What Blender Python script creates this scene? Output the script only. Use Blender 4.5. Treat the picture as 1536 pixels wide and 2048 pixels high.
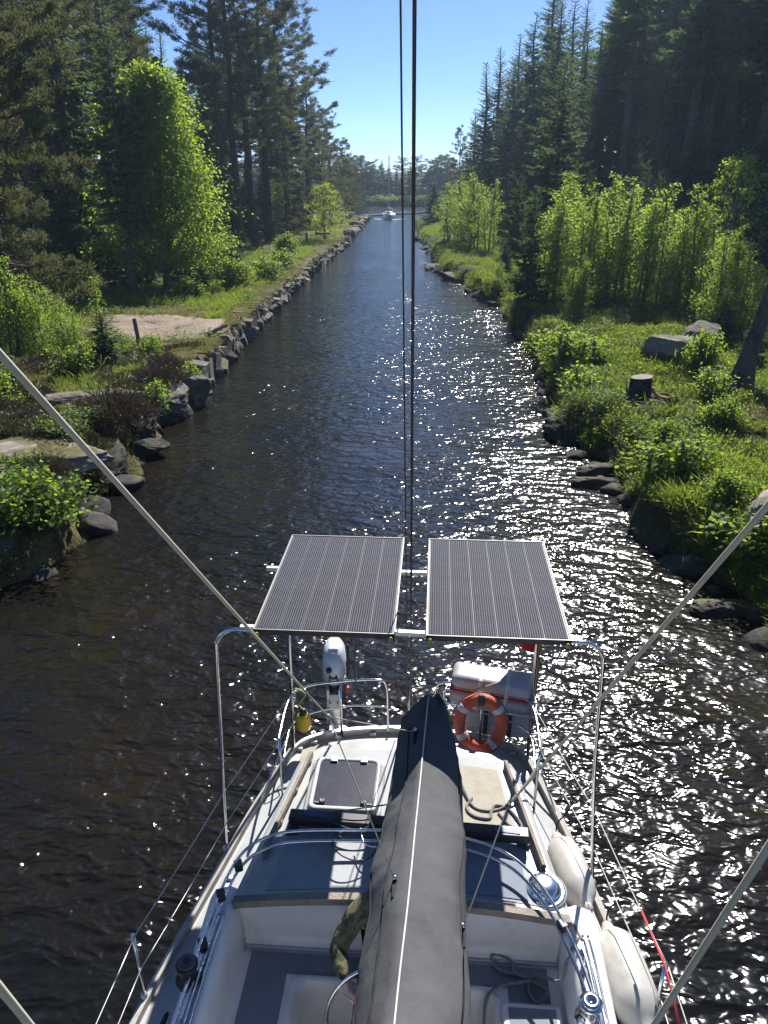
import bpy, bmesh, math, random
import numpy as np
from mathutils import Vector, Matrix, noise as mnoise

for o in list(bpy.data.objects): bpy.data.objects.remove(o)
scene = bpy.context.scene
R = math.radians
C = scene.collection

# ------------------------------------------------------------------ camera, sky, sun, exposure
# metres; Y runs aft along the boat and up the canal, X to starboard side of the picture, water at z = 0
cam_d = bpy.data.cameras.new("camera"); cam = bpy.data.objects.new("camera", cam_d); C.objects.link(cam)
cam_d.sensor_fit = 'VERTICAL'; cam_d.sensor_height = 24.0; cam_d.lens = 24.0 * 1539 / 2048
cam_d.clip_start = 0.05; cam_d.clip_end = 4000
cam.location = (0.15, 0.0, 6.4); cam.rotation_euler = (R(90 - 23.3), 0, R(3.82))
scene.camera = cam

SUN_AZ, SUN_EL = 13.5, 43.0
world = bpy.data.worlds.new("World"); scene.world = world; world.use_nodes = True
wn = world.node_tree.nodes; wl = world.node_tree.links
sky = wn.new('ShaderNodeTexSky'); sky.sky_type = 'NISHITA'; sky.sun_disc = False
sky.sun_elevation = R(SUN_EL); sky.sun_rotation = R(SUN_AZ)
sky.altitude = 3000; sky.air_density = 0.8; sky.dust_density = 2.0; sky.ozone_density = 8.0
wl.new(sky.outputs[0], wn['Background'].inputs[0]); wn['Background'].inputs[1].default_value = 0.054

sd = bpy.data.lights.new("sun", 'SUN'); sd.energy = 3.5; sd.angle = R(0.53); sd.color = (1.0, 0.965, 0.91)
sun = bpy.data.objects.new("sun", sd); C.objects.link(sun)
sv = Vector((math.sin(R(SUN_AZ)) * math.cos(R(SUN_EL)), math.cos(R(SUN_AZ)) * math.cos(R(SUN_EL)), math.sin(R(SUN_EL))))
sun.rotation_euler = sv.to_track_quat('Z', 'Y').to_euler(); sun.location = sv * 60

vs = scene.view_settings
vs.view_transform = 'Standard'; vs.look = 'None'; vs.exposure = 1.45; vs.gamma = 1.0; vs.use_curve_mapping = False
scene.cycles.max_bounces = 7; scene.cycles.diffuse_bounces = 4; scene.cycles.glossy_bounces = 3
scene.cycles.transmission_bounces = 4; scene.cycles.transparent_max_bounces = 6; scene.cycles.volume_bounces = 0
scene.cycles.caustics_reflective = False; scene.cycles.caustics_refractive = False
scene.cycles.use_denoising = True

# ------------------------------------------------------------------ helpers
rng = np.random.default_rng(11); random.seed(11)

class MB:
    """collects shapes, built as one mesh object"""
    def __init__(s): s.v = []; s.f = []; s.sm = []
    def add(s, v, f, smooth=False):
        n = len(s.v); s.v += [tuple(map(float, q)) for q in v]
        s.f += [tuple(i + n for i in q) for q in f]; s.sm += [smooth] * len(f); return s
    def box(s, lo, hi, bev=0.0):
        c = [(a + b) / 2 for a, b in zip(lo, hi)]; h = [abs(b - a) / 2 for a, b in zip(lo, hi)]
        return s.obox(c, h, Matrix.Identity(3), bev)
    def obox(s, c, h, rot, bev=0.0):
        bm = bmesh.new(); bmesh.ops.create_cube(bm, size=2)
        for q in bm.verts: q.co = Vector((q.co.x * h[0], q.co.y * h[1], q.co.z * h[2]))
        if bev > 0: bmesh.ops.bevel(bm, geom=list(bm.edges), offset=min(bev, min(h) * .95), segments=3, affect='EDGES', profile=.5)
        bm.verts.index_update()
        v = [Vector(c) + rot @ q.co for q in bm.verts]; f = [[q.index for q in p.verts] for p in bm.faces]; bm.free()
        return s.add(v, f, False)
    def tube(s, pts, r, n=8, cap=True, closed=False):
        P = [Vector(p) for p in pts]; m = len(P); rr = r if hasattr(r, '__len__') else [r] * m
        v = []; up = None
        for i, p in enumerate(P):
            a = P[(i - 1) % m] if (closed or i > 0) else p; b = P[(i + 1) % m] if (closed or i < m - 1) else p
            t = (b - a).normalized()
            if up is None: up = Vector((0, 0, 1)) if abs(t.z) < .9 else Vector((1, 0, 0))
            x = t.cross(up).normalized(); up = x.cross(t).normalized()
            for k in range(n):
                an = 2 * math.pi * k / n; v.append(p + (x * math.cos(an) + up * math.sin(an)) * rr[i])
        f = []
        for i in range(m if closed else m - 1):
            j = (i + 1) % m
            for k in range(n): f.append((i * n + k, i * n + (k + 1) % n, j * n + (k + 1) % n, j * n + k))
        if cap and not closed: f += [tuple(range(n))[::-1], tuple(range((m - 1) * n, m * n))]
        return s.add(v, f, True)
    def lathe(s, prof, c=(0, 0, 0), rot=None, n=24):
        rot = rot or Matrix.Identity(3); v = []; m = len(prof)
        for r, z in prof:
            for k in range(n):
                a = 2 * math.pi * k / n; v.append(Vector(c) + rot @ Vector((r * math.cos(a), r * math.sin(a), z)))
        f = [(i * n + k, i * n + (k + 1) % n, (i + 1) * n + (k + 1) % n, (i + 1) * n + k) for i in range(m - 1) for k in range(n)]
        f += [tuple(range(n))[::-1], tuple(range((m - 1) * n, m * n))]
        return s.add(v, f, True)
    def loft(s, rings, closed=True, cap0=False, cap1=False, smooth=True):
        n = len(rings[0]); v = [q for r in rings for q in r]; f = []
        for i in range(len(rings) - 1):
            for k in range(n if closed else n - 1):
                f.append((i * n + k, i * n + (k + 1) % n, (i + 1) * n + (k + 1) % n, (i + 1) * n + k))
        if cap0: f.append(tuple(range(n))[::-1])
        if cap1: f.append(tuple(range((len(rings) - 1) * n, len(rings) * n)))
        return s.add(v, f, smooth)
    def prism(s, poly, z0, z1):
        n = len(poly); v = [(x, y, z0) for x, y in poly] + [(x, y, z1) for x, y in poly]
        f = [tuple(range(n))[::-1], tuple(range(n, 2 * n))] + [(k, (k + 1) % n, n + (k + 1) % n, n + k) for k in range(n)]
        return s.add(v, f)
    def build(s, name, mat, parent=None, fix=True):
        me = bpy.data.meshes.new(name); me.from_pydata(s.v, [], s.f); me.polygons.foreach_set('use_smooth', s.sm)
        if fix:
            bm = bmesh.new(); bm.from_mesh(me); bmesh.ops.recalc_face_normals(bm, faces=bm.faces); bm.to_mesh(me); bm.free()
        me.update(); me.materials.append(mat); return link(name, me, parent)

def link(name, me, parent=None):
    o = bpy.data.objects.new(name, me); C.objects.link(o)
    if parent is not None: o.parent = parent
    return o
def tag(o, label=None, cat=None, group=None, kind=None):
    if label: o['label'] = label
    if cat: o['category'] = cat
    if group: o['group'] = group
    if kind: o['kind'] = kind
    return o
def empty(name, loc=(0, 0, 0), rz=0.0, **k):
    o = bpy.data.objects.new(name, None); C.objects.link(o); o.location = loc; o.rotation_euler = (0, 0, rz); o.empty_display_size = .2
    return tag(o, **k)
def copy_tree(o, parent=None):
    c = o.copy(); C.objects.link(c); c.parent = parent
    for ch in KIDS.get(o.name, []): copy_tree(ch, c)
    return c
KIDS = {}
def bez(p, n=16):
    """smooth curve through points (Catmull-Rom)"""
    P = [Vector(q) for q in p]; P = [P[0] * 2 - P[1]] + P + [P[-1] * 2 - P[-2]]; out = []
    for i in range(1, len(P) - 2):
        for k in range(n):
            t = k / n; a, b, c, d = P[i - 1:i + 3]
            out.append(.5 * ((2 * b) + (c - a) * t + (2 * a - 5 * b + 4 * c - d) * t * t + (3 * b - a - 3 * c + d) * t ** 3))
    return out + [P[-2]]
def sag(a, b, s, n=10):
    a = Vector(a); b = Vector(b); return [a.lerp(b, t) - Vector((0, 0, 4 * s * t * (1 - t))) for t in np.linspace(0, 1, n)]

# lattice value noise for terrain and rock shapes
_H = rng.random((257, 257))
def vn(x, y, f=1.0, s=0):
    x = np.asarray(x, float) * f + s * 17.3 + 1000; y = np.asarray(y, float) * f + s * 7.7 + 1000
    i = np.floor(x).astype(int); j = np.floor(y).astype(int); u = x - i; w = y - j
    u = u * u * (3 - 2 * u); w = w * w * (3 - 2 * w); i %= 256; j %= 256
    return (_H[i, j] * (1 - u) + _H[i + 1, j] * u) * (1 - w) + (_H[i, j + 1] * (1 - u) + _H[i + 1, j + 1] * u) * w - .5
def fbm(x, y, f=1.0, s=0, o=4): return sum(vn(x, y, f * 2 ** k, s + k) * .5 ** k for k in range(o))
def sst(a, b, x): t = np.clip((np.asarray(x, float) - a) / (b - a), 0, 1); return t * t * (3 - 2 * t)

# ------------------------------------------------------------------ materials
def nodes(name):
    m = bpy.data.materials.new(name); m.use_nodes = True; nt = m.node_tree
    return m, nt, nt.nodes, nt.links, nt.nodes['Principled BSDF']
def ramp(n, stops):
    r = n.new('ShaderNodeValToRGB'); e = r.color_ramp.elements
    while len(e) < len(stops): e.new(.5)
    for q, (p, c) in zip(e, stops): q.position = p; q.color = (*c, 1) if len(c) == 3 else c
    return r
def mat(name, col, rough=.5, metal=0.0, var=.12, scale=6.0, bump=0.0, bscale=60.0, bdist=.02, spec=.5, dirt=None, dirt_amt=.35, coat=0.0):
    """plain surface with colour wear, uneven gloss and optional fine relief"""
    m, nt, n, l, b = nodes(name)
    tc = n.new('ShaderNodeTexCoord'); no = n.new('ShaderNodeTexNoise'); no.inputs['Scale'].default_value = scale
    no.inputs['Detail'].default_value = 8; no.inputs['Roughness'].default_value = .65
    l.new(tc.outputs['Object'], no.inputs['Vector'])
    c = np.array(col); d = np.array(dirt) if dirt else c * (1 - 2 * var)
    r = ramp(n, [(.30, tuple(d if dirt else np.clip(c * (1 - var * 1.5), 0, 1))), (.30 + dirt_amt * .6, tuple(np.clip(c, 0, 1))), (.85, tuple(np.clip(c * (1 + var), 0, 1)))])
    l.new(no.outputs['Fac'], r.inputs['Fac']); l.new(r.outputs['Color'], b.inputs['Base Color'])
    mr = n.new('ShaderNodeMapRange'); mr.inputs['To Min'].default_value = max(.02, rough * .75); mr.inputs['To Max'].default_value = min(1, rough * 1.3)
    l.new(no.outputs['Fac'], mr.inputs['Value']); l.new(mr.outputs['Result'], b.inputs['Roughness'])
    b.inputs['Metallic'].default_value = metal; b.inputs['Specular IOR Level'].default_value = spec; b.inputs['Coat Weight'].default_value = coat
    if bump:
        n2 = n.new('ShaderNodeTexNoise'); n2.inputs['Scale'].default_value = bscale; n2.inputs['Detail'].default_value = 6
        l.new(tc.outputs['Object'], n2.inputs['Vector']); bp = n.new('ShaderNodeBump'); bp.inputs['Strength'].default_value = bump; bp.inputs['Distance'].default_value = bdist
        l.new(n2.outputs['Fac'], bp.inputs['Height']); l.new(bp.outputs['Normal'], b.inputs['Normal'])
    return m
def leaf_mat(name, c1, c2, trans, tw=.45, gloss=.06, rough=.45):
    """leaf or needle: reflects, shines a little and lets sunlight through; every leaf and tree a little different"""
    m, nt, n, l, b = nodes(name); n.remove(b); out = n['Material Output']
    geo = n.new('ShaderNodeNewGeometry'); oi = n.new('ShaderNodeObjectInfo')
    ad = n.new('ShaderNodeMath'); ad.operation = 'MULTIPLY_ADD'; ad.inputs[1].default_value = .65; l.new(geo.outputs['Random Per Island'], ad.inputs[0])
    mu = n.new('ShaderNodeMath'); mu.operation = 'MULTIPLY'; mu.inputs[1].default_value = .35; l.new(oi.outputs['Random'], mu.inputs[0]); l.new(mu.outputs[0], ad.inputs[2])
    r1 = ramp(n, [(0, c1), (1, c2)]); l.new(ad.outputs[0], r1.inputs['Fac'])
    t0 = tuple(np.array(trans) * .7); r2 = ramp(n, [(0, t0), (1, trans)]); l.new(ad.outputs[0], r2.inputs['Fac'])
    df = n.new('ShaderNodeBsdfDiffuse'); tr = n.new('ShaderNodeBsdfTranslucent'); gl = n.new('ShaderNodeBsdfGlossy'); gl.inputs['Roughness'].default_value = rough
    gl.inputs['Color'].default_value = (.9, .95, 1, 1)
    l.new(r1.outputs[0], df.inputs['Color']); l.new(r2.outputs[0], tr.inputs['Color'])
    a = n.new('ShaderNodeMixShader'); a.inputs[0].default_value = tw; l.new(df.outputs[0], a.inputs[1]); l.new(tr.outputs[0], a.inputs[2])
    g = n.new('ShaderNodeMixShader'); g.inputs[0].default_value = gloss; l.new(a.outputs[0], g.inputs[1]); l.new(gl.outputs[0], g.inputs[2])
    l.new(g.outputs[0], out.inputs['Surface']); return m
# ================================================================== THE SETTING
# shore lines: x of the water's edge for a given y
LS = np.array([(-60, -9), (0, -8.2), (6, -7.6), (10.7, -7.1), (12, -6.75), (13.5, -6.7), (15.5, -7.0), (18.9, -7.35), (20.7, -7.65), (23.1, -7.3), (26.8, -7.75), (31.2, -8.1),
               (41.9, -8.7), (54, -9.2), (66, -9.55), (87, -9.95), (110, -11), (145, -12.5), (152, -14.5), (160, -24), (175, -48), (200, -90), (330, -140)])
RS = np.array([(-60, 7), (0, 6.2), (6, 5.6), (9.4, 5.15), (10.9, 5.1), (11.9, 5.0), (13.2, 4.65), (14.3, 4.45), (16.1, 4.35), (17, 4.1), (19.6, 3.9), (20.5, 3.4), (25.4, 3.75), (29.2, 4.1),
               (34.2, 3.85), (41, 3.45), (48.5, 2.5), (56.2, 1.1), (62.7, 0.0), (73.3, -.4), (95.6, -2.0), (128, -3.7), (134, -2.0), (142, 6), (160, 30), (200, 70), (330, 120)])
def shoreL(y): return np.interp(y, LS[:, 0], LS[:, 1])
def shoreR(y): return np.interp(y, RS[:, 0], RS[:, 1])
def quay(y): return np.interp(y, [24, 30, 42, 55, 97], [.82, .72, .54, .44, .5])      # height of the quay above the water
def zL(x, y):
    x = np.asarray(x, float); y = np.asarray(y, float); d = shoreL(y) - x
    wall = sst(24.2, 25.2, y) * (1 - sst(93, 97, y))
    edge = d + fbm(x, y, .6, 3) * .9 * (1 - wall)
    soft = -1.1 + (2.05 - .45 * sst(90, 100, y)) * sst(-.55, .75, edge); hard = np.where(d > .12, quay(y), -1.2)
    z = soft * (1 - wall) + hard * wall
    inl = sst(.3, 2.5, d)
    return z + inl * (fbm(x, y, .28, 1) * .35 + fbm(x, y, 1.7, 5, 3) * .10) + .018 * np.clip(d, 0, 40) + .05 * np.clip(d - 14, 0, 60) \
        + .30 * np.exp(-((x + 9.2) ** 2 + (y - 15.5) ** 2) / 6)
def zR(x, y):
    x = np.asarray(x, float); y = np.asarray(y, float); d = x - shoreR(y)
    edge = d + fbm(x, y, .55, 9) * 1.0
    z = -1.1 + 2.0 * sst(-.6, .9, edge); inl = sst(.3, 2.5, d)
    return z + inl * (fbm(x, y, .3, 12) * .45 + fbm(x, y, 1.5, 14, 3) * .14) + .03 * np.clip(d, 0, 40) + .06 * np.clip(d - 14, 0, 60)

def soil_mat(name, a, b_, c_):
    m, nt, n, l, b = nodes(name); tc = n.new('ShaderNodeTexCoord')
    n1 = n.new('ShaderNodeTexNoise'); n1.inputs['Scale'].default_value = .9; n1.inputs['Detail'].default_value = 10; n1.inputs['Roughness'].default_value = .7
    n2 = n.new('ShaderNodeTexNoise'); n2.inputs['Scale'].default_value = 14; n2.inputs['Detail'].default_value = 8
    for q in (n1, n2): l.new(tc.outputs['Object'], q.inputs['Vector'])
    r1 = ramp(n, [(.32, a), (.5, b_), (.66, c_)]); l.new(n1.outputs['Fac'], r1.inputs['Fac'])
    r2 = ramp(n, [(.3, (.35, .33, .3)), (.7, (1.3, 1.3, 1.2))]); l.new(n2.outputs['Fac'], r2.inputs['Fac'])
    mx = n.new('ShaderNodeMixRGB'); mx.blend_type = 'MULTIPLY'; mx.inputs[0].default_value = .8; l.new(r1.outputs[0], mx.inputs[1]); l.new(r2.outputs[0], mx.inputs[2])
    l.new(mx.outputs[0], b.inputs['Base Color']); b.inputs['Roughness'].default_value = .95; b.inputs['Specular IOR Level'].default_value = .15
    bp = n.new('ShaderNodeBump'); bp.inputs['Strength'].default_value = .9; bp.inputs['Distance'].default_value = .06
    l.new(n2.outputs['Fac'], bp.inputs['Height']); l.new(bp.outputs['Normal'], b.inputs['Normal']); return m
M = {}
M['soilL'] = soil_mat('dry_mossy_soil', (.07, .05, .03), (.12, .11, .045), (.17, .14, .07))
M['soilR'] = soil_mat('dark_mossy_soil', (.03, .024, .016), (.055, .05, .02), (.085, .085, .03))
M['gravel'] = soil_mat('pinkish_gravel', (.20, .155, .125), (.275, .22, .18), (.33, .275, .23))
def rock_mat(name, c0, c1, c2, moss=(.09, .085, .03), moss_amt=.5):
    m, nt, n, l, b = nodes(name); tc = n.new('ShaderNodeTexCoord'); geo = n.new('ShaderNodeNewGeometry'); oi = n.new('ShaderNodeObjectInfo')
    mp = n.new('ShaderNodeMapping'); mp.inputs['Scale'].default_value = (1, 1, 3.2); l.new(geo.outputs['Position'], mp.inputs['Vector'])
    mp.inputs['Rotation'].default_value = (.5, .3, .2)
    n1 = n.new('ShaderNodeTexNoise'); n1.inputs['Scale'].default_value = 2.3; n1.inputs['Detail'].default_value = 12; n1.inputs['Roughness'].default_value = .72; n1.inputs['Distortion'].default_value = .6
    n2 = n.new('ShaderNodeTexVoronoi'); n2.inputs['Scale'].default_value = 5; n2.feature = 'DISTANCE_TO_EDGE'
    n3 = n.new('ShaderNodeTexNoise'); n3.inputs['Scale'].default_value = 1.4; n3.inputs['Detail'].default_value = 8
    l.new(mp.outputs[0], n1.inputs['Vector']); l.new(mp.outputs[0], n2.inputs['Vector']); l.new(geo.outputs['Position'], n3.inputs['Vector'])
    r = ramp(n, [(.3, c0), (.5, c1), (.72, c2)]); l.new(n1.outputs['Fac'], r.inputs['Fac'])
    # moss and lichen lie on faces that look up
    sx = n.new('ShaderNodeSeparateXYZ'); l.new(geo.outputs['Normal'], sx.inputs[0])
    mm = n.new('ShaderNodeMath'); mm.operation = 'MULTIPLY'; l.new(sx.outputs['Z'], mm.inputs[0]); l.new(n3.outputs['Fac'], mm.inputs[1])
    rm = ramp(n, [(.5 - moss_amt * .18, (0, 0, 0)), (.58 - moss_amt * .12, (1, 1, 1))]); l.new(mm.outputs[0], rm.inputs['Fac'])
    mx = n.new('ShaderNodeMixRGB'); l.new(rm.outputs[0], mx.inputs[0]); l.new(r.outputs[0], mx.inputs[1]); mx.inputs[2].default_value = (*moss, 1)
    hv = n.new('ShaderNodeHueSaturation'); l.new(mx.outputs[0], hv.inputs['Color'])
    mr = n.new('ShaderNodeMapRange'); mr.inputs['To Min'].default_value = .7; mr.inputs['To Max'].default_value = 1.25; l.new(oi.outputs['Random'], mr.inputs['Value']); l.new(mr.outputs[0], hv.inputs['Value'])
    l.new(hv.outputs[0], b.inputs['Base Color']); b.inputs['Roughness'].default_value = .85; b.inputs['Specular IOR Level'].default_value = .3
    bp = n.new('ShaderNodeBump'); bp.inputs['Strength'].default_value = .8; bp.inputs['Distance'].default_value = .08; l.new(n1.outputs['Fac'], bp.inputs['Height'])
    bp2 = n.new('ShaderNodeBump'); bp2.inputs['Strength'].default_value = .25; bp2.inputs['Distance'].default_value = .03; l.new(n2.outputs['Distance'], bp2.inputs['Height']); l.new(bp.outputs[0], bp2.inputs['Normal'])
    l.new(bp2.outputs[0], b.inputs['Normal']); return m
M['rock'] = rock_mat('grey_pink_granite', (.10, .085, .075), (.24, .20, .18), (.36, .31, .28))
M['wallstone'] = rock_mat('grey_quarry_stone', (.045, .041, .037), (.11, .10, .09), (.21, .195, .175), moss=(.12, .11, .05), moss_amt=.3)
M['wetrock'] = rock_mat('dark_wet_rock', (.012, .011, .01), (.035, .032, .028), (.08, .072, .06), moss_amt=.15)

# water: peat-brown canal, wind ripples running along it, glossy
def water_mat():
    m, nt, n, l, b = nodes('peat_brown_water'); geo = n.new('ShaderNodeNewGeometry')
    b.inputs['Base Color'].default_value = (.016, .0115, .006, 1); b.inputs['Roughness'].default_value = .14; b.inputs['IOR'].default_value = 1.333
    n0 = n.new('ShaderNodeTexNoise'); n0.inputs['Scale'].default_value = .35; l.new(geo.outputs['Position'], n0.inputs['Vector'])
    rc = ramp(n, [(.35, (.006, .0062, .0055)), (.72, (.014, .0105, .006))]); l.new(n0.outputs['Fac'], rc.inputs['Fac']); l.new(rc.outputs[0], b.inputs['Base Color'])
    prev = None
    #       scale, stretch x, rot, strength, distance
    gm_ = n.new('ShaderNodeMapping'); gm_.inputs['Scale'].default_value = (.28, .10, .2); gm_.inputs['Rotation'].default_value = (0, 0, R(20)); l.new(geo.outputs['Position'], gm_.inputs['Vector'])
    gust = n.new('ShaderNodeTexNoise'); gust.inputs['Scale'].default_value = 1; gust.inputs['Detail'].default_value = 3; l.new(gm_.outputs[0], gust.inputs['Vector'])   # cat's paws: rougher and smoother patches
    for sc, stx, rz, dist, det, lo in WAVES:
        mp = n.new('ShaderNodeMapping'); mp.inputs['Scale'].default_value = (sc * stx, sc, sc); mp.inputs['Rotation'].default_value = (0, 0, R(rz)); l.new(geo.outputs['Position'], mp.inputs['Vector'])
        no = n.new('ShaderNodeTexNoise'); no.inputs['Scale'].default_value = 1; no.inputs['Detail'].default_value = det; no.inputs['Roughness'].default_value = .55; no.inputs['Distortion'].default_value = .35
        l.new(mp.outputs[0], no.inputs['Vector'])
        bp = n.new('ShaderNodeBump'); bp.inputs['Distance'].default_value = dist; gr_ = n.new('ShaderNodeMapRange'); gr_.inputs['From Min'].default_value = .35; gr_.inputs['From Max'].default_value = .62; gr_.inputs['To Min'].default_value = lo; gr_.inputs['To Max'].default_value = 1; l.new(gust.outputs['Fac'], gr_.inputs['Value']); l.new(gr_.outputs[0], bp.inputs['Strength'])
        l.new(no.outputs['Fac'], bp.inputs['Height'])
        if prev: l.new(prev.outputs[0], bp.inputs['Normal'])
        prev = bp
    l.new(prev.outputs[0], b.inputs['Normal']); return m
WAVES = [(.45, .45, 12, .16, 1, .7), (1.5, .5, -16, .088, 2, .3), (3.8, .6, 22, .108, 2, .5), (10, .8, -20, .020, 1, .4)]
M['water'] = water_mat()
wm = MB()
ys = np.concatenate([np.linspace(-60, 60, 13), np.linspace(90, 630, 10)]); xs = np.linspace(-425, 425, 21)
wm.add([(x, y, 0) for y in ys for x in xs], [(j * 21 + i, j * 21 + i + 1, (j + 1) * 21 + i + 1, (j + 1) * 21 + i) for j in range(len(ys) - 1) for i in range(20)])
water = wm.build('water', M['water']); tag(water, 'dark rippled canal water with glittering sun path', 'water', kind='structure')

def bank(name, sh, zf, side, material, label):
    ys = np.concatenate([np.arange(-30, 4, 2.0), np.arange(4, 32, .22), np.arange(32, 60, .5), np.arange(60, 160, 1.3), np.arange(160, 335, 8)])
    ds = np.concatenate([np.arange(-.9, 1.6, .14), np.arange(1.6, 6, .3), np.arange(6, 16, .8), np.arange(16, 60, 4), [75, 110, 170, 260]])
    Y, D = np.meshgrid(ys, ds, indexing='ij'); X = sh(Y) + side * D; Z = zf(X, Y)
    nd = len(ds); v = np.stack([X, Y, Z], -1).reshape(-1, 3)
    f = [(i * nd + j, i * nd + j + 1, (i + 1) * nd + j + 1, (i + 1) * nd + j) for i in range(len(ys) - 1) for j in range(nd - 1)]
    me = bpy.data.meshes.new(name); me.from_pydata(v.tolist(), [], f if side > 0 else [q[::-1] for q in f]); me.polygons.foreach_set('use_smooth', [True] * len(f))
    me.update(); me.materials.append(material); return tag(link(name, me), label, 'ground', kind='structure')
bank('ground_left_bank', shoreL, zL, -1, M['soilL'], 'left canal bank of mossy soil and worn grass')
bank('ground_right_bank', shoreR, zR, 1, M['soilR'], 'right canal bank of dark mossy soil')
fm = MB(); nx = 60; xs = np.linspace(-420, 420, nx); yl = 224 + fbm(xs, xs * 0, .02, 4) * 10 + .02 * np.abs(xs)
rows = [(0, -1), (2, .6), (10, 1.6), (60, 5), (200, 9), (390, 12)]
fm.add([(x, y + dy, z) for dy, z in rows for x, y in zip(xs, yl)], [(j * nx + i, j * nx + i + 1, (j + 1) * nx + i + 1, (j + 1) * nx + i) for j in range(5) for i in range(nx - 1)], True)
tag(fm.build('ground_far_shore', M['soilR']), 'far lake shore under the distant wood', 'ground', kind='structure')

# gravel clearing on the left bank
gm = MB(); cx, cy = -11.2, 32.3; rings = []
for k in range(9):
    t = k / 8; ring = []
    for a in np.linspace(0, 2 * math.pi, 48, endpoint=False):
        rr = t * (1 + .55 * float(fbm(math.cos(a) * 1.3, math.sin(a) * 1.3, 1, 21))); x = cx + 3.6 * rr * math.cos(a) - 1.4 * rr * math.sin(a); y = cy + 4.6 * rr * math.sin(a)
        x = min(x, float(shoreL(y)) - .9); ring.append((x, y, float(zL(x, y)) + .022 - .05 * t ** 6))
    rings.append(ring)
gm.loft(rings[1:], cap0=True)
tag(gm.build('gravel_clearing', M['gravel']), 'pinkish gravel clearing behind the stone wall on the left bank', 'ground', kind='structure')

# ---- rocks
def rock_mesh(seed, sub=5, flat=.55, rough=.35):
    """a boulder split along joint planes: flat facets, chipped edges, a grain of ledges"""
    g = np.random.default_rng(seed); bm = bmesh.new(); bmesh.ops.create_icosphere(bm, subdivisions=sub, radius=1); o = Vector((seed * 3.1, seed * 1.7, seed * .9))
    cuts = [(Vector(nrm_(g.normal(size=3))), g.uniform(.5, .82)) for k in range(15)]
    for q in bm.verts:
        p = q.co.copy(); w = p + Vector((mnoise.noise(p * 3 + o), mnoise.noise(p * 3 + o * 2), mnoise.noise(p * 3 - o))) * .10
        for nv, h in cuts:
            e = w.dot(nv) - h
            if e > 0: w = w - nv * e * .92
        st = .05 * (abs((w.z * 3.2 + w.x * 1.1 + mnoise.noise(w * 1.5 + o)) % 1 - .5))
        w = w * (1.22 - st) + p * (.06 * mnoise.noise(p * 7 + o) + .03 * mnoise.noise(p * 15 + o)); q.co = w; q.co.z *= flat
    me = bpy.data.meshes.new('rock'); bm.to_mesh(me); bm.free(); me.polygons.foreach_set('use_smooth', [True] * len(me.polygons)); return me
def nrm_(a): return a / np.linalg.norm(a)
ROCKS = [rock_mesh(k + 1, 5, f, r) for k, (f, r) in enumerate([(.5, .35), (.65, .4), (.35, .3), (.8, .45)])]
def rock(name, k, loc, sc, rz, m, label, group=None, cat='rock'):
    me = ROCKS[k].copy(); me.materials.clear(); me.materials.append(m); o = link(name, me); o.location = loc; o.scale = sc; o.rotation_euler = (random.uniform(-.15, .15), random.uniform(-.15, .15), rz)
    return tag(o, label, cat, group)
rock('rock_outcrop', 2, (-8.75, 15.0, .98), (1.85, 1.2, .8), .35, M['rock'], 'broad pinkish bare rock outcrop in the grass above the leafy alder bush')
rock('rock_outcrop', 2, (-8.75, 13.6, .92), (1.1, .65, .6), .2, M['rock'], 'low pale rock slab just below the broad bare outcrop')
rock('rock_outcrop', 2, (-8.9, 19.6, 1.12), (1.2, .5, .35), .5, M['rock'], 'narrow weathered rock slab in the trodden grass by the heather')
rock('shore_rock', 1, (-7.75, 21.6, .35), (.9, 1.3, 1.1), .2, M['wallstone'], 'large rounded dark rock face at the water below the trodden slab')
rock('shore_rock', 3, (-7.45, 23.2, .35), (.55, .8, 1.0), .9, M['wallstone'], 'upright shore rock with a leafy sprig where the stone wall begins')
rock('shore_rock', 0, (-7.35, 18.2, .15), (.75, .5, .5), .1, M['wetrock'], 'wet black ledge in the water under the big heather bush')
rock('shore_rock', 1, (-7.55, 18.9, .4), (.6, 1.0, 1.0), .3, M['wetrock'], 'dark shaded shore rock beneath the big heather bush')
rock('shore_rock', 1, (-7.35, 16.4, .2), (.6, 1.1, .95), .2, M['wetrock'], 'dark sloping shore rock between heather and leafy alder bush')
rock('shore_rock', 3, (-7.6, 12.2, .3), (.8, .9, 1.0), .0, M['wallstone'], 'grey boulder at the edge of the photo below the leafy alder bush')
rock('boulder', 0, (7.6, 24.9, 1.5), (1.05, .7, .95), .1, M['rock'], 'rounded mossy grey boulder behind the cut stump on the right bank')
rock('boulder', 1, (8.9, 26.2, 1.55), (1.0, .7, .9), .5, M['wallstone'], 'mossy boulder with an orange top beside the dead leaning trunk')
rock('boulder', 0, (6.2, 12.6, 1.15), (.75, .8, .8), .3, M['rock'], 'grey boulder with rusty moss low on the right bank near the rope')
rock('shore_rock', 2, (4.35, 17.6, .05), (.7, .35, .5), .2, M['wetrock'], 'flat wet ledge jutting into the glitter, upper of two')
rock('shore_rock', 2, (4.2, 16.7, .03), (.75, .3, .45), -.1, M['wetrock'], 'flat wet ledge jutting into the glitter, lower of two')
rock('shore_rock', 1, (4.7, 14.6, .15), (.4, .3, .5), .4, M['rock'], 'pale pointed rock at the glittering water line on the right')
rock('shore_rock', 0, (4.2, 14.2, -.02), (.2, .13, .2), .4, M['wetrock'], 'small black stone standing alone in the glitter')
rock('shore_rock', 2, (5.05, 11.2, .0), (.6, .3, .4), .1, M['wetrock'], 'long low wet ledge nearest the stern on the right bank')
rock('shore_rock', 2, (4.0, 20.6, .15), (.7, .9, 1.1), .1, M['wetrock'], 'black shaded bank rock under the blueberry point')
rock('shore_rock', 0, (1.2, 56.5, .1), (.9, 1.2, .7), .1, M['wetrock'], 'dark rock ledge at the second point along the right shore')
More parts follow.
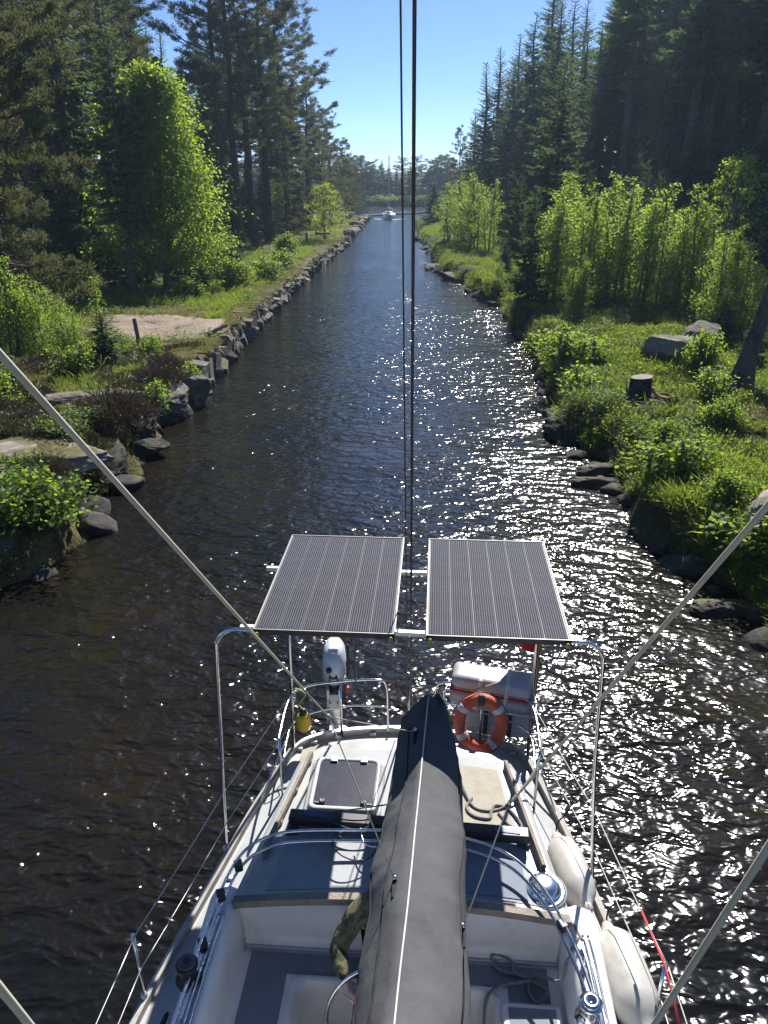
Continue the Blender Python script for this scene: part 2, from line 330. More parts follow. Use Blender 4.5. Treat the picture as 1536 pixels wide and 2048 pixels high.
rock('shore_rock', 2, (0.0, 63.2, .1), (.8, 1.4, .7), .1, M['wetrock'], 'dark rock ledge at the far narrowing of the right shore')

# ---- the quay wall of upright stones
qw = empty('quay_wall', (-8.0, 30, 0), label='dry stone quay wall of upright slabs along the left canal edge', cat='wall')
SL = []
for k in range(10):
    bm = bmesh.new(); bmesh.ops.create_cube(bm, size=1); bmesh.ops.subdivide_edges(bm, edges=list(bm.edges), cuts=1, use_grid_fill=True)
    for q in bm.verts:
        p = q.co; q.co = p + Vector((mnoise.noise(p * 2 + Vector((k * 5, 0, 0))), mnoise.noise(p * 2 + Vector((0, k * 5, 9))), mnoise.noise(p * 2 + Vector((3, 0, k * 5))))) * .22
    me = bpy.data.meshes.new('stone'); bm.to_mesh(me); bm.free(); me.materials.append(M['wallstone']); SL.append(me)
for k in range(8):
    me = rock_mesh(60 + k, 2, 1.0, .3); me.transform(Matrix.Scale(.56, 4)); me.polygons.foreach_set('use_smooth', [False] * len(me.polygons)); me.materials.append(M['wallstone']); SL += [me, me]
y = 24.0; qo = Vector(qw.location)
while y < 97:
    far = 1 + .5 * (y > 50); w = random.uniform(.17, .40) * far; yc = y + w / 2; g0 = float(zL(shoreL(yc) - .6, yc)); top = g0 - random.uniform(.0, .16); x = float(shoreL(yc)) - .20 + random.uniform(-.06, .06); h = top + .35
    o = link('stone', random.choice(SL), qw); o.location = Vector((x, yc, top - h / 2)) - qo
    o.scale = (random.uniform(.55, .8), w * 1.6, h * 1.1); o.rotation_euler = (random.uniform(-.34, .10), random.uniform(-.10, .16), random.uniform(-.2, .2))
    if random.random() < .55:      # rubble at the foot
        o = link('foot_stone', random.choice(SL), qw); o.location = Vector((x + .33, yc + random.uniform(-.2, .2), random.uniform(-.02, .16))) - qo
        s_ = random.uniform(.25, .5); o.scale = (s_, s_ * 1.3 * far, s_); o.rotation_euler = (random.uniform(-.5, .5), random.uniform(-.5, .5), random.uniform(-.8, .8))
    if random.random() < .10:      # a flat cap stone behind the edge
        o = link('cap_stone', random.choice(SL), qw); o.location = Vector((x - .5, yc, g0 - .03)) - qo
        o.scale = (random.uniform(.5, .9), w * 1.2, .14); o.rotation_euler = (random.uniform(-.05, .05), random.uniform(-.05, .05), random.uniform(-.4, .4))
    y += w
for k in range(26):                # rubble bank where the wall has fallen
    y = 97 + k * 1.95; rock('bank_rock', k % 4, (float(shoreL(y)) - .2 + random.uniform(-.3, .3), y, .25 + random.uniform(-.1, .3)), (random.uniform(.5, .9), random.uniform(.7, 1.2), random.uniform(.5, 1.0)), random.uniform(0, 3),
        M['wallstone'], 'rough rubble rock on the far left bank where the canal opens', 'rubble rocks along the far left bank')
WS = [rock_mesh(20 + k, 3, .5, .3) for k in range(5)]
for me in WS: me.materials.append(M['wetrock'])
def line_stones(side, ys, label, group, s0=.22, s1=.6):
    for y in ys:
        x = (float(shoreL(y)) - random.uniform(-.2, .35)) if side < 0 else (float(shoreR(y)) + random.uniform(-.2, .35)); s = random.uniform(s0, s1); o = link('shore_stone', random.choice(WS)); o.location = (x, y, random.uniform(-.3, .25) * s)
        o.scale = (s, s * random.uniform(.8, 1.6), s * random.uniform(.7, 1.3)); o.rotation_euler = (random.uniform(-.4, .4), random.uniform(-.4, .4), random.uniform(0, 6)); tag(o, label, 'rock', group)
line_stones(1, np.cumsum(np.full(34, .6)) + 9 + rng.random(34) * .5, 'dark wet stone at the water line below the near right bank', 'wet stones along the near right water line', .12, .42)
line_stones(1, np.cumsum(np.full(40, 1.9)) + 30 + rng.random(40), 'dark stone along the far right water line beyond the blueberry point', 'dark stones along the far right water line', .2, .55)
line_stones(-1, np.cumsum(np.full(13, 1.0)) + 10.5 + rng.random(13) * .8, 'dark wet stone at the water line below the near left bank', 'wet stones along the near left water line', .2, .6)
# far breakwater across the canal mouth
bw = MB(); p = bez([(-15.5, 156, .18), (-9, 168, .18), (-2, 176, .2), (8, 182, .2), (24, 188, .2)], 10)
bw.tube([q - Vector((0, 0, .12)) for q in p], .3, 8); tag(bw.build('breakwater', M['wetrock']), 'low dark breakwater curving across the far canal mouth', 'breakwater')
# ================================================================== TREES AND SHRUBS
M['bark_pine'] = mat('pine_bark', (.09, .06, .045), .9, var=.4, scale=5, bump=.8, bscale=14, spec=.2)
M['bark_spruce'] = mat('spruce_bark', (.16, .135, .115), .9, var=.4, scale=4, bump=1, bscale=9, bdist=.06, spec=.2)
M['bark_grey'] = mat('grey_dead_wood', (.17, .15, .13), .9, var=.5, scale=3, bump=1, bscale=7, bdist=.09, spec=.2)
M['bark_birch'] = mat('young_birch_bark', (.16, .12, .09), .8, var=.3, scale=9, bump=.3, spec=.2)
M['spruce'] = leaf_mat('spruce_needles', (.014, .027, .012), (.048, .075, .026), (.16, .24, .04), .45, .025, .6)
M['spruce_y'] = leaf_mat('young_spruce_needles', (.02, .042, .015), (.05, .09, .022), (.13, .21, .035), .4, .025, .6)
M['pine'] = leaf_mat('pine_needles', (.03, .038, .018), (.08, .09, .038), (.17, .18, .05), .40, .03, .6)
M['maple'] = leaf_mat('maple_leaves', (.035, .075, .012), (.08, .14, .022), (.42, .58, .04), .6, .02, .6)
M['birch'] = leaf_mat('birch_leaves', (.045, .085, .018), (.095, .16, .03), (.42, .58, .06), .58, .025, .55)
M['alder'] = leaf_mat('alder_leaves', (.04, .085, .015), (.08, .15, .025), (.36, .50, .045), .58, .02, .5)
M['lime'] = leaf_mat('lime_green_leaves', (.06, .11, .015), (.11, .18, .025), (.46, .58, .04), .6, .02, .6)

def nrm(a): return a / np.maximum(np.linalg.norm(a, axis=-1, keepdims=True), 1e-9)
class Leaves:
    def __init__(s, seed): s.g = np.random.default_rng(seed); s.P = []; s.A = []; s.L = []; s.W = []; s.U = []
    def add(s, P, A, L, W, U=None):
        P = np.atleast_2d(P); n = len(P); A = np.broadcast_to(np.atleast_2d(A), (n, 3)); s.P.append(P); s.A.append(nrm(A)); s.L.append(np.broadcast_to(L, n)); s.W.append(np.broadcast_to(W, n))
        s.U.append(np.broadcast_to(np.atleast_2d(U), (n, 3)) if U is not None else s.g.normal(size=(n, 3)))
    def mesh(s, name, material, fold=.12):
        P = np.concatenate(s.P); A = np.concatenate(s.A); L = np.concatenate(s.L)[:, None]; W = np.concatenate(s.W)[:, None]; U = np.concatenate(s.U)
        S = nrm(np.cross(A, U)); N = np.cross(S, A); n = len(P)
        v = np.stack([P, P + A * L * .42 + S * W * .5 + N * W * fold, P + A * L, P + A * L * .42 - S * W * .5 + N * W * fold], 1).reshape(-1, 3)
        me = bpy.data.meshes.new(name); me.vertices.add(4 * n); me.vertices.foreach_set('co', v.astype(np.float32).ravel())
        me.loops.add(4 * n); me.loops.foreach_set('vertex_index', np.arange(4 * n, dtype=np.int32)); me.polygons.add(n)
        me.polygons.foreach_set('loop_start', np.arange(0, 4 * n, 4, dtype=np.int32)); me.update(calc_edges=True); me.validate(); me.materials.append(material); return me
def trunk_mesh(name, mb, material):
    me = bpy.data.meshes.new(name); me.from_pydata(mb.v, [], mb.f); me.polygons.foreach_set('use_smooth', [True] * len(mb.f)); me.update(); me.materials.append(material); return me
def stem(mb, H, r0, lean, g, n=9, bend=.02, kink=None):
    pts = []; off = np.zeros(2); d = np.array([math.cos(lean[1]), math.sin(lean[1])]) * lean[0]
    for k in range(n):
        t = k / (n - 1); off = d * t * H + g.normal(size=2) * bend * H * t * .3; pts.append((off[0], off[1], t * H - (.25 if k == 0 else 0)))
    mb.tube(pts, [r0 * (1.35 if k == 0 else 1) * (1 - k / (n - 1)) ** .75 + .012 for k in range(n)], 8); P = np.array(pts)
    return lambda z: np.array([np.interp(z, P[:, 2], P[:, 0]), np.interp(z, P[:, 2], P[:, 1]), z])

def spruce(seed, H=20, Rm=2.5, cb=.06, sp=.42, nb=6, tw=.105, mt='spruce', dead=0, droop=.45, gap=.07):
    g = np.random.default_rng(seed); mb = MB(); lv = Leaves(seed); ax = stem(mb, H, H * .0125 + .02, (g.uniform(0, .02), g.uniform(0, 6.3)), g)
    z = cb * H
    while z < H - .1:
        t = (z / H - cb) / (1 - cb)
        for k in range(nb if t < .9 else 4):
            if g.random() < gap: continue
            az = g.uniform(0, 6.283); ln = (Rm * (1 - t) ** .82 * g.uniform(.6, 1.15) * (.55 + .45 * min(1, t * 6 + .4))) + .12 * sp / .42
            o = np.array([math.cos(az), math.sin(az), 0]); a = -.42 * (1 - t) + .55 * t + g.normal() * .08; b = .22
            ns = max(3, int(ln / tw)); s = np.linspace(.12, 1, ns) + g.normal(size=ns) * .02; c0 = ax(z)
            Pb = c0 + np.outer(s * ln, o) + np.outer(ln * (a * s + b * s * s), (0, 0, 1)); side = np.cross(o, (0, 0, 1))
            if ln > .7: mb.tube([c0, c0 + o * ln * .5 + np.array((0, 0, ln * (a * .5 + b * .25))), c0 + o * ln * .95 + np.array((0, 0, ln * (a * .95 + b * .9)))], [.018 + ln * .006, .012, .004], 4, cap=False)
            for sg in (-1, 1):
                L = np.clip(ln * .34 * (1.05 - .75 * s), .10 * sp / .42, .6) * g.uniform(.7, 1.3, ns)
                A = o * .75 + np.outer(np.full(ns, sg), side) + np.outer(-droop * g.uniform(.2, 1.6, ns), (0, 0, 1)) + g.normal(size=(ns, 3)) * .18
                lv.add(Pb, A, L, L * .30 + .02); lv.add(Pb + nrm(A) * (L * .45)[:, None], A * .6 + o * .5 + g.normal(size=(ns, 3)) * .35 + np.array((0, 0, -.25)), L * .75, L * .28 + .02)
            lv.add(Pb, o + np.array((0, 0, .1)) + g.normal(size=(ns, 3)) * .25, tw * 2.0, .055 * sp / .42 + .01)
        z += sp * g.uniform(.7, 1.3) * (1 - .45 * t)
    for k in range(int(dead)):
        z = g.uniform(.05, max(.1, cb)) * H; az = g.uniform(0, 6.28); ln = g.uniform(.5, 1.5); c = ax(z); mb.tube([c, c + np.array((math.cos(az) * ln, math.sin(az) * ln, -.15 * ln))], [.02, .006], 4, cap=False)
    lv.add(np.array([ax(H - .5)]), (0, 0, 1), .7, .06)
    return trunk_mesh('trunk', mb, M['bark_spruce']), lv.mesh('crown', M[mt], .05), H

def pine(seed, H=24, Rm=4.0, cb=.45, nbr=60, ncl=42, nl=.25, flat=.3, low=False, lean=.03):
    g = np.random.default_rng(seed); mb = MB(); lv = Leaves(seed); ax = stem(mb, H, H * .0125, (g.uniform(0, lean), g.uniform(0, 6.3)), g, bend=.03)
    for k in range(nbr):
        t = (k + g.random()) / nbr; z = (cb + (1 - cb) * t * .98) * H; az = g.uniform(0, 6.283)
        ln = Rm * (math.sin(math.pi * min(1, .22 + .78 * t)) ** .6 if not low else (1 - t) ** .55) * g.uniform(.5, 1.15) + .5
        o = np.array([math.cos(az), math.sin(az), 0]); up = g.uniform(-.25, .25) + .55 * t - (.25 if low else 0); c0 = ax(z)
        path = [c0 + o * ln * s + np.array((0, 0, ln * (up * s + flat * s * s * .6))) + g.normal(size=3) * .06 * ln * s for s in (0, .35, .7, 1)]
        mb.tube(path, [.018 + .009 * ln, .014 + .006 * ln, .012, .005], 5, cap=False); path = np.array(path)
        ncs = max(4, int(ln * 3.6))
        for q in range(ncs):
            s = g.uniform(.3, 1) if q else 1.0; base = np.array([np.interp(s * 3, range(4), path[:, i]) for i in range(3)])
            so = o * g.uniform(.2, 1) + np.cross(o, (0, 0, 1)) * g.uniform(-1, 1) + np.array((0, 0, g.uniform(-.1, .45))); sl = g.uniform(.2, .75) * (1.1 - .5 * s) * (1 + ln * .12); end = base + nrm(so) * sl
            if sl > .4: mb.tube([base, end], [.012, .005], 3, cap=False)
            for m in (0.35, .7, 1.0):
                cpt = base + (end - base) * m; n = ncl // 3 + 2; D = g.normal(size=(n, 3)); D[:, 2] = np.abs(D[:, 2]) * .7 + .1; D = nrm(D) + nrm(so) * .5
                lv.add(cpt + g.normal(size=(n, 3)) * .09, D, nl * g.uniform(.6, 1.25, n), nl * .22 * g.uniform(.7, 1.3, n))
    for k in range(14):
        z = g.uniform(.12, max(.15, cb)) * H; az = g.uniform(0, 6.28); ln = g.uniform(.3, 1.6); c = ax(z); mb.tube([c, c + np.array((math.cos(az) * ln, math.sin(az) * ln, g.uniform(-.3, .15) * ln))], [.022, .006], 4, cap=False)
    return trunk_mesh('trunk', mb, M['bark_pine']), lv.mesh('crown', M['pine'], .05), H

def broadleaf(seed, H, R0, cb, ncl, nleaf, ls, mt, bark='bark_spruce', prof=None, spread=.5, r0=.015):
    """limbs reach out to leaf sprays that hang in layers round an uneven crown"""
    g = np.random.default_rng(seed); mb = MB(); lv = Leaves(seed); ax = stem(mb, H * .9, H * r0 + .02, (g.uniform(0, .03), g.uniform(0, 6.3)), g, bend=.03)
    prof = prof or (lambda t: math.sin(math.pi * min(1, .12 + .85 * t)) ** .7)
    lob = g.uniform(.62, 1.2, 9); lz = g.uniform(.72, 1.15, 12)
    for k in range(ncl):
        t = g.random() ** .9; z = (cb + (1 - cb) * t) * H; az = g.uniform(0, 6.283); u = g.random() ** .45
        rad = R0 * prof(t) * lob[int(az / 6.2832 * 9) % 9] * lz[int(t * 11.99)] * (.25 + .75 * u) * g.uniform(.8, 1.15); o = np.array([math.cos(az), math.sin(az), 0])
        c = ax(min(z, H * .88)) * np.array((1, 1, 0)) + o * rad + np.array((0, 0, z)); b0 = ax(max(cb * .6 * H, z - rad * .8 - .05 * H))
        if k % 3 == 0: mb.tube([b0, (b0 + c) / 2 + np.array((0, 0, .08 * rad)), c], [.012 + .012 * rad, .008 + .006 * rad, .004], 4, cap=False)
        cs = R0 * .115 * g.uniform(.5, 1.5); n = max(4, int(nleaf * g.uniform(.5, 1.5)))
        Q = g.normal(size=(n, 3)) * np.array((1, 1, .38)) * cs; Q[:, 2] -= .25 * np.linalg.norm(Q[:, :2], axis=1)
        A = nrm(Q + o * cs * .8) + g.normal(size=(n, 3)) * spread + np.array((0, 0, -.35)); U = np.array((0, 0, 1)) + g.normal(size=(n, 3)) * .55
        lv.add(c + Q, A, ls * g.uniform(.6, 1.3, n), ls * .75 * g.uniform(.7, 1.2, n), U)
    return trunk_mesh('trunk', mb, M[bark]), lv.mesh('crown', M[mt]), H

def birch(seed, H=5.5, stems=3, R0=1.1, nbr=46, ls=.085, mt='birch', up=.75):
    g = np.random.default_rng(seed); mb = MB(); lv = Leaves(seed)
    for s_ in range(stems):
        h = H * (1 if s_ == 0 else g.uniform(.6, .92)); bx = g.normal(size=2) * (.0 if s_ == 0 else R0 * .4)
        mb2 = MB(); ax = stem(mb2, h, .012 + h * .006, (g.uniform(0, .09), g.uniform(0, 6.3)), g, bend=.03); mb.add([(q[0] + bx[0], q[1] + bx[1], q[2]) for q in mb2.v], mb2.f, True); b3 = np.array((bx[0], bx[1], 0))
        for k in range(nbr):
            t = (k + g.random()) / nbr; z = (.05 + .93 * t) * h; az = g.uniform(0, 6.283); ln = R0 * (.35 + .65 * math.sin(math.pi * min(1, .25 + .72 * t))) * g.uniform(.45, 1.1) * (1 - .35 * t)
            o = np.array([math.cos(az), math.sin(az), up * g.uniform(.5, 1.3)]); c0 = ax(z) + b3; e = c0 + o * ln
            mb.tube([c0, e], [.006 + .003 * ln, .002], 3, cap=False)
            n = int(14 + 30 * ln); s = g.uniform(.15, 1.05, n); Q = c0 + np.outer(s * ln, o) + g.normal(size=(n, 3)) * (.05 + .10 * ln)
            lv.add(Q, g.normal(size=(n, 3)) + np.array((0, 0, -.6)) + o * .3, ls * g.uniform(.6, 1.3, n), ls * .8 * g.uniform(.7, 1.2, n), g.normal(size=(n, 3)) * .8 + np.array((0, 0, .8)))
    return trunk_mesh('trunk', mb, M['bark_birch']), lv.mesh('crown', M[mt]), H

PROTO = {
    'spruce0': spruce(1, 20, 2.3, .05), 'spruce1': spruce(2, 21, 2.7, .10, gap=.25), 'spruce2': spruce(3, 19, 1.9, .04, sp=.38),
    'spruceb0': spruce(4, 24, 2.6, .42, dead=40, gap=.2), 'spruceb1': spruce(5, 26, 2.4, .34, dead=46, gap=.3), 'sprucem': spruce(6, 13, 2.3, .30, dead=40),
    'sprucey0': spruce(7, 5.5, 1.35, .02, sp=.2, nb=6, tw=.075, mt='spruce_y', gap=.1), 'sprucey1': spruce(8, 2.4, .85, .02, sp=.14, nb=6, tw=.06, mt='spruce_y', gap=.1),
    'pine0': pine(11, 26, 4.2, .42), 'pine1': pine(12, 27, 4.6, .36, 66), 'pine2': pine(13, 24, 3.8, .30, 64), 'pine3': pine(14, 17, 3.6, .10, 70, low=True),
    'pinelow': pine(15, 20, 4.4, .05, 170, ncl=66, nl=.20, low=True), 'pinefar': pine(16, 12, 2.9, .12, 60, 30, .34),
    'maple': broadleaf(21, 11.2, 4.3, .13, 900, 52, .165, 'maple', prof=lambda t: (1 - t) ** .5 * min(1, .75 + t * 1.6)),
    'lime': broadleaf(22, 7.5, 2.6, .06, 170, 26, .17, 'lime'), 'lime1': broadleaf(23, 7, 2.2, .25, 120, 24, .16, 'maple'),
    'birch0': birch(31, 5.5, 4, 1.15, 38, .095), 'birch1': birch(32, 5.6, 6, 1.4, 30, .09), 'birch2': birch(33, 5.0, 3, 1.05, 50, .10), 'birch3': birch(34, 3.2, 5, .9, 34, .075), 'sapling': birch(35, 3.4, 1, .55, 44, .075),
    'alder': birch(36, 1.25, 11, .6, 16, .085, 'alder', .9), 'alder1': birch(37, .8, 6, .35, 12, .06, 'alder', .8),
}
def plant(kind, name, x, y, h, label, cat='tree', group=None, wid=1.0, side=None, rz=None, sink=0.0, trunk='trunk', crown='crown'):
    tm, cm, H = PROTO[kind]; z = float(zL(x, y)) if x < (shoreL(y) + shoreR(y)) / 2 else float(zR(x, y))
    if y > 215: z = 1.2
    z = max(z, .3) - sink; o = empty(name, (x, y, z), rz if rz is not None else random.uniform(0, 6.28), label=label, cat=cat, group=group); s = h / H; o.scale = (s * wid, s * wid, s)
    link(trunk, tm, o); link(crown, cm, o)
    if kind.startswith(('birch', 'sapling', 'alder')): o.rotation_euler = (random.uniform(-.09, .09), random.uniform(-.09, .09), o.rotation_euler.z); o.scale = (o.scale.x * random.uniform(.75, 1.15), o.scale.y * random.uniform(.8, 1.2), o.scale.z)
    return o
TREES = [
    ('pinelow', 'pine_tree', -16.13, 29, 21, 'big pine with drooping grey-green boughs at the left edge above the birch bushes', 'tree', None, 0.78),
    ('pine0', 'pine_tree', -22.0, 44, 25, 'dark tall pine behind the big drooping pine at the left edge', 'tree', None, 1.0),
    ('spruce1', 'spruce_tree', -21.1, 47, 23, 'dark spruce between the drooping pine and the bright maple', 'tree', None, 1.2),
    ('pine1', 'pine_tree', -23.94, 55, 27, 'thick-trunked pine rising above the left side of the bright maple', 'tree', None, 1.0),
    ('pine0', 'pine_tree', -24.6, 63, 28, 'pine with a sunlit leaning upper trunk above the bright maple', 'tree', None, 1.0),
    ('spruce0', 'spruce_tree', -27.06, 76, 23.5, 'spruce with drooping layers against the sky right above the maple', 'tree', None, 1.0),
    ('spruce2', 'spruce_tree', -27.66, 86, 19.84, 'slim pointed spruce alone in the sky gap left of the tall pines', 'tree', None, 0.9),
    ('maple', 'maple_tree', -15.39, 45, 11.26, 'bright green broad maple at the forest edge behind the gravel clearing', 'tree', None, 1.0),
    ('sprucem', 'spruce_tree', -16.63, 43, 13.5, 'spruce with a bare pale trunk left of the bright maple trunk', 'tree', None, 1.0),
    ('pine1', 'pine_tree', -18.85, 72, 28, 'leftmost of the four tall bare-trunked pines on the left bank', 'tree', None, 1.0),
    ('pine0', 'pine_tree', -18.08, 74, 28, 'second from the left of the four tall bare-trunked pines', 'tree', None, 1.0),
    ('pine2', 'pine_tree', -17.61, 78, 27, 'third from the left of the four tall bare-trunked pines', 'tree', None, 1.0),
    ('pine1', 'pine_tree', -17.0, 82, 28, 'rightmost of the four tall bare-trunked pines on the left bank', 'tree', None, 1.15),
    ('pine2', 'pine_tree', -16.7, 92, 22.27, 'high pine just right of the four bare-trunked pines', 'tree', None, 1.25),
    ('pine3', 'pine_tree', -15.55, 84, 12, 'lower pine with boughs to the ground right of the four pine trunks', 'tree', None, 1.0),
    ('pine2', 'pine_tree', -15.89, 100, 17.51, 'pine whose wide boughs lean out toward the canal at mid left', 'tree', None, 1.25),
    ('pine3', 'pine_tree', -15.18, 108, 13.88, 'rounded pine crown stepping down toward the canal mouth', 'tree', None, 1.2),
    ('pine3', 'pine_tree', -15.1, 116, 15.13, 'dark pine crown against the pale sky at the left bank', 'tree', None, 1.0),
    ('pine3', 'pine_tree', -14.72, 126, 11.63, 'smaller pine near the water at the end of the left forest', 'tree', None, 1.0),
    ('pine3', 'pine_tree', -14.57, 136, 9.42, 'last but one pine before the left bank ends', 'tree', None, 1.0),
    ('pine3', 'pine_tree', -14.22, 146, 8.02, 'last low pine at the very end of the left bank', 'tree', None, 1.0),
    ('lime', 'broadleaf_tree', -11.9, 86, 5.67, 'lime-green broadleaf tree overhanging the grass at the far left bank', 'tree', None, 1.2),
    ('lime', 'broadleaf_tree', -18.29, 94, 5.48, 'lime-green broadleaf tree half hidden behind the pine trunks', 'tree', None, 1.0),
    ('pine2', 'forest_tree', -30.95, 66, 25, 'shadowed conifer deep in the left forest behind the front row', 'tree', 'conifers deep in the left forest', 1.4),
    ('pine2', 'forest_tree', -34.88, 84, 26, 'shadowed conifer deep in the left forest behind the front row', 'tree', 'conifers deep in the left forest', 1.4),
    ('spruce1', 'forest_tree', -35.92, 96, 25, 'shadowed conifer deep in the left forest behind the front row', 'tree', 'conifers deep in the left forest', 1.4),
    ('spruce0', 'forest_tree', -34.98, 104, 22, 'shadowed conifer deep in the left forest behind the front row', 'tree', 'conifers deep in the left forest', 1.4),
    ('spruceb0', 'forest_tree', -28.66, 95, 17, 'shadowed conifer deep in the left forest behind the front row', 'tree', 'conifers deep in the left forest', 1.4),
    ('spruce1', 'forest_tree', -24.61, 88, 16, 'shadowed conifer deep in the left forest behind the front row', 'tree', 'conifers deep in the left forest', 1.4),
    ('spruceb0', 'forest_tree', -33.64, 115, 21, 'shadowed conifer deep in the left forest behind the front row', 'tree', 'conifers deep in the left forest', 1.4),
    ('spruce1', 'forest_tree', -27.09, 105, 20, 'shadowed conifer deep in the left forest behind the front row', 'tree', 'conifers deep in the left forest', 1.4),
    ('pine2', 'forest_tree', -25.43, 112, 24, 'shadowed conifer deep in the left forest behind the front row', 'tree', 'conifers deep in the left forest', 1.4),
    ('spruce0', 'forest_tree', -32.26, 62, 26, 'shadowed conifer deep in the left forest behind the front row', 'tree', 'conifers deep in the left forest', 1.4),
    ('spruceb0', 'forest_tree', -27.43, 48, 25, 'shadowed conifer deep in the left forest behind the front row', 'tree', 'conifers deep in the left forest', 1.4),
    ('spruce0', 'forest_tree', -37.06, 60, 26, 'shadowed conifer deep in the left forest behind the front row', 'tree', 'conifers deep in the left forest', 1.4),
    ('spruce1', 'forest_tree', -44.0, 90, 27, 'shadowed conifer deep in the left forest behind the front row', 'tree', 'conifers deep in the left forest', 1.4),
    ('spruceb0', 'forest_tree', -25.82, 122, 24, 'shadowed conifer deep in the left forest behind the front row', 'tree', 'conifers deep in the left forest', 1.4),
    ('spruce1', 'forest_tree', -49.58, 110, 27, 'shadowed conifer deep in the left forest behind the front row', 'tree', 'conifers deep in the left forest', 1.4),
    ('spruceb0', 'forest_tree', -40.99, 75, 27, 'shadowed conifer deep in the left forest behind the front row', 'tree', 'conifers deep in the left forest', 1.4),
    ('spruce0', 'forest_tree', -50.83, 100, 27, 'shadowed conifer deep in the left forest behind the front row', 'tree', 'conifers deep in the left forest', 1.4),
    ('pine2', 'forest_tree', -28.73, 72, 24, 'shadowed conifer deep in the left forest behind the front row', 'tree', 'conifers deep in the left forest', 1.4),
    ('spruceb0', 'forest_tree', -31.8, 88, 25, 'shadowed conifer deep in the left forest behind the front row', 'tree', 'conifers deep in the left forest', 1.4),
    ('spruce0', 'forest_tree', -24.73, 78, 15, 'shadowed conifer deep in the left forest behind the front row', 'tree', 'conifers deep in the left forest', 1.4),
    ('spruceb0', 'forest_tree', -20.9, 74, 13, 'shadowed conifer deep in the left forest behind the front row', 'tree', 'conifers deep in the left forest', 1.4),
    ('spruce1', 'forest_tree', -24.58, 92, 19, 'shadowed conifer deep in the left forest behind the front row', 'tree', 'conifers deep in the left forest', 1.4),
    ('spruceb0', 'forest_tree', -23.02, 95, 22, 'shadowed conifer deep in the left forest behind the front row', 'tree', 'conifers deep in the left forest', 1.4),
    ('spruce0', 'forest_tree', -20.83, 108, 22, 'shadowed conifer deep in the left forest behind the front row', 'tree', 'conifers deep in the left forest', 1.4),
    ('spruceb0', 'forest_tree', -20.94, 120, 20, 'shadowed conifer deep in the left forest behind the front row', 'tree', 'conifers deep in the left forest', 1.4),
    ('spruceb0', 'forest_tree', -20.3, 130, 19, 'shadowed conifer deep in the left forest behind the front row', 'tree', 'conifers deep in the left forest', 1.4),
    ('spruce1', 'forest_tree', -46.85, 80, 27, 'shadowed conifer deep in the left forest behind the front row', 'tree', 'conifers deep in the left forest', 1.4),
    ('spruce1', 'forest_tree', -58.77, 110, 28, 'shadowed conifer deep in the left forest behind the front row', 'tree', 'conifers deep in the left forest', 1.4),
    ('spruceb0', 'forest_tree', -42.87, 125, 26, 'shadowed conifer deep in the left forest behind the front row', 'tree', 'conifers deep in the left forest', 1.4),
    ('spruceb0', 'forest_tree', -52.82, 130, 28, 'shadowed conifer deep in the left forest behind the front row', 'tree', 'conifers deep in the left forest', 1.4),
    ('sprucey0', 'young_spruce', -18.24, 56, 4.5, 'young shaded spruce under the left forest trees', 'tree', 'young spruces under the left forest', 1.0),
    ('sprucey0', 'young_spruce', -18.04, 60, 5.5, 'young shaded spruce under the left forest trees', 'tree', 'young spruces under the left forest', 1.0),
    ('sprucey0', 'young_spruce', -18.42, 66, 6, 'young shaded spruce under the left forest trees', 'tree', 'young spruces under the left forest', 1.0),
    ('sprucey0', 'young_spruce', -18.4, 52, 4, 'young shaded spruce under the left forest trees', 'tree', 'young spruces under the left forest', 1.0),
    ('sprucey0', 'young_spruce', -21.23, 46, 5, 'young shaded spruce under the left forest trees', 'tree', 'young spruces under the left forest', 1.0),
    ('sprucey0', 'young_spruce', -20.72, 42, 5.5, 'young shaded spruce under the left forest trees', 'tree', 'young spruces under the left forest', 1.0),
    ('sprucey0', 'young_spruce', -15.44, 58, 3.2, 'young shaded spruce under the left forest trees', 'tree', 'young spruces under the left forest', 1.0),
    ('sprucey0', 'young_spruce', -20.86, 50, 6, 'young shaded spruce under the left forest trees', 'tree', 'young spruces under the left forest', 1.0),
    ('sprucey0', 'young_spruce', -21.6, 56, 6, 'young shaded spruce under the left forest trees', 'tree', 'young spruces under the left forest', 1.0),
    ('sprucey0', 'young_spruce', -23.42, 44, 5, 'young shaded spruce under the left forest trees', 'tree', 'young spruces under the left forest', 1.0),
    ('sprucey0', 'young_spruce', -22.15, 66, 7, 'young shaded spruce under the left forest trees', 'tree', 'young spruces under the left forest', 1.0),
    ('sprucey0', 'young_spruce', -21.74, 70, 8, 'young shaded spruce under the left forest trees', 'tree', 'young spruces under the left forest', 1.0),
    ('sprucey0', 'young_spruce', -20.56, 72, 7, 'young shaded spruce under the left forest trees', 'tree', 'young spruces under the left forest', 1.0),
    ('sprucey0', 'young_spruce', -20.36, 80, 8, 'young shaded spruce under the left forest trees', 'tree', 'young spruces under the left forest', 1.0),
    ('sprucey0', 'young_spruce', -20.02, 86, 8, 'young shaded spruce under the left forest trees', 'tree', 'young spruces under the left forest', 1.0),
    ('sprucey0', 'young_spruce', -19.29, 90, 7, 'young shaded spruce under the left forest trees', 'tree', 'young spruces under the left forest', 1.0),
    ('sprucey0', 'young_spruce', -22.39, 60, 7, 'young shaded spruce under the left forest trees', 'tree', 'young spruces under the left forest', 1.0),
    ('sprucey0', 'young_spruce', -24.81, 56, 8, 'young shaded spruce under the left forest trees', 'tree', 'young spruces under the left forest', 1.0),
    ('sprucey0', 'young_spruce', -25.02, 52, 8, 'young shaded spruce under the left forest trees', 'tree', 'young spruces under the left forest', 1.0),
    ('sprucey0', 'young_spruce', -25.66, 50, 8, 'young shaded spruce under the left forest trees', 'tree', 'young spruces under the left forest', 1.0),
